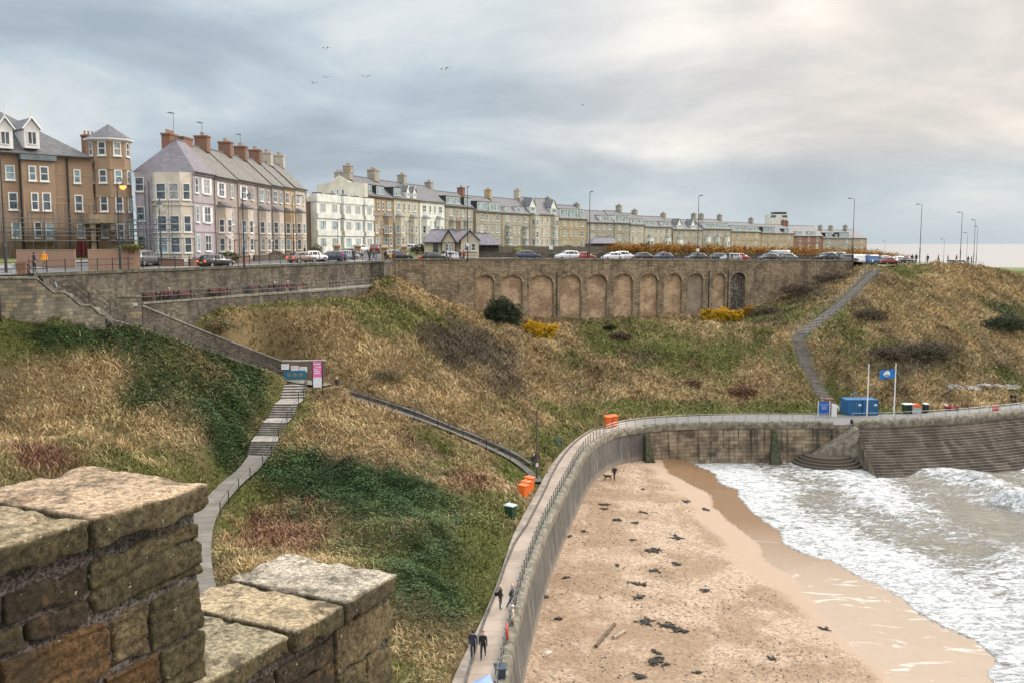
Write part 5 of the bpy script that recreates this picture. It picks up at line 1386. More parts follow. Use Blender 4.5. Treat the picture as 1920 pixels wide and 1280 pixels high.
for i, (u0, u1, v, mt_, lab, rk) in enumerate(LS):
    t, w_, a_ = house(lab, ptl(u0), ptl(u1), zgl, ev2((u0 + u1) / 2, v), mt_, roof=m_slate_b, depth=8.4, rise=4.2, cols=((.3, 1.8, 2), (.75, .8, 1)), bays=((.3, 3.4, 2),), baymat=m_bay if i != 4 else m_ochre, chim=(.95,) if i in (1, 3) else (.9,), chm=m_redbrick if i < 4 else m_buff4, group=GRL, bayroof=m_slate, pots=2 if i == 0 else 5, wh=1.9, door=.75)
    if i < 2:
        Hh2 = ev2((u0 + u1) / 2, v) - zgl
        for s_ in (-1, 1): mb = MB(); mb.box(.3 * w_ + s_ * 1.2 - .25, .3 * w_ + s_ * 1.2 + .25, -.08, -.012, 2 * Hh2 / 3 + Hh2 * .1, 2 * Hh2 / 3 + Hh2 * .1 + 1.75); mb.build('shutter', m_white, t)
    if i in (0, 2): aerial(t, w_ * .9, 4.2, ev2((u0 + u1) / 2, v) - zgl + 5.4, 2.2)

# --- big brick building at the left -------------------------------
bl0 = px(-40, 470, 103); bl1 = px(180, 470, 112); zg = 27.2
d = Vector((bl1.x - bl0.x, bl1.y - bl0.y)); L = d.length; ang = math.atan2(d.y, d.x)
bb = thing('brick_building', 'large tan brick apartment house with steep slate roof, gabled dormers and corner turret', 'building', (bl0.x, bl0.y, zg), ang)
He = px(90, 291, 108).z - zg
mb = MB(); mb.box(0, L, 0, 13, -1, He, skip='b')
for zv in (335, 345): z_ = px(90, zv, 108).z - zg
mb.build('wall', m_tanbrick, bb)
bandm = paint('stone_band', (0.33, 0.255, 0.16), 0.85, var=0.15)
for zz_ in (3.0, 3.7, 6.2, 6.9, 9.5):
    mb = MB(); mb.box(0, L, -.03, -.001, zz_, zz_ + .22); mb.build('stone_band', bandm, bb)
gable_roof(bb, -0.3, L, 0, 13, He, 5.4, slate('slate_big', (0.085, 0.085, 0.09), (0.13, 0.13, 0.135), .55), hipR=8.0, over=.4)
def lx(u):   # local x on the facade under photo column u
    lo, hi = -5, L + 10
    for _ in range(40):
        m = (lo + hi) / 2; q = Vector((bl0.x + d.x / L * m, bl0.y + d.y / L * m)); uu, _v = proj(q.x, q.y, 33)
        if uu < u: lo = m
        else: hi = m
    return lo
def lz(x, v): q = Vector((bl0.x + d.x / L * x, bl0.y + d.y / L * x)); return px(960, v, q.y).z - zg
for (u, v0, v1, w_) in ((22, 310, 338, 1.0), (60, 312, 340, .8), (82, 313, 341, .9), (147, 318, 344, .8), (25, 361, 394, 1.0), (62, 362, 395, .8), (84, 362, 396, .95), (148, 366, 397, .95), (28, 417, 447, 1.0), (65, 417, 447, .8), (87, 418, 448, .95), (150, 420, 447, .9)):
    x = lx(u); z0, z1 = lz(x, v1), lz(x, v0)
    win_mesh('window', w_, z1 - z0, bb, None, TM(x, -.01, z0), frame=.12)
for u in (40, 129):
    x = lx(u); mb = MB(); mb.tube([(x, -.12, 0), (x, -.12, He - .2)], .1, 6); mb.build('drain_pipe', m_pipe, bb)
for u in (15, 65):
    x = lx(u); z0 = lz(x, 279)
    o = dormer(bb, x, -.25, z0, 1.6, 2.2, 'gable', roofm=m_slate_p, cols=2, d=4.5, cheek=m_white, glassm=m_glass)
    mb = MB(); mb.tube([(x, -.4, z0 + 3.4), (x, -.4, z0 + 5.0)], .07, 5); mb.build('finial', m_white, o)
# shallow oriel on the front
x = lx(72); mb = MB(); mb.box(x - 1.75, x + 1.75, -.6, -.002, lz(x, 455), lz(x, 303), skip='k'); ob = mb.build('oriel', m_tanbrick, bb)
mb = MB(); mb.box(x - 1.9, x + 1.9, -.9, -.004, lz(x, 302), lz(x, 292)); mb.build('oriel_roof', m_lead, ob)
for ob_ in [c for c in bb.children if c.name.startswith('window')]:
    pass
for (u, v0, v1, w_) in ((60, 312, 340, .8), (82, 313, 341, .95), (62, 362, 395, .8), (84, 362, 396, .95), (65, 417, 447, .8), (87, 418, 448, .95)):
    x2 = lx(u) ; z0, z1 = lz(x2, v1), lz(x2, v0); win_mesh('window', w_, z1 - z0, ob, None, TM(x2, -.605, z0), frame=.12)
# turret at the corner
tx = lx(215) ; TWm = Matrix.Translation((tx, .6, 0)); Ht = lz(tx, 262)
n8 = 8; rad = 2.3; mb = MB(); rt = thing
rows = [[(tx + rad * math.cos(math.pi / 8 + k * math.pi / 4), .8 + rad * math.sin(math.pi / 8 + k * math.pi / 4), z_) for k in range(9)] for z_ in (-1, Ht)]
mb.quadmesh(rows, [[(k * 1.76, z_) for k in range(9)] for z_ in (-1, Ht)])
tur = mb.build('turret', m_tanbrick, bb)
mb = MB(); ap = (tx, .8, lz(tx, 232))
for k in range(8):
    a0, a1 = math.pi / 8 + k * math.pi / 4, math.pi / 8 + (k + 1) * math.pi / 4; r_ = rad + .45
    mb.face([(tx + r_ * math.cos(a0), .8 + r_ * math.sin(a0), Ht), (tx + r_ * math.cos(a1), .8 + r_ * math.sin(a1), Ht), ap], [(0, 0), (2, 0), (1, 3)])
mb.build('turret_roof', m_slate, tur)
mb = MB(); mb.quadmesh([[(tx + r_ * math.cos(math.pi / 8 + k * math.pi / 4), .8 + r_ * math.sin(math.pi / 8 + k * math.pi / 4), z_) for k in range(9)] for r_, z_ in ((rad, Ht - .35), (rad + .5, Ht - .12), (rad + .5, Ht + .02))]); mb.build('fascia', m_white, tur)
rb = rad * math.cos(math.pi / 8)
for (v0, v1) in ((268, 294), (320, 345), (368, 398), (420, 447)):
    for k in (4, 5, 6, 7):
        a0 = k * math.pi / 4 + math.pi / 4 * 0 ; aa = a0
        z0, z1 = lz(tx, v1), lz(tx, v0)
        win_mesh('window', .95, z1 - z0, tur, None, Matrix.Translation((tx + rb * math.cos(aa), .8 + rb * math.sin(aa), z0)) @ Matrix.Rotation(aa + math.pi / 2, 4, 'Z'), frame=.13)
for zz_ in (Ht - 3.6, Ht - 6.8):
    mb = MB(); mb.quadmesh([[(tx + r_ * math.cos(math.pi / 8 + k * math.pi / 4), .8 + r_ * math.sin(math.pi / 8 + k * math.pi / 4), z_) for k in range(9)] for r_, z_ in ((rad + .02, zz_), (rad + .08, zz_), (rad + .08, zz_ + .25), (rad + .02, zz_ + .25))]); mb.build('stone_band', bandm, tur)
# porch
x = lx(177); mb = MB(); z_ = lz(x, 403)
for sx in (-1.1, 1.1): mb.box(x + sx - .25, x + sx + .25, -2.2, -1.7, 0, z_ - 1.0)
mb.box(x - 1.6, x + 1.6, -2.4, -.003, z_ - 1.0, z_); mb.build('porch', bandm, bb)
mb = MB(); mb.box(x - .8, x + .8, -.06, -.001, 0, 2.6); mb.build('doorway', paint('dark_interior', (.015, .012, .01), .8), bb)
x = lx(150); mb = MB(); mb.box(x - .5, x + .5, -.07, -.002, 0, 2.4); mb.build('door', paint('red_door', (.30, .02, .03), .5), bb)
chimney(bb, L + 3.4, 9, He - 1.0, 1.4, 1.2, 4.4, m_redbrick, 3)
# scaffolding
m_sc = paint('scaffold_tube', (0.12, 0.16, 0.18), 0.4, metal=0.5)
m_bd = paint('scaffold_board', (0.30, 0.23, 0.16), 0.9)
def scaffold(label, x0, x1, levels, top, n, yb=-2.4, M0=(bl0.x, bl0.y, zg), ang=ang, braces=((.1, .9),)):
    t = thing('scaffolding', label, 'scaffolding', M0, ang)
    for k in range(n):
        x = x0 + (x1 - x0) * k / (n - 1)
        for y in (yb, yb + 1.3):
            mb = MB(); mb.tube([(x, y, -1), (x, y, top)], .035, 5); mb.build('standard', m_sc, t)
    for z in levels:
        for y in (yb - .05, yb + 1.35):
            for dz in (0, .55, 1.05):
                mb = MB(); mb.tube([(x0 - .6, y, z + dz), (x1 + .6, y, z + dz)], .03, 5); mb.build('ledger', m_sc, t)
        mb = MB(); mb.box(x0 - .4, x1 + .4, yb, yb + 1.3, z - .05, z); mb.build('board', m_bd, t)
    for a, b_ in braces:
        mb = MB(); mb.tube([(x0 + (x1 - x0) * a, yb - .1, 0), (x0 + (x1 - x0) * b_, yb - .1, top - .8)], .03, 5); mb.build('brace', m_sc, t)
    return t
scaffold('steel tube scaffolding with board decks along the brick building', -2, lx(160), (lz(10, 452) , lz(10, 429)), lz(10, 385), 11, braces=((.3, .42), (.62, .74)))
scaffold('steel tube scaffolding wrapped round the turret foot', lx(190), lx(233), (lz(tx, 452), lz(tx, 432)), lz(tx, 395), 5, yb=-3.6, braces=((.1, .8),))
sc0 = px(246, 470, 106)
scaffold('free standing scaffold frame between turret and lilac house', 0, 4.2, (lz(tx, 452), lz(tx, 432)), lz(tx, 380), 4, yb=0, M0=(sc0.x, 106, zg), ang=.1, braces=((.0, 1.0), (.8, .1)))
# brick garden wall and lawn wall before it
gw = [px(30, 470, 95), px(262, 476, 98)]
wall('garden_wall', 'pinkish brick garden wall in front of the scaffolded building, left of the gateway', [(px(30, 470, 94).x, 94), (px(140, 470, 95).x, 95)], px(30, 470, 94).z, 25.5, .3, stone('pink_brick', [(0.33, 0.19, 0.13), (0.40, 0.24, 0.17), (0.36, 0.21, 0.15)], (0.36, 0.27, 0.21), .23, .075, .1, bumpd=.006), True, .08, .03, copmat=bandm)
wall('garden_wall', 'pinkish brick garden wall right of the gateway with ivy on top', [(px(165, 470, 92).x, 92), (px(262, 470, 94.5).x, 94.5)], px(200, 469, 93).z, 25.5, .3, MATS['pink_brick'], True, .08, .03, copmat=bandm)
# low red walls in front of the lilac terrace
for lab, ua, Ya, ub, Yb, v in (('low dark red brick wall outside the lilac house side', 285, 104, 345, 105, 481), ('low dark red brick wall outside the brown terrace gardens', 357, 106, 470, 122, 482), ('low rough garden wall along the far end of the brown terrace', 478, 124, 600, 150, 478)):
    a_, b_ = px(ua, v, Ya), px(ub, v, Yb); wall('low_wall', lab, [(a_.x, a_.y), (b_.x, b_.y)], [gz(a_.x, a_.y) + .75, gz(b_.x, b_.y) + .75], 25.4, .3, m_redbrick if 'red' in lab else m_dark, True, .1, .04, copmat=m_coping_d)
# tan gate piers beside the side road
for k, (u, Y) in enumerate(((632, 158), (671, 165), (721, 165), (758, 168))):
    q = px(u, 480, Y); z = gz(q.x, Y)
    t = thing('gate_pier', ('tan stone gate pier beside the silver car, leftmost of four', 'tan stone gate pier left of the side road mouth', 'tan stone gate pier right of the side road mouth', 'tan stone gate pier nearest the timbered cottage')[k], 'pier', (q.x, Y, z))
    mb = MB(); mb.box(-.5, .5, -.5, .5, -.2, 1.9); mb.box(-.6, .6, -.6, .6, -.25, .3); mb.build('shaft', m_ochre, t)
    mb = MB(); mb.box(-.68, .68, -.68, .68, 1.902, 2.1); mb.quadmesh([[(-.6, -.6, 2.1), (.6, -.6, 2.1), (.6, .6, 2.1), (-.6, .6, 2.1)], [(-.08, -.08, 2.5), (.08, -.08, 2.5), (.08, .08, 2.5), (-.08, .08, 2.5)]], close=True); mb.build('cap', m_ochre, t)
# mock timber cottage
ct = px(797, 473, 172); zg = gz(ct.x, 172) + .1
co_ = thing('timbered_cottage', 'small mock timbered cottage with purple slate roof behind the road', 'cottage', (ct.x, 172, zg), .12)
m_cw = wallmat('cottage_cream', (0.56, 0.50, 0.38), .1); m_tim = paint('black_timber', (.02, .018, .016), .7)
mb = MB(); mb.box(0, 8.5, 0, 6, -1, 2.5); mb.box(3.0, 5.4, -.8, 0, -1, 2.5, skip='k'); mb.box(6.4, 9.6, -1.6, 0, -1, 3.0, skip='k'); mb.build('wall', m_cw, co_)
mb = MB(); mb.box(8.6, 13.5, 1, 6.5, -1, 2.0); mb.build('rear_wing', m_dark, co_)
gable_roof(co_, -.4, 9.0, 0, 6, 2.5, 2.3, m_slate_p, over=.6, hipL=1.6, hipR=1.4); gable_roof(co_, 8.0, 14.0, .6, 6.8, 2.02, 2.2, m_slate_p, hipR=2.0)
def cross_gable(x0, x1, y, z, h, mat_w, half_hip=False):
    mb = MB(); xm = (x0 + x1) / 2; mb.face([(x0, y, z), (x1, y, z), (xm, y, z + h)]); o = mb.build('gable', mat_w, co_)
    rm = MB()
    for s_, xe in ((-1, x0), (1, x1)):
        q = [(xe + s_ * .3, y - .3, z - .25), (xm, y - .3, z + h + .12), (xm, 3.0, z + h + .12), (xe + s_ * .3, 3.0, z - .25)]; rm.face(q if s_ > 0 else q[::-1], [(0, 0), (0, 2), (3, 2), (3, 0)])
    rm.build('gable_roof', m_slate_p, o)
    tb = MB()
    for s_, xe in ((-1, x0), (1, x1)): tb.tube([(xe + s_ * .3, y - .33, z - .25), (xm, y - .33, z + h + .12)], .1, 4)
    tb.build('bargeboard', m_tim, o); return o
cross_gable(3.0, 5.4, -.802, 2.5, 2.1, m_cw); cross_gable(6.4, 9.6, -1.602, 3.0, 1.5, m_cw)
tb = MB()
for x in (3.0, 3.6, 4.2, 4.8, 5.4): tb.box(x - .06, x + .06, -.86, -.803, 0, 2.5)
for z in (.9, 2.4): tb.box(3.0, 5.4, -.855, -.804, z - .06, z + .06)
for x in (3.3, 4.5): tb.tube([(x - .25, -.83, 0), (x + .25, -.83, .85)], .05, 4); tb.tube([(x + .25, -.83, 0), (x - .25, -.83, .85)], .05, 4)
tb.build('timber_frame', m_tim, co_)
for x, y in ((1.9, 0), (3.9, -.8), (4.5, -.8), (7.4, -1.6), (8.6, -1.6)): win_mesh('window', .55 if y == -.8 else .8, 1.3, co_, None, TM(x, y - .06, 1.0), mat=m_tim if y == 0 else m_white)
chimney(co_, 6.2, 3, 4.2, .9, .9, 2.0, m_buff3, 2)
# wooden fence and walls behind the lawn
fa, fb = px(880, 478, 182), px(1205, 478, 205)
wall('wooden_fence', 'long weathered board fence behind the lawn', [(fa.x, fa.y), (fb.x, fb.y)], [px(0, 462, fa.y).z, px(0, 463.5, fb.y).z], 24.5, .12, stone('fence_board', [(0.13, 0.115, 0.10), (0.19, 0.17, 0.15), (0.16, 0.14, 0.125)], (.05, .045, .04), .18, 6.0, .25, bumpd=.01), cat='fence', n=20)
lawnw = offset_line(RL, 13.8)
sel = [p for p in lawnw if -8 < p[0] < 84 and p[1] > 150]
wall('low_wall', 'low dark brown stone wall between coast road and lawn', [(p[0], p[1]) for p in sel], [gz(p[0], p[1]) + .85 for p in sel], 24, .35, m_dark, True, .1, .03, copmat=m_coping_d)
# garage roof by the fence, tall white block far behind
q = px(1108, 470, 215); t = thing('garage', 'low garage roof showing between fence and orange hedge', 'garage', (q.x, 215, gz(q.x, 215)), .2)
mb = MB(); mb.box(0, 6, 0, 5, -1, 1.6); mb.build('wall', m_dark, t); gable_roof(t, 0, 6, 0, 5, 1.6, 1.5, m_slate_p, hipL=1.5)
q = px(1441, 440, 520); t = thing('tower_block', 'pale concrete tower block top beyond the terrace roofs', 'building', (q.x, 520, 20), 0)
zt_ = px(0, 402, 520).z - 20; mb = MB(); mb.box(0, 10.4, 0, 9, 0, zt_); mb.build('wall', m_whiter, t)
for x0 in (1, 7.2):
    mb = MB(); mb.box(x0, x0 + 2.6, -.1, -.002, zt_ - 1.8, zt_ - .6); mb.build('window', m_glass, t)
mb = MB(); mb.box(3, 9.8, 1, 8, zt_ + .002, zt_ + 1.2); mb.build('plant_room', m_dormk, t)
# ------------------------------------------------------------------ lamps
m_lampg = paint('lamp_glass', (0.5, 0.5, 0.48), 0.2)
m_post = paint('dark_post', (0.035, 0.037, 0.045), 0.5)
def lamp(label, base, H_, arm=(1.2, 0), kind='arm', r=0.075, lit=False, name='street_lamp', plate=None, group='lamp posts along the coast road'):
    t = thing(name, label, 'street lamp', tuple(base), 0, group)
    mb = MB(); mb.tube([(0, 0, -.3), (0, 0, H_ * .25), (0, 0, H_ * .26), (0, 0, H_)], [r * 1.5, r * 1.5, r, r * .6], 8); mb.build('pole', m_post, t)
    ax, ay = arm
    if kind == 'arm':
        mb = MB(); mb.tube([(0, 0, H_ - .05), (ax * .5, ay * .5, H_ + .05), (ax, ay, H_ + .05)], r * .5, 6); mb.build('arm', m_post, t)
        mb = MB(); L_ = math.hypot(ax, ay); M = TM(ax, ay, H_ + .02, math.atan2(ay, ax)); mb.T = M
        mb.quadmesh([[(-.45, -.08, 0), (-.45, .08, 0), (-.45, .08, .06), (-.45, -.08, .06)], [(-.2, -.17, -.03), (-.2, .17, -.03), (-.2, .12, .12), (-.2, -.12, .12)], [(.35, -.17, -.03), (.35, .17, -.03), (.35, .12, .11), (.35, -.12, .11)], [(.5, -.05, 0), (.5, .05, 0), (.5, .05, .05), (.5, -.05, .05)]], close=True)
        mb.face([(-.45, -.08, 0), (-.45, .08, 0), (-.45, .08, .06), (-.45, -.08, .06)][::-1]); mb.face([(.5, -.05, 0), (.5, .05, 0), (.5, .05, .05), (.5, -.05, .05)])
        hd = mb.build('lamp_head', m_post, t)
        mb = MB(); mb.T = M; mb.box(-.15, .32, -.13, .13, -.05, -.032); mb.build('lens', m_lampg, hd)
    elif kind == 'swan':
        mb = MB(); mb.tube([(0, 0, H_)] + [(ax * (0.5 - .5 * math.cos(math.pi * k / 6)), 0, H_ + .45 * math.sin(math.pi * k / 6)) for k in range(1, 7)], r * .45, 6); mb.build('arm', m_post, t)
        mb = MB(); mb.lathe([(.02, .0), (.16, -.06), (.32, -.22), (.33, -.3)], 12, (ax, 0, H_)); sh = mb.build('shade', m_post, t, smooth=True)
        gm = paint('lit_lamp', (1, .55, .2), .4, emit=((1.0, 0.25, 0.03), 2.6)) if lit else m_lampg
        mb = MB(); mb.lathe([(.31, -.3), (.30, -.42), (.17, -.62), (.001, -.68)], 12, (ax, 0, H_)); mb.build('globe', gm, t, smooth=True)
    elif kind == 'lantern':
        mb = MB(); mb.tube([(-.35, 0, H_ - .35), (.35, 0, H_ - .35)], .025, 5); mb.build('ladder_bar', m_post, t)
        mb = MB(); mb.quadmesh([[(s * a, s2 * a, H_ + z) for s, s2 in ((-1, -1), (1, -1), (1, 1), (-1, 1))] for a, z in ((.12, 0), (.26, .5))], close=True); mb.build('lantern_glass', m_lampg, t)
        mb = MB(); mb.quadmesh([[(s * a, s2 * a, H_ + z) for s, s2 in ((-1, -1), (1, -1), (1, 1), (-1, 1))] for a, z in ((.33, .5), (.1, .8), (.05, .95), (.01, 1.1))], close=True); mb.build('lantern_roof', m_post, t)
    if plate:
        mb = MB(); mb.lathe([(.001, -.03), (.3, -.03), (.3, .0), (.001, .0)], 14); o = mb.build('sign_plate', m_white, t); o.rotation_euler = (math.pi / 2, 0, 0); o.location = (0, -.14, plate)
    return t
def lampfrom(label, u, vt, vb, Y, **kw):
    b_ = px(u, vb, Y); b_.z = max(b_.z, gz(b_.x, b_.y) - .2) if Y < 260 else gz(b_.x, b_.y); t_ = px(u, vt, Y); return lamp(label, b_, t_.z - b_.z, **kw)
lampfrom('tall black lamp post at the far left edge before the brick building', 12, 295, 516, 86, kind='swan', arm=(-1.0, 0), r=.09)
lampfrom('black lamp post with a glowing orange lamp beside the turret', 226, 343, 503, 92, kind='swan', arm=(.55, 0), lit=True, r=.085)
lampfrom('short Victorian style lantern post before the lilac house', 303, 392, 487, 103, kind='lantern', r=.06)
lampfrom('tall black post with a hanging lamp before the taupe houses', 458, 362, 498, 107, kind='swan', arm=(.8, 0), r=.085)
lampfrom('thin black lamp post before the ochre house', 551, 368, 480, 140, arm=(1.0, -.1))
lampfrom('thin dark lamp post standing before the white flats', 634, 411, 470, 160, arm=(.8, 0), r=.05)
lampfrom('slim lamp post between the cream terrace and the cottage', 763, 416, 478, 170, arm=(.6, 0), r=.045)
lampfrom('tall thin lamp post in front of the timbered cottage', 877, 352, 489, 156, arm=(.15, -.7), plate=2.6)
lampfrom('tall lamp post rising between blue and white cars above the arches', 1105, 361, 488, 165, arm=(.25, -.7))
lampfrom('tall lamp post with a round plate before the orange hedge', 1308, 368, 490, 173, arm=(.25, -.7), plate=2.0)
lampfrom('tall lamp post at the right end of the arched wall', 1598, 373, 492, 187, arm=(-.9, -.2))
lampfrom('tall lamp post on the headland beside two walkers', 1724, 384, 493, 200, arm=(-.9, -.2))
lampfrom('tall lamp post on the headland near the benches with a small box', 1800, 399, 493, 214, arm=(-.8, -.2))
lampfrom('lamp post at the right tip of the headland, leftmost of the last pair', 1825, 413, 495, 226, arm=(-.7, -.2), r=.06)
lampfrom('shorter lamp post at the right tip of the headland', 1830, 425, 497, 234, arm=(-.6, -.2), r=.055)
lampfrom('small distant lamp post left of the tip of the headland', 1812, 437, 492, 270, arm=(-.8, 0), r=.05)
lampfrom('small distant lamp post seen against the sea', 1769, 449, 490, 300, arm=(-.8, 0), r=.05)
lampfrom('tiny distant lamp post beyond the end of the far terrace', 1659, 452, 476, 420, arm=(-.8, 0), r=.06)
m_wood = paint('weathered_wood', (0.13, 0.09, 0.07), 0.85, var=.3, vs=3)
b_ = px(1007, 905, 96); t = thing('wooden_pole', 'tall brown wooden pole at the foot of the slanting path', 'pole', (b_.x, b_.y, ZP), 0)
mb = MB(); mb.tube([(0, 0, -.3), (-.03, 0, px(1007, 768, 96).z - ZP)], [.12, .08], 8); mb.build('shaft', m_wood, t)
mb = MB(); mb.box(-.13, .13, -.14, -.12, 1.2, 1.6); mb.build('notice', m_white, t)
b_ = px(741, 516, 134); t = thing('brown_pole', 'slender brown pole by the corner of the arched wall', 'pole', tuple(b_), 0)
mb = MB(); mb.tube([(0, 0, -1), (0, 0, px(741, 418, 134).z - b_.z)], [.09, .06], 7); mb.build('shaft', m_wood, t)
for (u, vt, vb, Y, lab) in ((1033, 461, 489, 163, 'small white road sign on a black post beside the blue car'), (571.5, 460, 478, 150, 'small black bollard like bin post outside the brown terrace')):
    b_ = px(u, vb, Y); t = thing('road_sign', lab, 'sign', tuple(b_), 0); hh = px(u, vt, Y).z - b_.z
    mb = MB(); mb.tube([(0, 0, -.3), (0, 0, hh)], .04, 6); mb.build('post', m_post, t)
    if u > 1000: mb = MB(); mb.box(-.32, .32, -.08, -.05, hh - .65, hh); mb.build('plate', m_white, t)
    else: mb = MB(); mb.box(-.15, .15, -.15, .15, 0, 1.0); mb.build('body', m_iron, t)

# ------------------------------------------------------------------ cars
m_tyre = paint('tyre_rubber', (0.012, 0.012, 0.013), 0.85)
m_rim = paint('alloy_rim', (0.35, 0.35, 0.36), 0.35, metal=.6)
m_cg = glass('car_glass', (0.018, 0.022, 0.026), 0.05)
m_tail = paint('tail_light', (0.45, 0.02, 0.02), .25); m_tlit = paint('lit_tail_light', (1, .08, .05), .3, emit=((1.0, 0.06, 0.03), 3.0))
m_head = paint('head_light', (0.65, 0.66, 0.68), .15); m_plate_y = paint('yellow_plate', (0.7, 0.5, 0.05), .5)
m_trim = paint('black_trim', (0.02, 0.02, 0.02), .6)
CARM = {}
def carpaint(nm, c):
    if nm not in CARM:
        m, nt, b = newmat(nm); b.inputs['Base Color'].default_value = (*c, 1); b.inputs['Roughness'].default_value = .3; b.inputs['Coat Weight'].default_value = .6; b.inputs['Coat Roughness'].default_value = .08; CARM[nm] = m
    return CARM[nm]
CP_ = dict(black=(.012, .012, .015), navy=(.015, .025, .075), white=(.68, .69, .70), silver=(.36, .37, .38), red=(.36, .02, .02), maroon=(.16, .02, .025), grey=(.10, .105, .11), blue=(.03, .10, .26), brown=(.20, .14, .12), teal=(.03, .06, .07))
SHAPES = {  # x, half width, bottom, belt, roof(None=no cabin), roof half width
 'hatch': (4.1, [(-2.05, .62, .35, .62, None), (-1.98, .80, .24, .86, None), (-1.75, .86, .2, .93, 1.02), (-1.45, .87, .2, .94, 1.38), (-.9, .88, .2, .93, 1.46), (0, .88, .2, .92, 1.48), (.45, .88, .2, .90, 1.42), (.95, .87, .2, .88, 1.08), (1.15, .86, .2, .87, None), (1.75, .82, .22, .76, None), (2.0, .68, .3, .6, None), (2.06, .5, .4, .5, None)]),
 'suv': (4.4, [(-2.2, .7, .42, .75, None), (-2.15, .84, .3, .98, None), (-1.95, .9, .28, 1.04, 1.25), (-1.75, .91, .28, 1.05, 1.58), (-1.0, .92, .28, 1.04, 1.66), (0, .92, .28, 1.03, 1.68), (.5, .92, .28, 1.02, 1.62), (1.05, .91, .28, 1.0, 1.2), (1.25, .9, .28, .99, None), (1.9, .86, .3, .9, None), (2.15, .74, .36, .72, None), (2.2, .55, .45, .6, None)]),
 'saloon': (4.6, [(-2.3, .62, .35, .7, None), (-2.22, .8, .24, .9, None), (-1.7, .86, .2, .94, None), (-1.45, .86, .2, .94, 1.0), (-.8, .87, .2, .92, 1.38), (-.1, .88, .2, .91, 1.43), (.4, .88, .2, .90, 1.36), (1.05, .87, .2, .87, 1.0), (1.2, .86, .2, .86, None), (1.95, .82, .22, .75, None), (2.25, .68, .3, .6, None), (2.3, .5, .4, .5, None)]),
 'van': (5.0, [(-2.5, .85, .35, 1.1, 1.85), (-2.45, .93, .28, 1.12, 1.98), (-1.5, .95, .28, 1.12, 2.02), (0, .95, .28, 1.12, 2.02), (.9, .95, .28, 1.12, 1.98), (1.2, .95, .28, 1.1, 1.85), (1.75, .94, .28, 1.08, 1.3), (1.85, .93, .28, 1.06, None), (2.35, .88, .3, .92, None), (2.5, .7, .38, .7, None)]),
}
def car_proto(kind):
    Lg, st = SHAPES[kind]; parts = {}
    mb = MB(); rows = []
    for (x, w_, zb, zl, zr) in st:
        cab = zr is not None; rw = w_ * (.80 if kind != 'van' else .9); z2 = zr if cab else zl + .04; w2 = rw if cab else w_ * .82
        half = [(w_ * .9, zb), (w_, zb + (zl - zb) * .35), (w_ * .99, zl - .03), (w_ * .965, zl)]
        half += [((w_ * .955) * .5 + w2 * .5, (zl + z2) / 2), (w2, z2 - .05 if cab else z2 - .01), (w2 * .82, z2)]
        ring = [(x, y, z) for y, z in half] + [(x, 0, z2 + (.02 if cab else .02))] + [(x, -y, z) for y, z in half[::-1]]
        rows.append(ring)
    mb.quadmesh(rows, close=True); mb.face(rows[0][::-1]); mb.face(rows[-1])
    parts['body'] = mb
    g = MB(); cabs = [s for s in st if s[4] is not None]
    def side(s_, t, e=.008):   # point on the cabin side, t from belt to roof
        x, w_, zb, zl, zr = s_; rw = w_ * (.80 if kind != 'van' else .9); return (x, w_ * .965 + (rw - w_ * .965) * t + e, zl + (zr - .05 - zl) * t)
    full = cabs if kind != 'van' else cabs[4:]
    for a, b_ in zip(full[:-1], full[1:]):
        sh = min(b_[0] - a[0], 9)
        gap = .05
        for sg in (1, -1):
            q = []
            for (s_, t, dx) in ((a, .1, gap), (b_, .1, -gap), (b_, .88, -gap), (a, .88, gap)):
                x, y, z = side(s_, t); q.append((x + dx, sg * y, z))
            if (q[2][2] - q[1][2]) < .08 and (q[3][2] - q[0][2]) < .08: continue
            g.face(q if sg > 0 else q[::-1])
    # front and rear screens follow the end cabin stations
    def scr(s0, s1, sgn):
        (x0, w0, _, zl0, zr0), (x1, w1, _, zl1, zr1) = s0, s1; rw = .8 if kind != 'van' else .9
        q = [(x0, w0 * rw * .8, zr0), (x0, -w0 * rw * .8, zr0), (x1, -w1 * rw * .8, zr1), (x1, w1 * rw * .8, zr1)]
        q = [(x + sgn * .02, y, z + .025) for x, y, z in q]; g.face(q if sgn > 0 else q[::-1])
    if kind == 'van': scr(cabs[-1], cabs[-2], 1)
    elif kind == 'saloon': scr(cabs[-1], cabs[-2], 1); scr(cabs[0], cabs[1], -1)
    else: scr(cabs[-1], cabs[-2], 1); scr(cabs[0], cabs[1], -1)
    parts['glass'] = g
    def wheel():
        w_ = MB(); w_.T = Matrix.Rotation(math.pi / 2, 4, 'X')
        w_.lathe([(.18, -.1), (.29, -.11), (.315, -.08), (.315, .08), (.29, .11), (.18, .1)], 14); return w_
    def rim():
        w_ = MB(); w_.T = Matrix.Rotation(math.pi / 2, 4, 'X'); w_.lathe([(.001, -.085), (.19, -.095), (.19, .095), (.001, .085)], 10); return w_
    return Lg, parts, wheel, rim
PROTO = {}
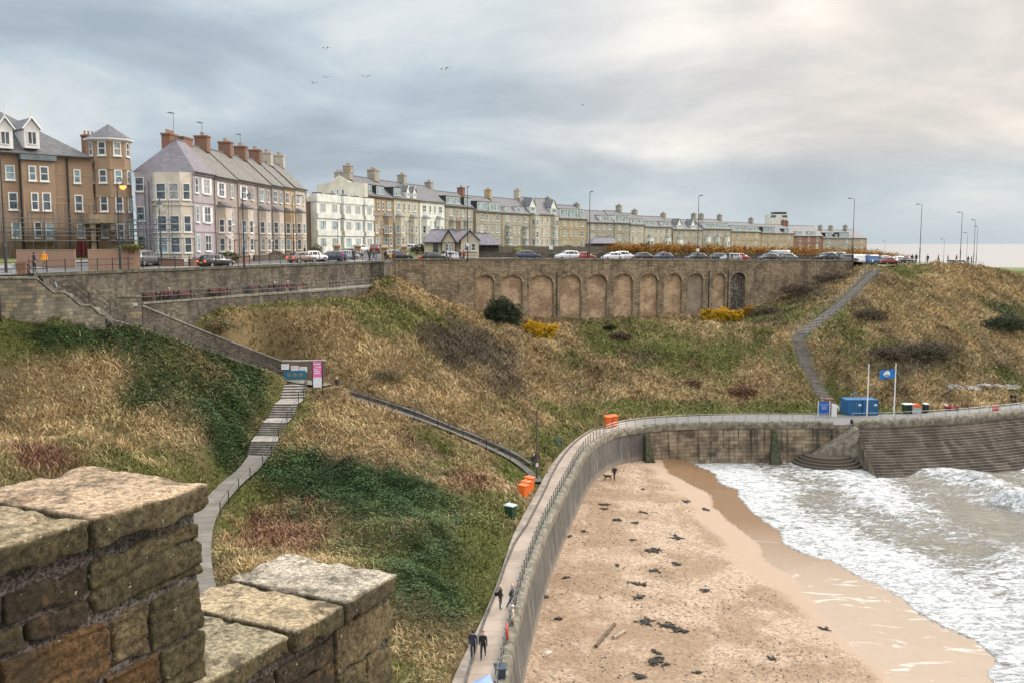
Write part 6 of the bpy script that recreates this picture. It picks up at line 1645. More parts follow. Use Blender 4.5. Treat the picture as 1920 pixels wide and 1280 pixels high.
def car(label, kind, col, u, v, Y, head=0.0, lit=False, name='parked_car', group='cars along the upper road', z=None):
    """head: heading angle relative to the road direction (0 = pointing right in the photo)"""
    if kind not in PROTO:
        Lg, parts, wh, rm = car_proto(kind)
        PROTO[kind] = (Lg, {k: m.build(k, [m_trim]) for k, m in parts.items()}, wh().build('tyre', m_tyre), rm().build('rim', m_rim))
        for o in list(PROTO[kind][1].values()) + [PROTO[kind][2], PROTO[kind][3]]: C.objects.unlink(o)
        for p_ in PROTO[kind][1]['body'].data.polygons: p_.use_smooth = True
    Lg, pr, ty, ri = PROTO[kind]
    q = px(u, v, Y); zq = gz(q.x, q.y) + .03 if z is None else z
    t = thing(name, label, 'van' if kind == 'van' else 'car', (q.x, q.y, zq), head, group)
    bd = pr['body'].copy(); bd.data = pr['body'].data.copy(); C.objects.link(bd); bd.parent = t; bd.data.materials.clear(); bd.data.materials.append(carpaint('car_' + col, CP_[col]))
    gl = pr['glass'].copy(); gl.data = pr['glass'].data.copy(); gl.data.materials.clear(); gl.data.materials.append(m_cg); C.objects.link(gl); gl.parent = t; gl.name = 'window_glass'
    hw = .80
    for x in (-Lg * .31, Lg * .31):
        for y in (-hw, hw):
            w_ = ty.copy(); C.objects.link(w_); w_.parent = t; w_.location = (x, y, .315); w_.name = 'wheel'
            r_ = ri.copy(); C.objects.link(r_); r_.parent = w_; r_.location = (0, .03 if y > 0 else -.03, 0); r_.name = 'rim'
    zl = SHAPES[kind][1][1][3]
    for y in (-.62, .62):
        mb = MB(); mb.box(-Lg / 2 + .0, -Lg / 2 + .09, y - .13, y + .13, zl - .26, zl - .04); mb.build('tail_light', m_tlit if lit else m_tail, t)
        mb = MB(); mb.box(Lg / 2 - .24, Lg / 2 - .06, y - .14, y + .14, .56, .70); mb.build('headlight', m_head, t)
    mb = MB(); mb.box(-Lg / 2 - .02, -Lg / 2 + .03, -.26, .26, .5, .61); mb.build('number_plate', m_plate_y, t)
    return t
WA = math.atan2(ae.y, ae.x)
def WY(u, k=6.0):   # distance of the road lane k metres behind the arched wall at this column
    s_ = s_of_u(u); q = AW0 + ae * s_ + an * k; return q.y
for (lab, kind, col, u, v, Y, hd, lit) in (
 ('black hatchback braking on the road below the lilac house', 'hatch', 'black', 405, 499, 107, 1.0, True),
 ('dark grey estate car parked beside the turret garden wall', 'suv', 'grey', 271, 494, 103, 1.35, False),
 ('brownish car with bright red tail lights behind the railing', 'hatch', 'brown', 567, 493, 128, .9, True),
 ('white car just ahead of the brownish car with lit tail lights', 'hatch', 'white', 589, 490, 134, .9, False),
 ('navy hatchback facing left beside the couple in pink and blue', 'hatch', 'navy', 622, 491, 137, 3.6, False),
 ('silver car parked nose in between the first two gate piers', 'hatch', 'silver', 650, 484, 152, .6, False),
 ('dark four by four parked just behind the silver car by the piers', 'suv', 'grey', 657, 478, 163, .5, False),
 ('maroon four by four climbing the side road', 'suv', 'maroon', 706, 474, 180, 1.5, False),
 ('white car at the kerb of the side road beyond the maroon one', 'hatch', 'white', 676, 473, 182, 1.2, False),
 ('silver blue car right of the side road mouth', 'hatch', 'silver', 742, 477, 168, .3, False),
 ('black saloon parked behind the third gate pier', 'saloon', 'black', 750, 480, 163, .2, False),
 ('white car parked towards the round bush by the cottage', 'hatch', 'white', 768, 473, 184, 2.6, False),
 ('black saloon with one red tail light before the timbered cottage', 'saloon', 'black', 812, 490, WY(812, 4.5), WA, True),
 ('white hatchback half hidden behind the black saloon', 'hatch', 'white', 850, 489.5, WY(850, 5.6), WA, False),
 ('dark blue four by four alone on the road before the lawn', 'suv', 'navy', 990, 490, WY(990), WA, False),
 ('white four by four with dark windows facing left before the lawn', 'suv', 'white', 1063, 490, WY(1063), WA + math.pi, False),
 ('bright red car tucked behind the white four by four', 'hatch', 'red', 1096, 490, WY(1096), WA, False),
 ('white hatchback with red rear lamp left of the larger white car', 'hatch', 'white', 1147, 490.5, WY(1147, 4.5), WA + math.pi, False),
 ('larger white car parked right behind the white hatchback', 'suv', 'white', 1169, 490.5, WY(1169, 7.5), WA, False),
 ('black hatchback left of the dark blue one before the hedge', 'hatch', 'black', 1209, 491, WY(1209), WA, False),
 ('dark blue hatchback right of the black one before the hedge', 'hatch', 'navy', 1241, 491, WY(1241), WA + math.pi, False),
 ('black hatchback alone below the lamp with the round plate', 'hatch', 'black', 1305, 491, WY(1305), WA + math.pi, False),
 ('dark car partly hidden behind the silver and white pair', 'hatch', 'teal', 1350, 490, WY(1350, 8.5), WA, False),
 ('silver white hatchback beside two walkers near the last arches', 'hatch', 'silver', 1370, 491, WY(1370, 5), WA + math.pi, False),
 ('red hatchback right of the silver white hatchback', 'hatch', 'red', 1387, 491, WY(1387, 7.4), WA, False),
 ('tall silver people carrier between two dark cars', 'van', 'silver', 1457, 491.5, WY(1457, 7.5), WA + math.pi, False),
 ('black car at the left bumper of the silver people carrier', 'hatch', 'black', 1440, 491.5, WY(1440, 4.5), WA + math.pi, False),
 ('dark grey car right of the silver people carrier', 'hatch', 'grey', 1478, 491.5, WY(1478, 5), WA, False),
 ('black four by four at the left of the long row at the bay corner', 'suv', 'black', 1549, 492, WY(1549, 5), WA + math.pi, False),
 ('long teal grey van behind the black four by four', 'van', 'teal', 1570, 491.5, WY(1570, 8), WA, False),
 ('grey estate car just left of the white van', 'suv', 'grey', 1589, 492, WY(1589, 5.5), WA, False),
 ('white panel van beside the tall lamp at the wall end', 'van', 'white', 1613, 492, 193, .25, False),
 ('bright blue minibus right of the white van', 'van', 'blue', 1634, 492.5, 194, .55, False),
 ('white estate with lit red rear lamps right of the blue minibus', 'suv', 'white', 1658, 492, 197, 1.4, True),
 ('silver hatchback with lit red lamps near the headland', 'hatch', 'silver', 1674, 492.5, 195, 1.3, True),
 ('white hatchback at the end of the row near the headland', 'hatch', 'white', 1686, 493, 200, .5, False),
 ('low black car in front of the end of the row', 'saloon', 'black', 1698, 494, 194, .3, False),
 ('dark red car low in front of the blue minibus', 'hatch', 'maroon', 1668, 495, 187, .3, False)):
    car(lab, kind, col, u, v, Y, hd, lit, name='van' if kind == 'van' else 'parked_car')
for p_ in PROTO.values():
    pass

# ------------------------------------------------------------------ people
def skin_mesh(name, nodes, edges, sub=2):
    me = bpy.data.meshes.new(name); me.from_pydata([n[0] for n in nodes], edges, [])
    o = bpy.data.objects.new(name, me); C.objects.link(o)
    md = o.modifiers.new('s', 'SKIN'); md.use_smooth_shade = True
    for i, n in enumerate(nodes): me.skin_vertices[0].data[i].radius = n[1]
    me.skin_vertices[0].data[0].use_root = True
    m2 = o.modifiers.new('u', 'SUBSURF'); m2.levels = sub; m2.render_levels = sub
    dg = bpy.context.evaluated_depsgraph_get(); ev_ = o.evaluated_get(dg)
    out = bpy.data.meshes.new_from_object(ev_); out.name = name
    bpy.data.objects.remove(o); return out
def person_mesh(pose, sc_=1.0, coat=.84, bulk=1.0):
    """local front is -y"""
    sw = {'walk': .30, 'stand': .03, 'lean': .08, 'sit': 0, 'climb': .25}[pose]; b = bulk
    n = [((0, 0, .96), (.14 * b, .11 * b)), ((0, 0, 1.12), (.13 * b, .10 * b)), ((0, -.01, 1.34), (.155 * b, .115 * b)), ((0, -.01, 1.49), (.07, .07)), ((0, -.025, 1.585), (.075, .085)), ((0, -.02, 1.68), (.075, .088)),
         ((-.165 * b, 0, 1.41), (.058, .058)), ((-.205 * b, .04 + sw * .3, 1.15), (.055, .055)), ((-.22 * b, -.07 + sw * .2, .92), (.04, .04)), ((-.215 * b, -.1 + sw * .2, .83), (.04, .028)),
         ((.165 * b, 0, 1.41), (.058, .058)), ((.205 * b, .04 - sw * .3, 1.15), (.055, .055)), ((.22 * b, -.07 - sw * .4, .92), (.04, .04)), ((.215 * b, -.1 - sw * .5, .84), (.04, .028))]
    e = [(0, 1), (1, 2), (2, 3), (3, 4), (4, 5), (2, 6), (6, 7), (7, 8), (8, 9), (2, 10), (10, 11), (11, 12), (12, 13)]
    if pose == 'sit':
        for s_, k in ((-1, 0), (1, 1)):
            i = len(n); n += [((s_ * .1, -.02, .90), (.1, .1)), ((s_ * .11, -.42, .88), (.075, .075)), ((s_ * .11, -.46, .47), (.052, .052)), ((s_ * .11, -.62, .42), (.045, .035))]; e += [(0, i), (i, i + 1), (i + 1, i + 2), (i + 2, i + 3)]
    else:
        for s_, k in ((-1, 1), (1, -1)):
            i = len(n); dy = -sw * k
            n += [((s_ * .09, dy * .1, .86), (.105, .105)), ((s_ * .10, dy * .75 - .03, .49), (.07, .07)), ((s_ * .10, dy * 1.05 + (.08 if dy > 0 else 0), .10 + (.04 if dy > .1 else 0)), (.048, .048)), ((s_ * .105, dy * 1.05 - .13 + (.08 if dy > 0 else 0), .045), (.045, .035))]
            e += [(0, i), (i, i + 1), (i + 1, i + 2), (i + 2, i + 3)]
    me = skin_mesh('person', n, e, 2)
    for v in me.vertices: v.co *= sc_
    return me
PM = {}
def hair_mesh(style):
    bm = bmesh.new(); bmesh.ops.create_icosphere(bm, subdivisions=2, radius=.112)
    for v in list(bm.verts):
        v.co.z = v.co.z * 1.1
    low = {'short': .0, 'long': -.13, 'hat': .02, 'hood': -.12, 'bald': .05}[style]
    for v in bm.verts:
        if style in ('long', 'hood') and v.co.y > 0 and v.co.z < 0: v.co.z *= 1.9; v.co.y += .015
    bmesh.ops.delete(bm, geom=[v for v in bm.verts if (v.co.z < low and v.co.y < .02) or v.co.z < (-.05 if style in ('short', 'hat', 'bald') else -.26)], context='VERTS')
    me = bpy.data.meshes.new('hair'); bm.to_mesh(me); bm.free()
    for p_ in me.polygons: p_.use_smooth = True
    return me
HM = {s_: hair_mesh(s_) for s_ in ('short', 'long', 'hat', 'hood')}
SKINM = paint('skin', (0.52, 0.30, 0.21), .55, var=.05)
def person(label, pos, pose='walk', face=0.0, coat=(.02, .025, .04), legs=(.03, .05, .09), shoes=(.03, .03, .03), hair=('short', (.05, .03, .02)), h=1.72, coatlen=.84, group=None, bulk=1.1):
    key = (pose, round(bulk, 1))
    if key not in PM: PM[key] = person_mesh(pose, 1, bulk=bulk)
    me = PM[key].copy(); k = h / 1.77
    t = thing('person', label, 'person', tuple(pos), face, group)
    cm = paint('cloth_%d_%d_%d' % tuple(int(c * 250) for c in coat), coat, .8, var=.25, vs=5); lm = paint('cloth_%d_%d_%d' % tuple(int(c * 250) for c in legs), legs, .85, var=.25, vs=5); sm = paint('shoe_%d' % int(shoes[0] * 100), shoes, .6)
    for m in (cm, lm, sm, SKINM): me.materials.append(m)
    for p_ in me.polygons:
        c = p_.center
        if c.z > 1.50 and abs(c.x) < .16: i = 3
        elif abs(c.x) > .16 and c.z < .885 and c.z > .74 and pose != 'sit': i = 3
        elif c.z > coatlen: i = 0
        elif c.z < .10 and pose != 'sit': i = 2
        else: i = 1
        p_.material_index = i
    bo = bpy.data.objects.new('body', me); C.objects.link(bo); bo.parent = t; bo.scale = (k, k, k)
    if pose == 'sit': bo.location = (0, 0, 0)
    ho = bpy.data.objects.new('hair' if hair[0] in ('short', 'long') else 'hat', HM[hair[0]].copy()); ho.data.materials.append(paint('hair_%d_%d_%d' % tuple(int(c * 250) for c in hair[1]), hair[1], .8)); C.objects.link(ho); ho.parent = t
    ho.location = (0, -.012 * k, 1.66 * k); ho.scale = (k, k, k)
    return t
BL, NV, JN = (.012, .012, .014), (.02, .03, .06), (.05, .09, .16)
def on(u, v, z): q = pz(u, v, z); return (q.x, q.y, z)
person('woman in navy coat and leggings walking, leftmost of the nearest pair on the promenade', on(887, 1231, ZP), 'walk', .05, NV, (.02, .025, .05), (.25, .12, .12), ('long', (.03, .02, .015)), 1.66, .8)
person('woman in black jacket and dark red knitted hat walking on the promenade', on(906, 1233, ZP), 'walk', -.05, BL, (.02, .03, .035), (.02, .02, .02), ('hat', (.22, .02, .03)), 1.66, .82)
person('blonde woman in black coat and jeans beside the man in white shoes', on(938, 1141, ZP), 'stand', 1.1, BL, JN, (.12, .09, .07), ('long', (.50, .38, .26)), 1.66, .74)
person('bald man in grey jacket, jeans and white shoes standing by the sea wall', on(960, 1143, ZP), 'walk', 1.35, (.06, .06, .075), JN, (.75, .75, .75), ('short', (.5, .33, .26)), 1.8, .78, bulk=1.3)
q = on(938, 1141, ZP); t = thing('handbag', 'black shoulder bag on the back of the blonde woman', 'bag', (q[0] - .24, q[1] - .02, ZP + .92), .3); t.scale = (.72, .8, .9)
mb = MB(); mb.T = None
mb.quadmesh([[(-a, -.08, z), (a, -.08, z), (a, .08, z), (-a, .08, z)] for a, z in ((.12, 0), (.2, .03), (.2, .2), (.14, .26))], close=True); mb.face([(-.14, -.08, .26), (.14, -.08, .26), (.14, .08, .26), (-.14, .08, .26)]); mb.face([(-.12, -.08, 0), (.12, -.08, 0), (.12, .08, 0), (-.12, .08, 0)][::-1]); mb.build('pouch', paint('black_leather', (.012, .012, .012), .4), t)
mb = MB(); mb.tube([(-.15, 0, .24), (0.05, 0.02, .5), (.28, 0, .52)], .015, 5); mb.build('strap', MATS['black_leather'], t)
q = pz(1152, 899, .9); q.z = beachz(q.x, q.y); person('person in black coat walking a black dog on the sand', tuple(q), 'walk', .3, BL, (.015, .015, .02), (.02, .02, .02), ('short', (.30, .16, .10)), 1.78, .72, bulk=1.4)
# dog
q = pz(1140, 899, .9); q.z = beachz(q.x, q.y)
nodes = [((0, 0, .46), (.11, .14)), ((0, -.3, .48), (.12, .16)), ((0, -.46, .60), (.07, .08)), ((0, -.56, .68), (.07, .075)), ((0, -.70, .65), (.04, .04)), ((0, .28, .47), (.10, .12)), ((0, .45, .55), (.025, .025)), ((0, .62, .66), (.015, .015))]
ed = [(0, 1), (1, 2), (2, 3), (3, 4), (0, 5), (5, 6), (6, 7)]
for s_ in (-1, 1):
    i = len(nodes); nodes += [((s_ * .08, -.32, .36), (.05, .05)), ((s_ * .08, -.34 + s_ * .06, .19), (.03, .03)), ((s_ * .08, -.38 + s_ * .1, .03), (.03, .03))]; ed += [(1, i), (i, i + 1), (i + 1, i + 2)]
    i = len(nodes); nodes += [((s_ * .08, .24, .34), (.06, .07)), ((s_ * .08, .36, .20), (.03, .03)), ((s_ * .08, .32 + s_ * .06, .03), (.03, .03))]; ed += [(5, i), (i, i + 1), (i + 1, i + 2)]
me = skin_mesh('dog', nodes, ed, 2); me.materials.append(paint('black_fur', (.012, .011, .010), .8))
do = bpy.data.objects.new('dog', me); C.objects.link(do); do.location = tuple(q); do.rotation_euler = (0, 0, -1.3); tag(do, 'black dog walking beside the person in black on the sand', 'dog')
mb = MB()
for s_ in (-1, 1): mb.face([(s_ * .03, -.55, .74), (s_ * .09, -.55, .72), (s_ * .09, -.58, .62)])
mb.build('ear', MATS['black_fur'], do)
def onp(u, v, Y, z=None): q = px(u, v, Y); return (q.x, q.y, q.z if z is None else z)
q = pz(632, 734, 13.0); person('blonde person in black walking down the top of the slanting path', (q.x, q.y, 12.95), 'walk', .9, BL, (.02, .02, .03), (.02, .02, .02), ('long', (.6, .45, .26)), 1.7)
q = pz(1001, 880, 5.9); person('person in dark navy coat coming down the slanting path by the wooden pole', tuple(q), 'walk', .6, (.02, .02, .045), (.02, .02, .03), (.3, .3, .3), ('hat', (.6, .55, .48)), 1.72, .75)
q = pz(1003, 876, 6.0); person('person in black close behind the navy coat on the slanting path', (q.x + .25, q.y + .5, 6.1), 'walk', .6, BL, BL, (.02, .02, .02), ('hood', (.02, .02, .02)), 1.66)
person('walker in black on the far right promenade, left of the two', on(1896, 757, ZP), 'walk', .4, BL, (.03, .03, .035), hair=('short', (.04, .03, .02)), h=1.8)
person('walker in dark coat on the far right promenade, right of the two', on(1903, 757, ZP), 'walk', .4, (.03, .03, .035), BL, hair=('hat', (.05, .05, .05)), h=1.72)
person('woman in a long dark navy coat by the rail above the upper steps', onp(65, 508, 84.5), 'stand', 2.4, (.015, .02, .04), BL, hair=('long', (.08, .04, .03)), h=1.68, coatlen=.3)
person('person in an orange and white high visibility jacket by the rail', onp(84, 508, 87), 'stand', .3, (.9, .32, .03), (.2, .18, .16), hair=('short', (.3, .2, .14)), h=1.8)
person('person in a cream jacket going down the narrow upper steps', onp(86, 556, 82.8), 'walk', .6, (.62, .56, .46), (.06, .06, .08), hair=('short', (.05, .02, .02)), h=1.7)
person('person in a pale blue grey jacket going down the narrow upper steps', onp(101, 559, 83.4), 'walk', .6, (.30, .38, .45), (.06, .06, .08), hair=('short', (.3, .2, .14)), h=1.75)
kk = 0
for (lab, u, v, Y, co_l, pose, hr) in (
 ('person in a pink jacket beside the navy hatchback', 643, 495, 133, (.45, .10, .22), 'walk', ('short', (.1, .06, .04))), ('person in a bright blue jacket beside the navy hatchback', 649, 495.5, 133, (.05, .22, .50), 'stand', ('hat', (.05, .1, .2))),
 ('person in dark clothes crossing left of the side road', 663, 493, 142, (.05, .05, .06), 'walk', ('short', (.05, .03, .02))),
 ('person in black with an orange bag strap at the side road mouth', 693, 493, 144, (.03, .025, .03), 'stand', ('hood', (.04, .03, .03))), ('person in navy bending at the side road mouth', 701, 493, 144, (.03, .04, .06), 'walk', ('short', (.1, .08, .06))),
 ('tall man in black beside the third gate pier', 723, 493, 147, (.015, .015, .02), 'stand', ('short', (.04, .03, .02))), ('child in a yellow orange coat beside the third gate pier', 732, 492, 148, (.75, .40, .03), 'stand', ('hood', (.75, .40, .03))), ('person in a dark red coat beside the child in yellow', 738, 492, 149, (.20, .02, .03), 'walk', ('long', (.04, .02, .02))),
 ('walker in black before the cottage, leftmost of the close pair', 837, 490, 154, BL, 'walk', ('short', (.03, .02, .02))), ('walker in dark navy before the cottage, rightmost of the close pair', 844, 490, 154, NV, 'walk', ('short', (.05, .04, .03))),
 ('person in a dark green coat by the lamp before the cottage', 863, 490, 156, (.03, .06, .05), 'stand', ('short', (.4, .4, .38))), ('person in a red coat by the lamp before the cottage', 870, 490, 156, (.32, .03, .03), 'stand', ('hood', (.32, .03, .03))),
 ('person in black by the lamp at the red car', 1102, 490, 167, BL, 'stand', ('short', (.05, .03, .02))), ('person in dark red beside headlights, left of a pair', 1123, 491, 168, (.13, .02, .03), 'walk', ('short', (.05, .03, .02))), ('person in black, right of the pair in front of white cars', 1128, 491, 168, BL, 'walk', ('short', (.05, .03, .02))),
 ('person behind the dark blue hatchback in a brown coat', 1243, 491, 172, (.10, .06, .05), 'stand', ('short', (.4, .3, .2))),
 ('walker in black before the silver white hatchback, left one', 1365, 492, 176, BL, 'walk', ('short', (.04, .03, .02))), ('walker in black with pale hair before the silver white hatchback', 1372, 492, 176, BL, 'walk', ('short', (.7, .7, .68))),
 ('person in black near the start of the long row of vehicles', 1534, 493, 183, BL, 'stand', ('short', (.04, .03, .02))), ('person with pale hair beside the black four by four', 1553, 493, 184, NV, 'walk', ('short', (.7, .65, .6))), ('large person in black beside the lamp at the white van', 1598, 494, 185, BL, 'stand', ('hood', (.02, .02, .02))),
 ('walker on the headland, first of the close pair left of the lamp', 1710, 493, 189, BL, 'walk', ('short', (.04, .03, .02))), ('taller walker on the headland nearest the lamp', 1717.5, 493, 189, BL, 'walk', ('short', (.05, .03, .02))),
 ('lone walker in dark plum just right of the headland lamp', 1739, 494, 191, (.05, .02, .04), 'walk', ('short', (.05, .03, .02))), ('lone walker in the middle of the headland railing', 1759, 494, 193, (.03, .05, .05), 'walk', ('short', (.05, .03, .02))),
 ('person in green grey near the headland bench', 1777, 494, 197, (.06, .10, .09), 'stand', ('hat', (.05, .05, .05))), ('person in red near the headland lamp with the box', 1793, 494, 200, (.30, .03, .05), 'walk', ('hood', (.3, .03, .05))),
 ('person in dark clothes at the right of the headland bench', 1815, 495.5, 205, BL, 'stand', ('short', (.05, .03, .02))), ('person in navy at the tip of the headland', 1821, 496.5, 207, NV, 'stand', ('short', (.2, .12, .08)))):
    q = px(u, v, Y); z = gz(q.x, q.y); z = max(z, q.z)
    person(lab, (q.x, q.y, z), pose, R.choice((.2, 1.4, -1.2, 2.9)), co_l, R.choice((BL, NV, (.05, .06, .09))), hair=hr, h=(1.3 if 'child' in lab else 1.74) + .05 * R.random(), group='people along the upper road')
q = px(1862, 513, 214); person('person sitting alone on the grassy headland tip', (q.x, q.y, q.z - .75), 'sit', 1.5, BL, BL, hair=('hood', BL), h=1.7)
# memorial stone lump near the sitting person
# ------------------------------------------------------------------ benches on the terrace
m_bw = paint('bench_wood_dark', (.09, .035, .03), .6, var=.25, vs=4)
def bench(label, x, y, z, rz, mat, g='benches along the stone terrace', nm='bench'):
    t = thing(nm, label, 'bench', (x, y, z), rz, g)
    mb = MB()
    for k in range(4): mb.box(-.9, .9, -.25 + k * .12, -.15 + k * .12, .43, .46)
    mb.build('seat', mat, t)
    mb = MB()
    for k in range(4): mb.box(-.9, .9, .24 + k * .02, .27 + k * .02, .52 + k * .11, .61 + k * .11)
    mb.build('backrest', mat, t)
    for s_ in (-.85, .85):
        mb = MB(); mb.box(s_ - .04, s_ + .04, -.26, -.19, 0, .65); mb.box(s_ - .04, s_ + .04, .2, .27, 0, .98); mb.box(s_ - .04, s_ + .04, -.28, .2, .65, .70); mb.build('arm_frame', m_trim, t)
    return t
rows = [(285, 'dark purple bench nearest the short stone block wall'), (322, 'maroon bench with a person in a white cap on it'), (350, 'faded maroon bench third from the short stone block wall'), (395, 'plain maroon bench in the left middle of the terrace'), (417, 'dark bench touching the plain maroon bench'), (472, 'solitary dark bench before the group of three'), (513, 'bench with a visitor in a white scarf'), (536, 'dark red bench with a grey haired visitor'), (560, 'dark maroon bench right of the seated visitors'), (624, 'last dark bench nearest the terrace steps')]
cDK = cum([tuple(p) for p in DKp])
def on_terr(u, k):
    uu, _ = proj(DKp[:, 0], DKp[:, 1], np.full(len(DKp), 23.2)); i = int(np.argmin(np.abs(uu - u))); i = min(max(i, 0), len(DKp) - 2)
    a = Vector(DKp[i]); b_ = Vector(UWd[i]); d = Vector(DKp[i + 1]) - a; return a.lerp(b_, k), math.atan2(d.y, d.x)
for u, lab in rows:
    p_, a_ = on_terr(u, .55); bench(lab, p_.x, p_.y, 23.2, a_, paint('bench_maroon', (.16, .045, .05), .6, var=.3, vs=3) if 'maroon' in lab or 'red' in lab else m_bw)
for u, lab, co_l, hr in ((318, 'visitor with a white cap sitting on a maroon terrace bench', (.10, .04, .05), ('hat', (.8, .8, .8))), (510, 'visitor in black with a white scarf sitting on the terrace', BL, ('short', (.6, .6, .6))), (533, 'grey haired visitor sitting on the dark red terrace bench', (.12, .04, .05), ('short', (.5, .5, .5)))):
    p_, a_ = on_terr(u, .5); person(lab, (p_.x, p_.y, 23.2 - .42), 'sit', a_, co_l, NV, hair=hr, h=1.72, coatlen=.95)
q = px(1786, 494, 198); bench('dark bench with people behind it on the headland', q.x, q.y, gz(q.x, q.y), .3, m_bw, None, 'bench')
q = px(1803, 494, 201); bench('second dark bench at the foot of the headland lamp', q.x, q.y, gz(q.x, q.y), .3, m_bw, None, 'bench')
q = px(376, 484, 112); bench('pale garden bench outside the lilac house', px(378, 484, 108).x, 108, gz(px(378, 484, 108).x, 108), .5, paint('pale_wood', (.30, .29, .26), .8), None)
q = pz(1052, 837, ZP + .1); bench('small green bench beside the promenade below the bank', q.x - .6, q.y, ZP + .1, -1.1, paint('sea_green_wood', (.10, .22, .19), .6), None)

# ------------------------------------------------------------------ bins, tubs, containers
def wheelie(label, pos, col, rz=0, sc_=1.0, lid=None, g=None, nm='wheelie_bin'):
    t = thing(nm, label, 'bin', tuple(pos), rz, g); t.scale = (sc_,) * 3
    cm = paint('bin_' + '_'.join(str(int(c * 99)) for c in col), col, .45, var=.12, vs=2)
    mb = MB(); mb.quadmesh([[(-a, -b_, z), (a, -b_, z), (a, b_, z), (-a, b_, z)] for a, b_, z in ((.22, .26, .06), (.24, .29, .5), (.26, .31, .98))], close=True); mb.face([(-.21, -.24, .06), (-.21, .24, .06), (.21, .24, .06), (.21, -.24, .06)]); mb.build('tub', cm, t)
    mb = MB(); mb.quadmesh([[(-.31, -.38, .985), (.31, -.38, .985), (.31, .38, .985), (-.31, .38, .985)], [(-.31, -.38, 1.02), (.31, -.38, 1.02), (.31, .38, 1.05), (-.31, .38, 1.05)], [(-.22, -.26, 1.08), (.22, -.26, 1.08), (.22, .26, 1.12), (-.22, .26, 1.12)]], close=True); mb.face([(-.22, -.26, 1.08), (.22, -.26, 1.08), (.22, .26, 1.12), (-.22, .26, 1.12)]); mb.build('lid', paint('bin_lid_' + str(int((lid or col)[0] * 99)), lid or col, .4), t)
    for s_ in (-.22, .22):
        mb = MB(); mb.T = Matrix.Translation((s_, .3, .1)) @ Matrix.Rotation(math.pi / 2, 4, 'Y'); mb.lathe([(.001, -.03), (.1, -.03), (.1, .03), (.001, .03)], 10); mb.build('wheel', m_trim, t)
    mb = MB(); mb.tube([(-.25, .42, 1.0), (.25, .42, 1.0)], .02, 5); mb.build('handle', m_trim, t)
    return t
ORG = (.80, .16, .025); GRN = (.012, .045, .022)
wheelie('orange bin nearest the camera beside the curving promenade', on(981, 933, ZP + .1), ORG, .9, 1.25, g='orange bins beside the promenade'); wheelie('orange bin in the middle of the three beside the promenade', on(987, 926, ZP + .1), ORG, .9, 1.25, g='orange bins beside the promenade'); wheelie('orange bin behind the other two beside the promenade', on(993, 918, ZP + .1), ORG, .9, 1.25, g='orange bins beside the promenade')
wheelie('tall dark green bin with a pale lid beside the promenade', on(957, 974, ZP + .1), GRN, 1.0, 1.3, lid=(.45, .5, .5))
wheelie('left one of the two orange bins at the promenade bend', on(1140, 801, ZP), ORG, .3, 1.45); wheelie('right one of the two orange bins at the promenade bend', on(1151, 799, ZP), ORG, .3, 1.45)
wheelie('dark green bin left of the orange dome bin by the flagpoles', on(1697, 774, ZP), GRN, .1, 1.3, lid=(.55, .6, .6)); wheelie('dark bin touching the orange dome bin by the flagpoles', on(1706, 774, ZP), (.015, .03, .03), .1, 1.3, lid=(.5, .5, .5)); wheelie('solitary grey topped dark bin right of the orange dome bin', on(1735, 773, ZP), (.02, .022, .03), .1, 1.25, lid=(.5, .5, .5))
q = on(1717, 774, ZP); t = thing('dome_bin', 'orange domed litter bin with pale sides near the flagpoles', 'bin', q, 0)
mb = MB(); mb.box(-.65, .65, -.4, .4, 0, 1.0); mb.build('cabinet', paint('pale_cabinet', (.42, .45, .45), .6, var=.3, vs=3), t)
mb = MB(); mb.quadmesh([[(-.75 * c, y, 1.0 + .38 * s) for c, s in ((math.cos(math.pi * k / 8), math.sin(math.pi * k / 8)) for k in range(9))] for y in (-.45, .45)]); mb.face([(-.75 * math.cos(math.pi * k / 8), -.45, 1.0 + .38 * math.sin(math.pi * k / 8)) for k in range(9)]); mb.build('hood', paint('orange_hood', ORG, .4), t)
# beach bins / tubs on the upper left path
q = px(31, 512, 82.5); t = thing('planter', 'white round tub beside a brown tub at the upper left railing', 'tub', tuple(q), 0); mb = MB(); mb.lathe([(.30, 0), (.33, .75), (.36, .8), (.30, .8), (.28, .7), (.001, .68)], 16); mb.build('tub', paint('white_tub', (.55, .6, .62), .5), t, smooth=True)
q = px(44, 514, 82.3); t = thing('planter', 'brown square tub at the upper left railing', 'tub', tuple(q), 0); mb = MB(); mb.quadmesh([[(-a, -a, z), (a, -a, z), (a, a, z), (-a, a, z)] for a, z in ((.36, 0), (.44, .85), (.47, .86), (.47, .93), (.38, .93), (.36, .8))], close=True); mb.face([(-.36, -.36, .8), (.36, -.36, .8), (.36, .36, .8), (-.36, .36, .8)]); mb.build('tub', paint('brown_tub', (.25, .13, .08), .7), t)
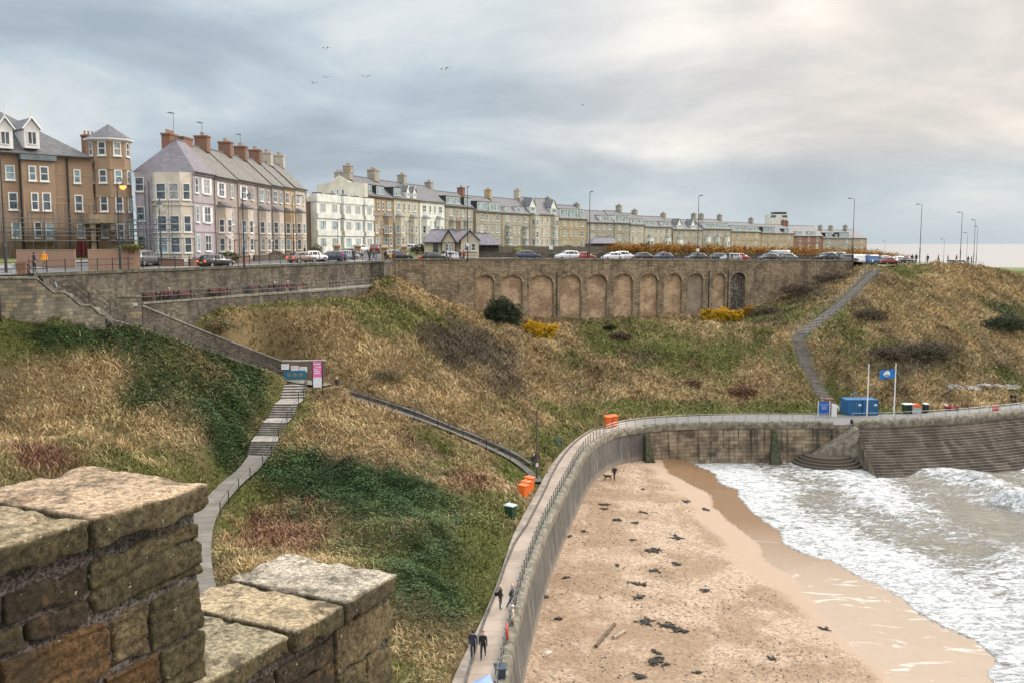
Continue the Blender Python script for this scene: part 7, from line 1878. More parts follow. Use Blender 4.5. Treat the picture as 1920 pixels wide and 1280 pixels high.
# blue containers
m_cont, nt, b = newmat('container_blue')
wvn = N(nt, 'ShaderNodeTexWave', Scale=2.2); wvn.bands_direction = 'X'; nt.links.new(coords(nt), wvn.inputs[0])
nt.links.new(mixc(nt, noisen(nt, coords(nt), 1.5, 5), (.012, .10, .26), (.03, .16, .36)), b.inputs['Base Color']); b.inputs['Roughness'].default_value = .5; bump(nt, b, wvn.outputs[1], .04)
for lab, u0, u1 in (('blue steel storage container, left of the pair behind the flagpoles', 1587, 1615.5), ('blue steel storage container, right of the pair behind the flagpoles', 1616, 1645)):
    a_ = pz(u0, 778, ZP); b2 = pz(u1, 777.5, ZP); W_ = b2.x - a_.x; t = thing('container', lab, 'container', (a_.x, a_.y, ZP), 0, 'blue containers')
    mb = MB(); mb.box(0, W_, 0, 2.6, .08, 2.15); mb.build('shell', m_cont, t)
    mb = MB()
    for xx in (0, W_ - .1): mb.box(xx - .01, xx + .11, -.03, .05, 0, 2.18)
    mb.box(.1, W_ - .1, -.03, .02, 2.05, 2.19); mb.box(.1, W_ - .1, -.03, .02, 0, .12); mb.build('frame', paint('container_edge', (.01, .07, .19), .5), t)
    for xx in (W_ * .44, W_ * .52, W_ * .6): mb = MB(); mb.tube([(xx, -.05, .15), (xx, -.05, 2.05)], .025, 5); mb.build('lock_bar', paint('lock_steel', (.12, .25, .30), .4), t)
    mb = MB(); mb.box(W_ * .74, W_ * .92, -.035, -.003, 1.35, 1.6); mb.build('label_plate', m_white, t)
# flagpoles and flags
for lab, u, vt, k in (('plain white flagpole left of the blue flag', 1625.5, 683, 0), ('white flagpole flying the blue flag', 1676, 682, 1)):
    b_ = pz(u, 786, ZP); b_.x = pz(u - 3, 786, ZP).x + .2; H_ = px(u, vt, b_.y).z - ZP
    t = thing('flagpole', lab, 'flagpole', (b_.x, b_.y, ZP), 0); mb = MB(); mb.tube([(0, 0, 0), (0, 0, H_)], [.11, .07], 8); mb.build('pole', m_white, t); mb = MB(); mb.lathe([(.001, H_ + .1), (.09, H_ + .03), (.09, H_), (.05, H_ - .04)], 8); mb.build('cap', m_white, t)
    if k:
        f = thing('flag', 'bright blue flag with a white disc and blue waves', 'flag', (b_.x - .12, b_.y, ZP + H_ - 1.3), 0)
        mb = MB(); nx, ny = 18, 8; W_, Hh_ = 2.15, 1.25
        rowsF = [[(-W_ * i / nx, .22 * math.sin(i * .62) * i / nx, -.25 * (i / nx) ** 1.5 * W_ * .5 + Hh_ * j / ny - Hh_ / 2 + .04 * math.sin(i * .9)) for i in range(nx + 1)] for j in range(ny + 1)]
        mb.quadmesh(rowsF); cl = mb.build('cloth', paint('flag_blue', (.01, .16, .46), .7, var=.1), f, smooth=True)
        def fp(uu, vv, off=-.02):   # point on the flag cloth, uu along, vv height -.5...5
            i = uu * nx; return (-W_ * uu, .22 * math.sin(i * .62) * uu + off, -.25 * uu ** 1.5 * W_ * .5 + Hh_ * vv + .04 * math.sin(i * .9))
        for off, sgn in ((-.02, 1), (.02, -1)):
            mb = MB(); cx_, cy_ = .5, .03
            for ring in range(5):
                r0, r1 = .34 * ring / 5, .34 * (ring + 1) / 5
                for k2 in range(24):
                    a0, a1 = 2 * math.pi * k2 / 24, 2 * math.pi * (k2 + 1) / 24
                    mb.face([fp(cx_ + r * math.cos(a) * Hh_ / W_, cy_ + r * math.sin(a), off) for r, a in ((r0, a0), (r1, a0), (r1, a1), (r0, a1))])
            mb.build('white_disc', m_white, cl)
            mb = MB()
            for w_ in range(3):
                for k2 in range(12):
                    q_ = []
                    for (kk_, dz) in ((k2, 0), (k2 + 1, 0), (k2 + 1, .05), (k2, .05)):
                        xx = -.26 + .52 * kk_ / 12; q_.append(fp(cx_ + xx * Hh_ / W_, cy_ - .12 - w_ * .075 + dz + .02 * math.sin(kk_ * 1.1), off * 1.6))
                    mb.face(q_)
            mb.build('wave_mark', MATS['flag_blue'], cl)
    else:
        f = thing('pennant', 'tattered yellow and blue streamer blowing left from the plain flagpole', 'flag', (b_.x, b_.y, ZP + H_ * .62), 0)
        mb = MB(); mb.quadmesh([[(-1.9 * i / 8, .06 * math.sin(i), -1.15 * i / 8 + d_ + .05 * math.sin(i * 1.7)) for i in range(9)] for d_ in (-.07, .09)]); mb.build('cloth', paint('yellow_cloth', (.5, .35, .05), .8), f)
        mb = MB(); mb.tube([(-1.5, .02, -.9), (-2.0, .05, -1.3)], [.1, .07], 6); mb.build('blue_end', paint('flag_blue', (.01, .16, .46), .7), f)

# text helper
def text(word, size, mat, parent, M, name='lettering', sx=1.0):
    c = bpy.data.curves.new(name, 'FONT'); c.body = word; c.size = size; c.align_x = 'CENTER'; c.align_y = 'CENTER'; c.extrude = .004; c.resolution_u = 2
    o = bpy.data.objects.new(name, c); C.objects.link(o); dg = bpy.context.evaluated_depsgraph_get(); me = bpy.data.meshes.new_from_object(o.evaluated_get(dg)); bpy.data.objects.remove(o)
    me.materials.append(mat); me.transform(M @ Matrix.Rotation(math.pi / 2, 4, 'X') @ Matrix.Diagonal((sx, 1, 1, 1))); o = bpy.data.objects.new(name, me); C.objects.link(o); o.parent = parent; return o
# notice board at the foot of the winding steps
a_ = pz(1531, 778, ZP); t = thing('notice_board', 'blue arched notice board on two white posts by the winding steps', 'sign', (a_.x, a_.y - .6, ZP), 0)
for xx in (0, 1.62): mb = MB(); mb.tube([(xx, 0, 0), (xx, 0, 2.15)], .06, 6); mb.build('post', m_white, t)
m_bb = paint('board_blue', (.01, .10, .42), .5, var=.08); mb = MB(); mb.prism([(.08, .35), (1.54, .35), (1.54, 1.85), (1.2, 2.05), (.81, 2.12), (.42, 2.05), (.08, 1.85)], -.04, .03); mb.build('board', m_bb, t)
mb = MB(); mb.box(.2, 1.42, -.05, -.041, 1.62, 1.66); [mb.box(.45, 1.2, -.05, -.041, 1.42 - k * .14, 1.45 - k * .14) for k in range(4)]; mb.build('text_line', m_white, t)
a_ = pz(1557, 780, ZP); t = thing('shaped_sign', 'white shaped panel standing right of the blue notice board', 'sign', (a_.x, a_.y - .4, ZP), 0)
mb = MB(); mb.prism([(0, 0), (.75, 0), (.75, 1.35), (.95, 1.35), (.95, .9), (1.05, .9), (1.05, 1.45), (.7, 1.75), (0, 1.95)], -.03, .03); mb.build('panel', m_white, t)
t = thing('brick_pier', 'small red brick pier behind the white panel', 'pier', (pz(1549, 777, ZP).x, pz(1549, 777, ZP).y + .5, ZP), 0); mb = MB(); mb.box(0, 1.2, 0, .5, -.2, 2.1); mb.box(-.06, 1.26, -.06, .56, 2.1, 2.2); mb.build('brickwork', m_redbrick, t)
# notices on the wall and the banners
wp = [Vector(p_) for p_ in [(px(528, 679, 103.6).x, 103.6), (px(609, 678, 104.3).x, 104.3)]]
angn = math.atan2(wp[1].y - wp[0].y, wp[1].x - wp[0].x)
m_not = paint('notice_white', (.72, .74, .80), .5, var=.1, vs=3); m_teal = paint('banner_teal', (.01, .15, .24), .6); m_pink = paint('banner_pink', (.75, .16, .42), .5)
def wallpt(u, v): 
    Y = 103.85 + (u - 528) / 81 * .7; q_ = px(u, v, Y); return q_
for lab, u, v in (('white notice at the left of three on the brown wall', 535, 687), ('pinkish white notice in the middle of three on the brown wall', 553, 690), ('white notice at the right of three on the brown wall', 569, 692)):
    q = wallpt(u, v); t = thing('notice', lab, 'notice', (q.x, q.y - .08, q.z), angn, 'notices on the brown wall'); mb = MB(); mb.box(-.42, .42, -.03, .0, -.3, .3); mb.build('sheet', m_not if 'pink' not in lab else paint('notice_pink', (.78, .64, .66), .5), t)
    for k in range(3): mb = MB(); mb.box(-.3, .3 - .1 * k, -.034, -.031, .12 - k * .12, .15 - k * .12); mb.build('text_line', paint('grey_ink', (.4, .4, .45), .6), t)
q = wallpt(554, 703); t = thing('banner', 'dark teal banner with three grey roundels on the brown wall', 'banner', (q.x, q.y - .2, q.z + .1), angn); mb = MB(); mb.prism([(-1.2, -.35), (-1.1, -.46), (1.1, -.46), (1.2, -.35), (1.2, .35), (1.1, .46), (-1.1, .46), (-1.2, .35)], -.04, .02); cl = mb.build('sheet', m_teal, t)
for k in (-1, 0, 1):
    mb = MB(); mb.T = Matrix.Translation((k * .64, -.045, 0)) @ Matrix.Rotation(math.pi / 2, 4, 'X'); mb.lathe([(.001, .0), (.24, .0), (.24, .012), (.001, .012)], 18); mb.build('roundel', paint('roundel', (.17, .16, .15), .6), t)
b_ = pz(583, 731, 13.9); t = thing('totem_sign', 'tall pink and white banner sign in a black frame at the head of the steps', 'sign', (b_.x + .2, b_.y, b_.z), .05)
for xx in (0, 1.0): mb = MB(); mb.box(xx - .05, xx + .05, -.05, .05, -.4, 3.0); mb.build('post', m_trim, t)
mb = MB(); mb.box(.052, .948, -.03, .03, 1.35, 2.95); mb.build('pink_panel', m_pink, t)
mb = MB(); mb.box(.052, .948, -.03, .03, .3, 1.347); mb.build('white_panel', m_not, t)
for k, (w0, w1, z0) in enumerate(((.15, .8, 2.7), (.3, .9, 2.4), (.15, .6, 2.15), (.2, .8, 1.95), (.15, .75, 1.75))): mb = MB(); mb.box(w0, w1, -.036, -.031, z0, z0 + .09); mb.build('text_band', m_not, t)
# go-kart like red car and red box, life ring
q = on(1799, 769, ZP); t = thing('pedal_cart', 'small red and white pedal cart parked under the bank', 'cart', (q[0] - .9, q[1] + .6, ZP), .1)
mb = MB(); mb.quadmesh([[(x, -w_, z0), (x, w_, z0), (x, w_ * .8, z1), (x, -w_ * .8, z1)] for x, w_, z0, z1 in ((-.9, .35, .3, .5), (-.5, .45, .22, .75), (0, .4, .22, .5), (.5, .35, .22, .48), (1.0, .15, .25, .35))], close=True); mb.build('body', carpaint('cart_red', (.4, .02, .03)), t)
for x, y in ((-.6, -.5), (-.6, .5), (.65, -.45), (.65, .45)): mb = MB(); mb.T = Matrix.Translation((x, y, .25)) @ Matrix.Rotation(math.pi / 2, 4, 'X'); mb.lathe([(.001, -.07), (.15, -.08), (.25, -.07), (.25, .07), (.15, .08), (.001, .07)], 12); mb.build('wheel', m_tyre, t)
mb = MB(); mb.box(-1.05, -.85, -.45, .45, .75, .82); mb.build('spoiler', m_white, t)
q = on(1866, 774, ZP); t = thing('red_box', 'small red cabinet beside the far railing', 'cabinet', q, .2); mb = MB(); mb.box(-.35, .35, -.2, .2, .1, .8); mb.build('case', paint('signal_red', (.5, .02, .03), .45), t); mb = MB(); mb.prism([(-.38, .8), (.38, .8), (.3, .92), (-.3, .92)], -.22, .22); mb.build('lid', MATS['signal_red'], t)
q = on(951, 1208, ZP); t = thing('life_ring', 'red life ring hung on the sea wall railing', 'life ring', (q[0] - .02, q[1] - .2, ZP + .95), 0)
mb = MB(); rr = []; 
for k in range(25):
    a = 2 * math.pi * k / 24; rr.append([(.07 * math.cos(b2) * 1.2, (.32 + .09 * math.sin(b2)) * math.cos(a), (.40 + .09 * math.sin(b2)) * math.sin(a)) for b2 in [2 * math.pi * j / 8 for j in range(8)]])
mb.quadmesh(rr, close=True); mb.build('ring', paint('ring_red', (.62, .03, .03), .45), t, smooth=True)
mb = MB(); mb.tube([(.08, 0, -.9), (.08, 0, .2)], .04, 6); mb.build('bracket', m_steel, t)
q = on(960, 1180, ZP); person('person in a cream top leaning over the sea wall railing', (q[0] + .05, q[1] - .3, ZP + .05), 'stand', -1.6, (.62, .56, .45), (.1, .1, .1), hair=('hat', (.75, .72, .66)), h=1.7)
# pale blue awning top and bin at the lower edge
a_, b2, c_, d_ = pz(862, 1290, ZP + 2.3), pz(918, 1262, ZP + 2.3), pz(932, 1300, ZP + 2.3), pz(862, 1330, ZP + 2.3)
t = thing('gazebo', 'pale blue canvas awning just entering the bottom of the view', 'awning', (a_.x, a_.y, ZP), 0)
o_ = Vector((a_.x, a_.y, ZP)); ctr = (a_ + b2 + c_ + d_) / 4 + Vector((0, 0, .35)); mb = MB()
Q_ = [a_, b2, c_, d_]
for k in range(4): mb.face([Q_[k] - o_, Q_[(k + 1) % 4] - o_, ctr - o_]); mb.face([Q_[k] - o_, Q_[(k + 1) % 4] - o_, Q_[(k + 1) % 4] - o_ - Vector((0, 0, .25)), Q_[k] - o_ - Vector((0, 0, .25))])
mb.build('canopy', paint('canvas_blue', (.20, .29, .50), .8, var=.08), t)
for p_ in Q_: mb = MB(); mb.tube([p_ - o_ - Vector((0, 0, 2.3)), p_ - o_], .025, 5); mb.build('leg', m_steel, t)
q = on(938, 1282, ZP); wheelie('dark blue bin by the railing at the very bottom', q, (.03, .05, .08), .2, 1.0)

# ------------------------------------------------------------------ beach litter
m_weed = paint('seaweed_dark', (.022, .016, .010), .5, var=.4, vs=4)
def weed(label, u, v, su, sv, n, g='clumps of washed up seaweed'):
    q = pz(u, v, .9); q.z = beachz(q.x, q.y); sc_ = q.y / F
    mb = MB(); wx, wy = su * sc_, sv * sc_ * 2.6; pool = []
    for k in range(n * 2):
        x, y = R.choice(pool) if pool else (0, 0)
        if abs(x) > wx * .85 or abs(y) > wy * .85: x, y = 0, 0
        a = R.choice((0, math.pi)) + R.gauss(0, .35 + .9 * min(1, sv * 2.2 / su)); l = (.12 + .35 * R.random()) * (.6 + wx * .35); z = max(beachz(q.x + x, q.y + y) - q.z, -.1) + .02
        pts = [(x, y, z)]
        for j in range(3): a += R.uniform(-.8, .8); pts.append((pts[-1][0] + math.cos(a) * l / 3, pts[-1][1] + math.sin(a) * l / 3, z + .05 * R.random() + .03))
        pool += [(p_[0], p_[1]) for p_ in pts[1:]]
        r_ = .022 + .045 * R.random(); mb.tube(pts, [r_, r_ * 1.3, r_ * .9, r_ * .3], 5)
    # the strands of one clump lie tangled over each other
    o = mb.build('seaweed', m_weed); o.location = tuple(q); tag(o, label, 'seaweed', g)
WD = [((x / 1.772 * .36) + 900, (y / 1.772 * .36) + 760) for x, y in ()]
for i, (u, v, su, sv, n, d_) in enumerate(((1140, 945, 30, 8, 22, 'stringy clump high on the beach below the dog'), (1130, 953, 16, 10, 14, 'dark clump just below the stringy one'), (1160, 972, 30, 5, 14, 'thin diagonal streak left of centre'), (1188, 978, 26, 4, 10, 'thin streak right of the diagonal one'), (1203, 957, 22, 4, 8, 'short line on the right of the upper beach'),
  (1283, 933, 30, 4, 10, 'long thin dark streak near the wet sand'), (1318, 945, 26, 6, 12, 'forked streak touching the wet sand'), (1270, 998, 36, 9, 22, 'wide winged clump'), (1213, 1028, 32, 14, 30, 'thick dark clump in the middle of the beach'), (1232, 1066, 16, 20, 20, 'upright clump below the thick one'), (1268, 1052, 28, 6, 12, 'thin clump right of the upright one'), (1200, 1093, 26, 18, 26, 'bent clump left of the line of weed'), (1327, 1100, 14, 14, 12, 'small hooked clump alone on the right'), (1205, 1121, 30, 9, 20, 'low clump under the bent one'),
  (1215, 1163, 40, 12, 26, 'long broken clump above the biggest pile'), (1268, 1178, 34, 18, 34, 'biggest dark pile near the bottom'), (1240, 1170, 40, 12, 24, 'ragged link joining the two lower piles'), (1222, 1238, 40, 22, 36, 'heavy pile close to the bottom edge'), (1232, 1218, 18, 10, 12, 'knot above the heavy pile'), (1208, 1270, 30, 14, 24, 'pile at the bottom edge'), (1456, 1226, 14, 12, 14, 'lone tuft far to the right'), (1552, 1165, 20, 3, 8, 'thin black line on the wet sand edge'), (1095, 1000, 10, 5, 8, 'speck beside the sea wall foot'), (1070, 1010, 12, 4, 8, 'thin fleck beside the sea wall'), (1208, 915, 10, 3, 5, 'tiny fleck left of the forked streak'), (1048, 1160, 14, 5, 8, 'fleck below the sea wall shadow'), (1060, 1086, 12, 4, 8, 'fleck left of the beached log'), (1028, 1122, 10, 5, 8, 'dark fleck touching the wall foot'), (1310, 1255, 12, 5, 8, 'small fleck right of the bottom pile'), (1180, 1010, 12, 4, 8, 'small fleck left of the winged clump'), (1160, 1060, 10, 4, 7, 'small fleck in the left middle of the sand'))):
    weed('seaweed: ' + d_, u, v, su, sv, n)
# fine scatter of debris over the dry sand
n = 15000; xs = rs.uniform(0, 34, n); ys = rs.uniform(55, 125, n); k1 = np.array([1.0] * n)
dd1 = sd(xs, ys, L1); wv = seg_dist(xs, ys, [(a, b_, 0) for a, b_ in WB])
ok = (dd1 > .3) & (wv[1] < 0) & (wv[0] > .8) & (fbm(xs, ys, 5, 3, 71) + rs.rand(n) * .40 > .73)
xs, ys = xs[ok], ys[ok]; zs = np.array([beachz(a, b_) for a, b_ in zip(xs, ys)]) + .015
k = len(xs); an_ = rs.rand(k) * 6.28; l1 = .04 + .10 * rs.rand(k) ** 2; l2 = l1 * (.25 + .4 * rs.rand(k)); ca_, sa_ = np.cos(an_), np.sin(an_)
V = np.stack([np.stack([xs + ca_ * l1, ys + sa_ * l1, zs], 1), np.stack([xs - sa_ * l2, ys + ca_ * l2, zs + .03], 1), np.stack([xs - ca_ * l1, ys - sa_ * l1, zs], 1), np.stack([xs + sa_ * l2, ys - ca_ * l2, zs + .01], 1)], 1).reshape(-1, 3)
tag(npmesh('beach_debris', V, np.arange(k * 4).reshape(-1, 4), m_weed, None, False), 'fine scatter of weed and shell fragments over the dry sand', None, None, 'stuff')
def log(label, u0, v0, u1, v1, r, col):
    a, b_ = pz(u0, v0, .95), pz(u1, v1, .95); t = MB(); a.z = beachz(a.x, a.y) + r * .7; b_.z = beachz(b_.x, b_.y) + r * .7; m_ = a.lerp(b_, .5) + Vector((.05, .05, .03)); d_ = [a.lerp(b_, k / 7) + Vector((R.uniform(-.02, .02), R.uniform(-.02, .02), 0)) for k in range(8)]
    c0 = a.copy(); t.tube([p_ - c0 for p_ in d_], [r * R.uniform(.8, 1.1) for _ in d_], 8); o = t.build('driftwood', col, smooth=False); o.location = c0; tag(o, label, 'log')
log('long dark driftwood log lying on the sand', 1117, 1211, 1152, 1170, .14, paint('wet_wood', (.13, .09, .06), .85, var=.4, vs=5)); log('short pale driftwood log beside the dark one', 1150, 1196, 1172, 1182, .15, paint('bleached_wood', (.34, .27, .20), .85, var=.3, vs=5))
q = pz(1024, 1223, .95); q.z = beachz(q.x, q.y); mb = MB(); mb.quadmesh([[(.45 * c * a, .3 * s_ * a * (1 + .4 * math.sin(3 * an2)), .12 * (1 - a)) for an2, c, s_ in ((2 * math.pi * k / 9, math.cos(2 * math.pi * k / 9), math.sin(2 * math.pi * k / 9)) for k in range(9))] for a in (1, .6, .1)], close=True)
o = mb.build('flat_rock', paint('pale_rock', (.5, .43, .36), .8, var=.3, vs=3)); o.location = tuple(q); tag(o, 'pale flat stone half buried near the sea wall foot', 'rock')

# ------------------------------------------------------------------ gulls
for i, (u, v, Y, s_, lab) in enumerate(((612, 92, 120, 1.0, 'gull highest in the sky on the left'), (588, 157, 120, .8, 'gull lowest and furthest left in the sky'), (611, 146, 130, .9, 'gull gliding just right of the lowest one'), (687, 145, 115, 1.1, 'gull alone right of the left hand group'), (835, 131, 110, 1.3, 'pale gull near the middle of the sky'), (1093, 198, 190, .9, 'faint far gull above the middle of the terrace'))):
    q = px(u, v, Y); mb = MB(); w_ = .6 * s_
    nodes = [((0, 0, 0), (.08, .07)), ((0, -.2, .01), (.06, .05)), ((0, -.3, .03), (.025, .025)), ((0, .2, 0), (.05, .03)), ((0, .33, 0), (.05, .01))]
    t = thing('gull', lab, 'bird', tuple(q), R.uniform(-1, 1)); mb.tube([(0, -.32, .02), (0, -.2, .02), (0, 0, 0), (0, .2, 0), (0, .36, 0)], [.02, .06, .09, .05, .03], 8); mb.build('body', m_white, t, smooth=True)
    for sg in (-1, 1):
        mb = MB(); mb.quadmesh([[(0, -.12, .03), (sg * w_ * .45, -.16, .2), (sg * w_ * 1.1, .05, .12)], [(0, .1, .02), (sg * w_ * .45, .06, .19), (sg * w_ * 1.12, .1, .11)]]); mb.build('wing', paint('gull_grey', (.18, .18, .19), .7), t)
# ------------------------------------------------------------------ bushes and hedges
def foliage(name, label, cat, blobs, base, n, ls_, cols, stem=None, kind=None, loc=None, group=None):
    """leaf cloud: blobs = (cx, cy, cz, rx, ry, rz) relative to loc"""
    t = thing(name, label, cat, tuple(loc), 0, group)
    pts = []; tot = sum(b_[3] * b_[4] + b_[5] * b_[3] for b_ in blobs)
    P = []
    for (cx, cy, cz, rx, ry, rz) in blobs:
        k = max(20, int(n * (rx * ry + rz * rx) / tot)); d = rs.normal(size=(k, 3)); d /= np.linalg.norm(d, axis=1)[:, None]
        r = (rs.rand(k) ** .4) * (0.5 + .95 * vnoise(d[:, 0] * 3 + cx, d[:, 2] * 3 + d[:, 1] * 2 + cy))
        P.append(np.stack([cx + d[:, 0] * rx * r, cy + d[:, 1] * ry * r, np.maximum(cz + d[:, 2] * rz * r, 0.02)], 1))
    P = np.concatenate(P); k = len(P)
    a = rs.normal(size=(k, 3)); a /= np.linalg.norm(a, axis=1)[:, None]; b_ = np.cross(a, rs.normal(size=(k, 3))); b_ /= np.linalg.norm(b_, axis=1)[:, None]
    s_ = (ls_ * (.6 + .8 * rs.rand(k)))[:, None]
    V = np.stack([P - a * s_, P - b_ * s_ * .5, P + a * s_, P + b_ * s_ * .5], 1).reshape(-1, 3)
    ci = fbm(P[:, 0] * 1.0 + 50, P[:, 1] + P[:, 2] * 1.3, .9, 2, 80) + rs.rand(k) * .3 - .15
    cols = np.array(cols); q = np.clip((ci - .2) / .6, 0, .999) * (len(cols) - 1); i0 = q.astype(int); fr = (q - i0)[:, None]; col = cols[i0] * (1 - fr) + cols[np.minimum(i0 + 1, len(cols) - 1)] * fr
    col = col * (.6 + .7 * rs.rand(k))[:, None]
    m = MATS.get('leafcol')
    if m is None:
        m, nt, b2 = newmat('leaves'); at = nt.nodes.new('ShaderNodeVertexColor'); at.layer_name = 'Col'; nt.links.new(at.outputs[0], b2.inputs['Base Color']); b2.inputs['Roughness'].default_value = .8; b2.inputs['Specular IOR Level'].default_value = .15; MATS['leafcol'] = m
    o = npmesh('crown', V, np.arange(k * 4).reshape(-1, 4), m, {'Col': np.repeat(col, 4, 0)}, False); o.parent = t
    mb = MB()
    for j in range(6):
        bl = blobs[j % len(blobs)]; e = Vector((bl[0] + R.uniform(-.4, .4) * bl[3], bl[1], bl[2] + bl[5] * .4)); mb.tube([(bl[0] * .5, bl[1] * .5, -.4), ((e.x + bl[0] * .5) / 2 + .1, e.y * .6, e.z * .5), tuple(e)], [.08, .05, .015], 5)
    mb.build('stems', stem or m_wood, t); return t
DG = [(.018, .026, .014), (.035, .05, .026), (.06, .075, .04)]
q = px(943, 608, 150); q.z = ground(q.x, q.y) - .3
foliage('bush', 'large dark green bush in front of the first arches', 'bush', [(-.6, 0, 2.6, 2.6, 2, 2.3), (1.2, 0, 2.0, 2.0, 1.8, 2.2), (-1.4, 0, 1.4, 2.0, 1.8, 1.6), (.6, 0, 1.2, 3, 2, 1.6)], 0, 14000, .13, DG, loc=q)
YEL = [(.10, .085, .02), (.42, .25, .015), (.62, .36, .02), (.68, .42, .03), (.16, .15, .03)]
q = px(1013, 612, 149); q.z = ground(q.x, q.y) - .2
foliage('gorse_bush', 'bright yellow autumn bush beside the big dark bush', 'bush', [(-1.3, 0, 1.8, 1.6, 1.3, 1.5), (.3, 0, 1.2, 1.8, 1.3, 1.4), (2.0, 0, 1.7, 1.1, 1, .9), (.8, 0, .5, 1.6, 1.2, 1.0)], 0, 8000, .12, YEL, loc=q)
q = px(1353, 598, 167); q.z = ground(q.x, q.y) - .1
foliage('gorse_bush', 'low spreading yellow bush under the last arches', 'bush', [(-2.2, 0, 1.0, 1.7, 1.3, 1.3), (.2, 0, 1.1, 2.0, 1.3, 1.3), (2.6, 0, 1.1, 1.4, 1.2, 1.0)], 0, 8000, .13, YEL, loc=q)
q = px(1404, 590, 170); q.z = ground(q.x, q.y) + .2
foliage('gorse_bush', 'small duller orange bush at the right end of the arches', 'bush', [(0, 0, .8, 1.4, 1, 1.1)], 0, 2000, .12, [(.16, .10, .03), (.36, .20, .04), (.28, .16, .06)], loc=q)
for (u, v, Y, r_, cols_, lab) in ((1390, 757, 141, 2.0, [(.10, .055, .035), (.18, .105, .065), (.15, .09, .055)], 'reddish brown bracken clump low on the bank'), (1297, 706, 143, 1.5, [(.12, .07, .045), (.18, .11, .07), (.15, .09, .055)], 'reddish bracken clump higher up the bank'), (722, 680, 107, 1.8, [(.16, .12, .06), (.22, .18, .10), (.12, .10, .05)], 'bare twiggy shrub on the bank above the slanting path'), (1145, 611, 159, 1.0, DG, 'small dark bush at the foot of the middle arches'), (1163, 622, 156, 1.5, [(.06, .04, .03), (.12, .09, .06)], 'low brown scrub below the middle arches'),
        (1630, 590, 161, 2.6, [(.08, .065, .04), (.14, .11, .07)], 'dark scrub right of the winding steps'), (1885, 605, 168, 3.6, DG, 'dark green bush at the right edge of the bank'), (1500, 560, 174, 3.0, [(.09, .065, .05), (.15, .11, .08)], 'brown thicket above the bank near the wall end'), (1560, 535, 178, 2.8, [(.10, .075, .055), (.16, .12, .085)], 'brown thicket left of the top of the winding steps'), (1740, 660, 153, 3.4, [(.07, .06, .04), (.13, .11, .07)], 'dark scrub in the middle of the right hand bank'), (1660, 650, 152, 2.4, [(.08, .065, .05), (.14, .11, .075)], 'dim scrub just right of the winding steps'),
        (1440, 600, 168, 2.2, [(.09, .07, .05), (.15, .12, .08)], 'brown thicket right of the last arch'), (400, 600, 101, 2.0, [(.12, .11, .06), (.22, .19, .10), (.17, .13, .07)], 'pale twiggy shrub below the bench terrace')):
    q = px(u, v, Y); q.z = ground(q.x, q.y) - .1
    foliage('shrub', lab, 'shrub', [(0, 0, r_ * .35, r_, r_ * .9, r_ * .5), (r_ * .6, 0, r_ * .25, r_ * .8, r_ * .7, r_ * .4), (-r_ * .7, 0, r_ * .25, r_ * .8, r_ * .7, r_ * .35)], 0, int(1500 * r_), .1 if Y < 130 else .13, cols_, loc=q)
# orange beech hedge along the lawn
OR = [(.11, .06, .03), (.20, .10, .035), (.34, .16, .03), (.48, .24, .035), (.22, .14, .06)]
hp = [(1152, 198), (1240, 205), (1330, 214), (1420, 224), (1500, 236), (1580, 262), (1640, 290), (1702, 325)]
ht = [457, 458, 461, 464, 464.5, 467, 471, 481]
h0 = px(1152, 475, 198); h0.z = 0
bl = []
for k in range(64):
    s_ = k / 63 * 7; i = min(int(s_), 6); f_ = s_ - i; Y = hp[i][1] + (hp[i + 1][1] - hp[i][1]) * f_; u = hp[i][0] + (hp[i + 1][0] - hp[i][0]) * f_; vt = ht[i] + (ht[i + 1] - ht[i]) * f_
    q = px(u, vt, Y); zb = gz(q.x, q.y); hh = max(.8, q.z - zb); 
    bl.append((q.x - h0.x, q.y - h0.y, zb + hh * .5 - 20, 1.9 + Y * .004, 1.6, hh * .62 * R.uniform(.85, 1.1)))
h0.z = 20
hd = foliage('hedge', 'long orange brown hedge behind the upper road', 'hedge', bl, 0, 46000, .17, OR, loc=h0)
for lab, u, v, Y, w_, h_, cols_ in (('round olive bush left of the cottage', 786, 475, 178, 2.4, 2.0, [(.06, .05, .03), (.10, .085, .045)]), ('dark green hedge bush over the board fence', 1060, 472, 196, 3.2, 1.6, [(.05, .06, .03), (.09, .10, .05), (.16, .13, .08)]), ('lime green shrub poking over the board fence', 973, 470, 187, 1.0, 1.3, [(.25, .28, .04), (.35, .38, .06)]), ('long clipped dark hedge above the board fence', 990, 463, 200, 5.5, .8, DG), ('dark green hedge end at the right of the fence', 1085, 466, 203, 2.6, 1.2, DG), ('bushy green shrub outside the taupe houses', 427, 484, 117, 1.6, 1.6, [(.05, .06, .02), (.10, .11, .04)]), ('reddish dead shrub outside the mauve houses', 517, 478, 134, 1.4, 1.3, [(.12, .07, .05), (.2, .13, .1)]), ('ivy tumbling over the brick garden wall', 242, 468, 94, 1.5, .5, [(.10, .10, .03), (.16, .15, .05)]), ('small leafless garden tree before the white flats', 592, 478, 160, 1.5, 2.2, [(.16, .14, .10), (.2, .18, .13)]), ('low green garden hedge at the end of the brown terrace', 600, 480, 152, 3.0, .5, [(.06, .08, .02), (.10, .12, .04)])):
    q = px(u, v, Y); q.z = gz(q.x, q.y) if Y > 96 else q.z
    foliage('shrub', lab, 'shrub', [(0, 0, h_ * .5, w_ * .7, 1.0, h_ * .5), (w_ * .4, .2, h_ * .45, w_ * .6, .9, h_ * .45), (-w_ * .4, .1, h_ * .4, w_ * .6, .9, h_ * .42)], 0, int(900 * w_) + 600, .09, cols_, loc=q)
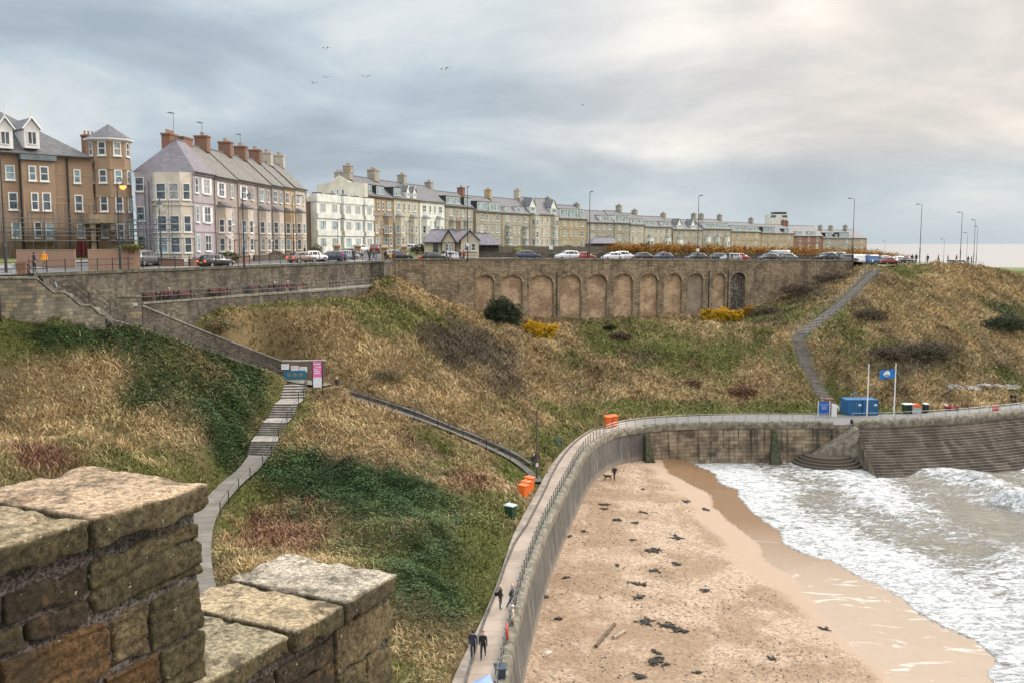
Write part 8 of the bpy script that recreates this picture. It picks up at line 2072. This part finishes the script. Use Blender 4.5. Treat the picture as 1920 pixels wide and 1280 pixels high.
# low far headland beyond the tip
q0 = px(1880, 512, 330); q1 = px(2050, 508, 330)
xs_ = np.linspace(q0.x, q0.x + 120, 40); ys_ = np.linspace(300, 380, 30); X_, Y_ = np.meshgrid(xs_, ys_)
Z_ = 19.2 * sstep(0, 14, X_ - q0.x) * sstep(300, 312, Y_) + fbm(X_, Y_, 8, 3, 90) * .8
tag(npmesh('far_headland', np.stack([X_.ravel(), Y_.ravel(), Z_.ravel()], 1), gridfaces(40, 30), ml), 'low green land with a track beyond the headland tip', None, None, 'structure')
mb = MB(); pth = [px(1893, 516, 200), px(1905, 522, 190), px(1922, 530, 182)]
# rocks and rubble at the foot of the right bank
for i in range(26):
    u = R.uniform(1765, 1905); v = R.uniform(741, 760) - (u - 1765) * .07; q = px(u, v, 145 + (u - 1765) * .03); q.z = ground(q.x, q.y)
    bm = bmesh.new(); bmesh.ops.create_icosphere(bm, subdivisions=2, radius=1)
    s_ = (R.uniform(.4, 1.3), R.uniform(.4, .8), R.uniform(.25, .6)); 
    for vv in bm.verts: nn_ = mnoise.noise(vv.co * 1.3 + Vector((i * 3.1, 0, 0))); vv.co = Vector((vv.co.x * s_[0], vv.co.y * s_[1], vv.co.z * s_[2])) * (1 + .5 * nn_)
    me = bpy.data.meshes.new('rock'); bm.to_mesh(me); bm.free(); me.materials.append(paint('grey_rock', (.27, .245, .21), .9, var=.35, vs=2)); o = bpy.data.objects.new('rock', me); C.objects.link(o); o.location = tuple(q)
    tag(o, 'grey brown rock in the rubble under the right hand bank', 'rock', 'rocks under the right hand bank')

# ------------------------------------------------------------------ parapet in the foreground
hA, hB = 0.87, 1.60
m_par, nt, b = newmat('parapet_stone')
co = coords(nt); at = nt.nodes.new('ShaderNodeVertexColor'); at.layer_name = 'Tone'
n1 = noisen(nt, co, 3.0, 8, 0.68, .4); n2 = noisen(nt, co, 42, 9, 0.82); n3 = noisen(nt, co, 7.0, 6, 0.7, 1.0)
c = mixc(nt, 0.85, at.outputs[0], mixc(nt, maprange(nt, n1, .3, .7), (.55, .53, .5), (1.35, 1.3, 1.2)), 'MULTIPLY')
c = mixc(nt, 1.0, c, mixc(nt, maprange(nt, n2, .36, .64), (.32, .31, .29), (1.45, 1.43, 1.4)), 'MULTIPLY')
c = mixc(nt, maprange(nt, n3, .55, .72, 0, .45), c, (.09, .10, .03))                 # algae
c = mixc(nt, maprange(nt, noisen(nt, co, 5.0, 9, .75), .50, .62, 0, .7), c, mixc(nt, n2, (.02, .018, .014), (.10, .085, .06)))   # black crust
c = mixc(nt, maprange(nt, noisen(nt, co, 4.0, 4, .6), .60, .70, 0, .4), c, (.36, .20, .09))    # orange lichen
sp = maprange(nt, noisen(nt, co, 45, 3, .5), .70, .73, 0, .8); c = mixc(nt, sp, c, (.62, .6, .55))   # pale lichen specks
geo = nt.nodes.new('ShaderNodeNewGeometry')
nt.links.new(c, b.inputs['Base Color']); b.inputs['Roughness'].default_value = .93; b.inputs['Specular IOR Level'].default_value = .15
h_ = mathn(nt, 'ADD', mathn(nt, 'MULTIPLY', n2, .5), mathn(nt, 'MULTIPLY', n3, .6)); bump(nt, b, h_, .045)
e3 = Vector((.45, .893, 0)).normalized(); nz3 = Vector((e3.y, -e3.x, 0))      # along the wall (away), outward face normal
cA = pz(378, 903, CAMZ - hA)
def wp3(s, w_, z): return cA + e3 * s - nz3 * w_ + Vector((0, 0, z - (CAMZ - hA)))
def s_at(u, z, w_=0.0):   # s where the point (s, w, z) shows in column u
    lo, hi = -3.0, 3.0
    for _ in range(50):
        m = (lo + hi) / 2; p_ = wp3(m, w_, z); uu, _v = proj(p_.x, p_.y, p_.z)
        if uu < u: lo = m
        else: hi = m
    return lo
BSEED = [0]
def block(name, s0, s1, w0, w1, z0, z1, tone, parent, rough=.010, top=None, res=.0105, layer=0.0, roundr=.007, broken=0.01):
    """rough hewn stone: a subdivided box with worn edges and an uneven face; w grows inward from the face"""
    BSEED[0] += 1; sd_ = BSEED[0] * 7.7
    L_ = Vector((s1 - s0, w1 - w0, z1 - z0)); nn_ = [max(2, min(84, int(abs(q_) / res))) for q_ in L_]
    V = []; Fc = []; tn = []
    idx = {}
    def vid(i, j, k):
        key = (i, j, k)
        if key in idx: return idx[key]
        p_ = Vector((L_.x * i / nn_[0], L_.y * j / nn_[1], L_.z * k / nn_[2])); ce = L_ / 2; d = p_ - ce
        # round the edges
        r_ = roundr; q_ = Vector([max(abs(d[a]) - (L_[a] / 2 - r_), 0) for a in range(3)]); ql = q_.length
        if ql > r_:
            f_ = r_ / ql
            p_ = ce + Vector([math.copysign(min(abs(d[a]), L_[a] / 2 - r_) + q_[a] * f_, d[a]) for a in range(3)])
        g = Vector((s0 + p_.x, w0 + p_.y, z0 + p_.z))
        dn = Vector([d[a] / (L_[a] / 2) for a in range(3)]); mx = max(range(3), key=lambda a: abs(dn[a])); nrm = Vector((0, 0, 0)); nrm[mx] = math.copysign(1, dn[mx])
        n_ = .55 * mnoise.fractal(g * 7 + Vector((sd_, 0, 0)), .6, 2.2, 6) + .25 * mnoise.noise(g * 30)
        if layer: n_ -= layer * 1.3 * max(0.0, math.sin((g.z - g.x * .10 + .03 * mnoise.noise(g * 4)) * 62 + sd_)) ** 6 * (.4 + max(0, mnoise.noise(g * 5 + Vector((0, 0, sd_))) + .3) * 2)
        em = sorted([abs(x_) for x_ in dn])[1]
        chip = max(0, mnoise.noise(g * 9 + Vector((0, sd_, 0)))) * max(0, em - .8) * 5 * (.03 + broken)
        dir_ = nrm if em < .85 else dn.normalized()
        p_ = p_ + dir_ * (n_ * rough) - dn.normalized() * chip
        w3 = wp3(s0 + p_.x, w0 + p_.y, z0 + p_.z)
        idx[key] = len(V); V.append(tuple(w3))
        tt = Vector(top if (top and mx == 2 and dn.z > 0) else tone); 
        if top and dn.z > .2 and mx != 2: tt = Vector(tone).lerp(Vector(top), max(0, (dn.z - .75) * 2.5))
        tn.append(tuple(tt)); return idx[key]
    A, B_, D_ = nn_
    for i in range(A):
        for j in range(B_):
            Fc.append((vid(i, j, D_), vid(i + 1, j, D_), vid(i + 1, j + 1, D_), vid(i, j + 1, D_)))
    for i in range(A):
        for k in range(D_):
            Fc.append((vid(i, 0, k), vid(i + 1, 0, k), vid(i + 1, 0, k + 1), vid(i, 0, k + 1))); Fc.append((vid(i, B_, k), vid(i, B_, k + 1), vid(i + 1, B_, k + 1), vid(i + 1, B_, k)))
    for j in range(B_):
        for k in range(D_):
            Fc.append((vid(0, j, k), vid(0, j, k + 1), vid(0, j + 1, k + 1), vid(0, j + 1, k))); Fc.append((vid(A, j, k), vid(A, j + 1, k), vid(A, j + 1, k + 1), vid(A, j, k + 1)))
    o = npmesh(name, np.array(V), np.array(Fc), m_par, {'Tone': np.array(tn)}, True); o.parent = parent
    bm = bmesh.new(); bm.from_mesh(o.data); bmesh.ops.recalc_face_normals(bm, faces=bm.faces); bm.to_mesh(o.data); bm.free()
    return o
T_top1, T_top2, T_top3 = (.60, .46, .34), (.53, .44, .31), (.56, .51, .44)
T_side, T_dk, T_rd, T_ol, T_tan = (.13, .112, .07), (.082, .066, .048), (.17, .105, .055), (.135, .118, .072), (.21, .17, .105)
zA = CAMZ - hA; zB = CAMZ - hB
def zface(v, s, w_=0.0):  # height on the wall face seen at row v
    p_ = wp3(s, w_, 27); t_ = (v - 640) / F; zc_ = p_.y / (CT - t_ * ST); return CAMZ - zc_ * (ST + t_ * CT)
parA = thing('parapet', 'near sandstone battlement with a broad pinkish coping in the left foreground', 'parapet', (0, 0, 0))
WA_ = .60
sj = s_at(157, zA); sl = s_at(-60, zA)
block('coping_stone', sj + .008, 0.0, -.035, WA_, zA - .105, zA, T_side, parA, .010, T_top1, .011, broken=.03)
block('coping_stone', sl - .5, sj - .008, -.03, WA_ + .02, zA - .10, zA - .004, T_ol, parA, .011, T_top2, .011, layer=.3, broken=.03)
# mortar bed and core, standing back from the block faces
core = MB()
def corebox(s0, s1, w0, w1, z0, z1, mb):
    P_ = [wp3(s, w_, z) for z in (z0, z1) for w_ in (w0, w1) for s in (s0, s1)]; i = [mb.vert(p_) for p_ in P_]
    for q_ in ((0, 2, 3, 1), (4, 5, 7, 6), (0, 1, 5, 4), (3, 2, 6, 7), (2, 0, 4, 6), (1, 3, 7, 5)): mb.f.append([i[k] for k in q_]); mb.m.append(0); mb.u.append(None)
m_mort, nt, b = newmat('mortar_grit')
co = coords(nt); n_ = noisen(nt, co, 38, 8, .8); n4 = noisen(nt, co, 70, 5, .8)
nt.links.new(mixc(nt, maprange(nt, n4, .42, .58), (.03, .026, .022), (.22, .185, .16)), b.inputs['Base Color']); b.inputs['Roughness'].default_value = 1.0
bump(nt, b, mathn(nt, 'ADD', n_, mathn(nt, 'MULTIPLY', n4, .5)), .02)
mbc = MB(); nS, nZ = 90, 60
s0_, s1_ = sl - .5, -.02; rowsC = []
for k in range(nZ + 1):
    z = zA - .09 - 1.2 * k / nZ
    rowsC.append([wp3(s0_ + (s1_ - s0_) * i / nS, .022 + .006 * mnoise.fractal(Vector((i * .25, k * .25, 1)), .8, 2, 3), z) for i in range(nS + 1)])
mbc.quadmesh(rowsC); corebox(s0_, s1_, .03, WA_ - .03, zA - 1.3, zA - .09, mbc)
mbc.build('mortar_core', m_mort, parA, smooth=False)
def blk(u0, u1, va, vb, tone, par, zref, inset=0.0, **kw):
    """stone between photo columns u0..u1 on the wall face; va, vb rows of its top and bottom at its right end"""
    zr = zref - .45; b0, b1 = s_at(u0, zr), (s_at(u1, zr) if u1 < 900 else kw.pop('s1'))
    zt_, zb_ = zface(va, b1), zface(vb, b1)
    return block('block', b0 + .006, b1 - .006, inset, .3, zb_ + .006, zt_ - .006, tone, par, **kw)
E = dict(s1=0.0)
def brow(par, s_list, z1, z0, tones, **kw):
    for (a, b_), tn_ in zip(zip(s_list[:-1], s_list[1:]), tones):
        k2 = dict(kw); gp = .005
        block('block', a + gp, b_ - (gp if b_ < -.001 else 0), R.uniform(-.004, .008), .3, z0 + gp, z1 - gp * .5, tn_, par, **k2)
S_ = lambda u: s_at(u, zA - .4)
r1 = zface(1000, 0), zface(1108, 0)
z1 = zA - .15
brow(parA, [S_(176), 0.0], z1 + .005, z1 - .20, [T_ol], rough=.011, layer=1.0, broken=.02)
brow(parA, [S_(-150), S_(15), S_(172)], z1 - .012, z1 - .112, [T_dk, T_dk])
brow(parA, [S_(-150), S_(52), S_(172)], z1 - .122, z1 - .205, [T_ol, T_dk])
brow(parA, [S_(-150), S_(2), S_(208), S_(284), 0.0], z1 - .215, z1 - .405, [T_dk, T_rd, T_tan, T_ol], layer=.6)
brow(parA, [S_(-150), S_(85), S_(196), S_(300), 0.0], z1 - .415, z1 - .60, [T_rd, T_dk, T_rd, T_ol], layer=.5)
brow(parA, [S_(-150), S_(60), S_(250), 0.0], z1 - .61, z1 - .78, [T_dk, T_ol, T_dk], layer=.3)
brow(parA, [S_(-150), S_(140), 0.0], z1 - .79, z1 - .95, [T_rd, T_dk])
# lower, farther battlement
parB = thing('parapet', 'lower sandstone battlement with three pale coping slabs beyond the near one', 'parapet', (0, 0, 0))
cBs = pz(737, 1073, zB); dB = cBs - wp3(0, 0, zB); sB = dB.dot(e3); wB = -dB.dot(nz3)
bk_ = pz(560, 1026, zB) - cBs; WB_ = bk_.length
lines = [s for s in (0.0,)]
def sBu(u):
    lo, hi = -3.0, 5.0
    for _ in range(50):
        m = (lo + hi) / 2; p_ = wp3(m, wB, zB); uu, _v = proj(p_.x, p_.y, p_.z)
        if uu < u: lo = m
        else: hi = m
    return lo
j1, j2, j3 = sBu(637), sBu(541), sBu(300)
block('coping_stone', j1 + .008, sB, wB - .03, wB + WB_, zB - .095, zB, T_side, parB, .013, T_top3, .012, broken=.05)
block('coping_stone', j2 + .008, j1 - .008, wB - .03, wB + WB_ + .01, zB - .10, zB - .006, T_ol, parB, .011, T_top2, .012, broken=.03)
block('coping_stone', j3, j2 - .008, wB - .025, wB + WB_ - .01, zB - .10, zB - .012, T_side, parB, .012, (.47, .42, .31), .012, broken=.03)
mbc = MB(); s0_, s1_ = j3, sB - .02; rowsC = []
for k in range(51):
    z = zB - .085 - 1.0 * k / 50
    rowsC.append([wp3(s0_ + (s1_ - s0_) * i / 80, wB + .024 + .006 * mnoise.fractal(Vector((i * .25, k * .25, 7)), .8, 2, 3), z) for i in range(81)])
mbc.quadmesh(rowsC); corebox(s0_, s1_, wB + .03, wB + WB_ - .03, zB - 1.2, zB - .09, mbc); mbc.build('mortar_core', m_mort, parB)
def browB(us, z1_, z0_, tones, **kw):
    ss = [s_ if not isinstance(s_, str) else sB for s_ in us]
    for (a, b_), tn_ in zip(zip(ss[:-1], ss[1:]), tones):
        block('block', a + .005, b_ - .005 * (b_ != sB), wB + R.uniform(-.004, .008), wB + .3, z0_ + .004, z1_, tn_, parB, **kw)
zz1 = zB - .13
ss = lambda u: s_at(u, zB - .25, wB)
browB([ss(632), 'e'], zz1 + .01, zz1 - .21, [T_tan])
browB([ss(250), ss(400), ss(520), ss(628)], zz1 - .02, zz1 - .12, [T_side, T_dk, T_dk])
browB([ss(250), ss(455), ss(536), ss(628)], zz1 - .13, zz1 - .30, [T_ol, T_side, T_dk])
browB([ss(632), ss(690), 'e'], zz1 - .22, zz1 - .42, [T_ol, T_tan])
browB([ss(250), ss(500), ss(628)], zz1 - .31, zz1 - .48, [T_dk, T_ol])
browB([ss(632), 'e'], zz1 - .43, zz1 - .62, [T_ol])
browB([ss(250), ss(560), ss(628)], zz1 - .49, zz1 - .64, [T_side, T_dk])
# the castle wall that carries both battlements
mbw = MB(); corebox(sl - .6, sB + .35, wB + .05, wB + 1.2, 6.0, zB - 1.15, mbw); ow = mbw.build('castle_wall', m_mort); tag(ow, 'rough castle wall under the two battlements', 'wall')
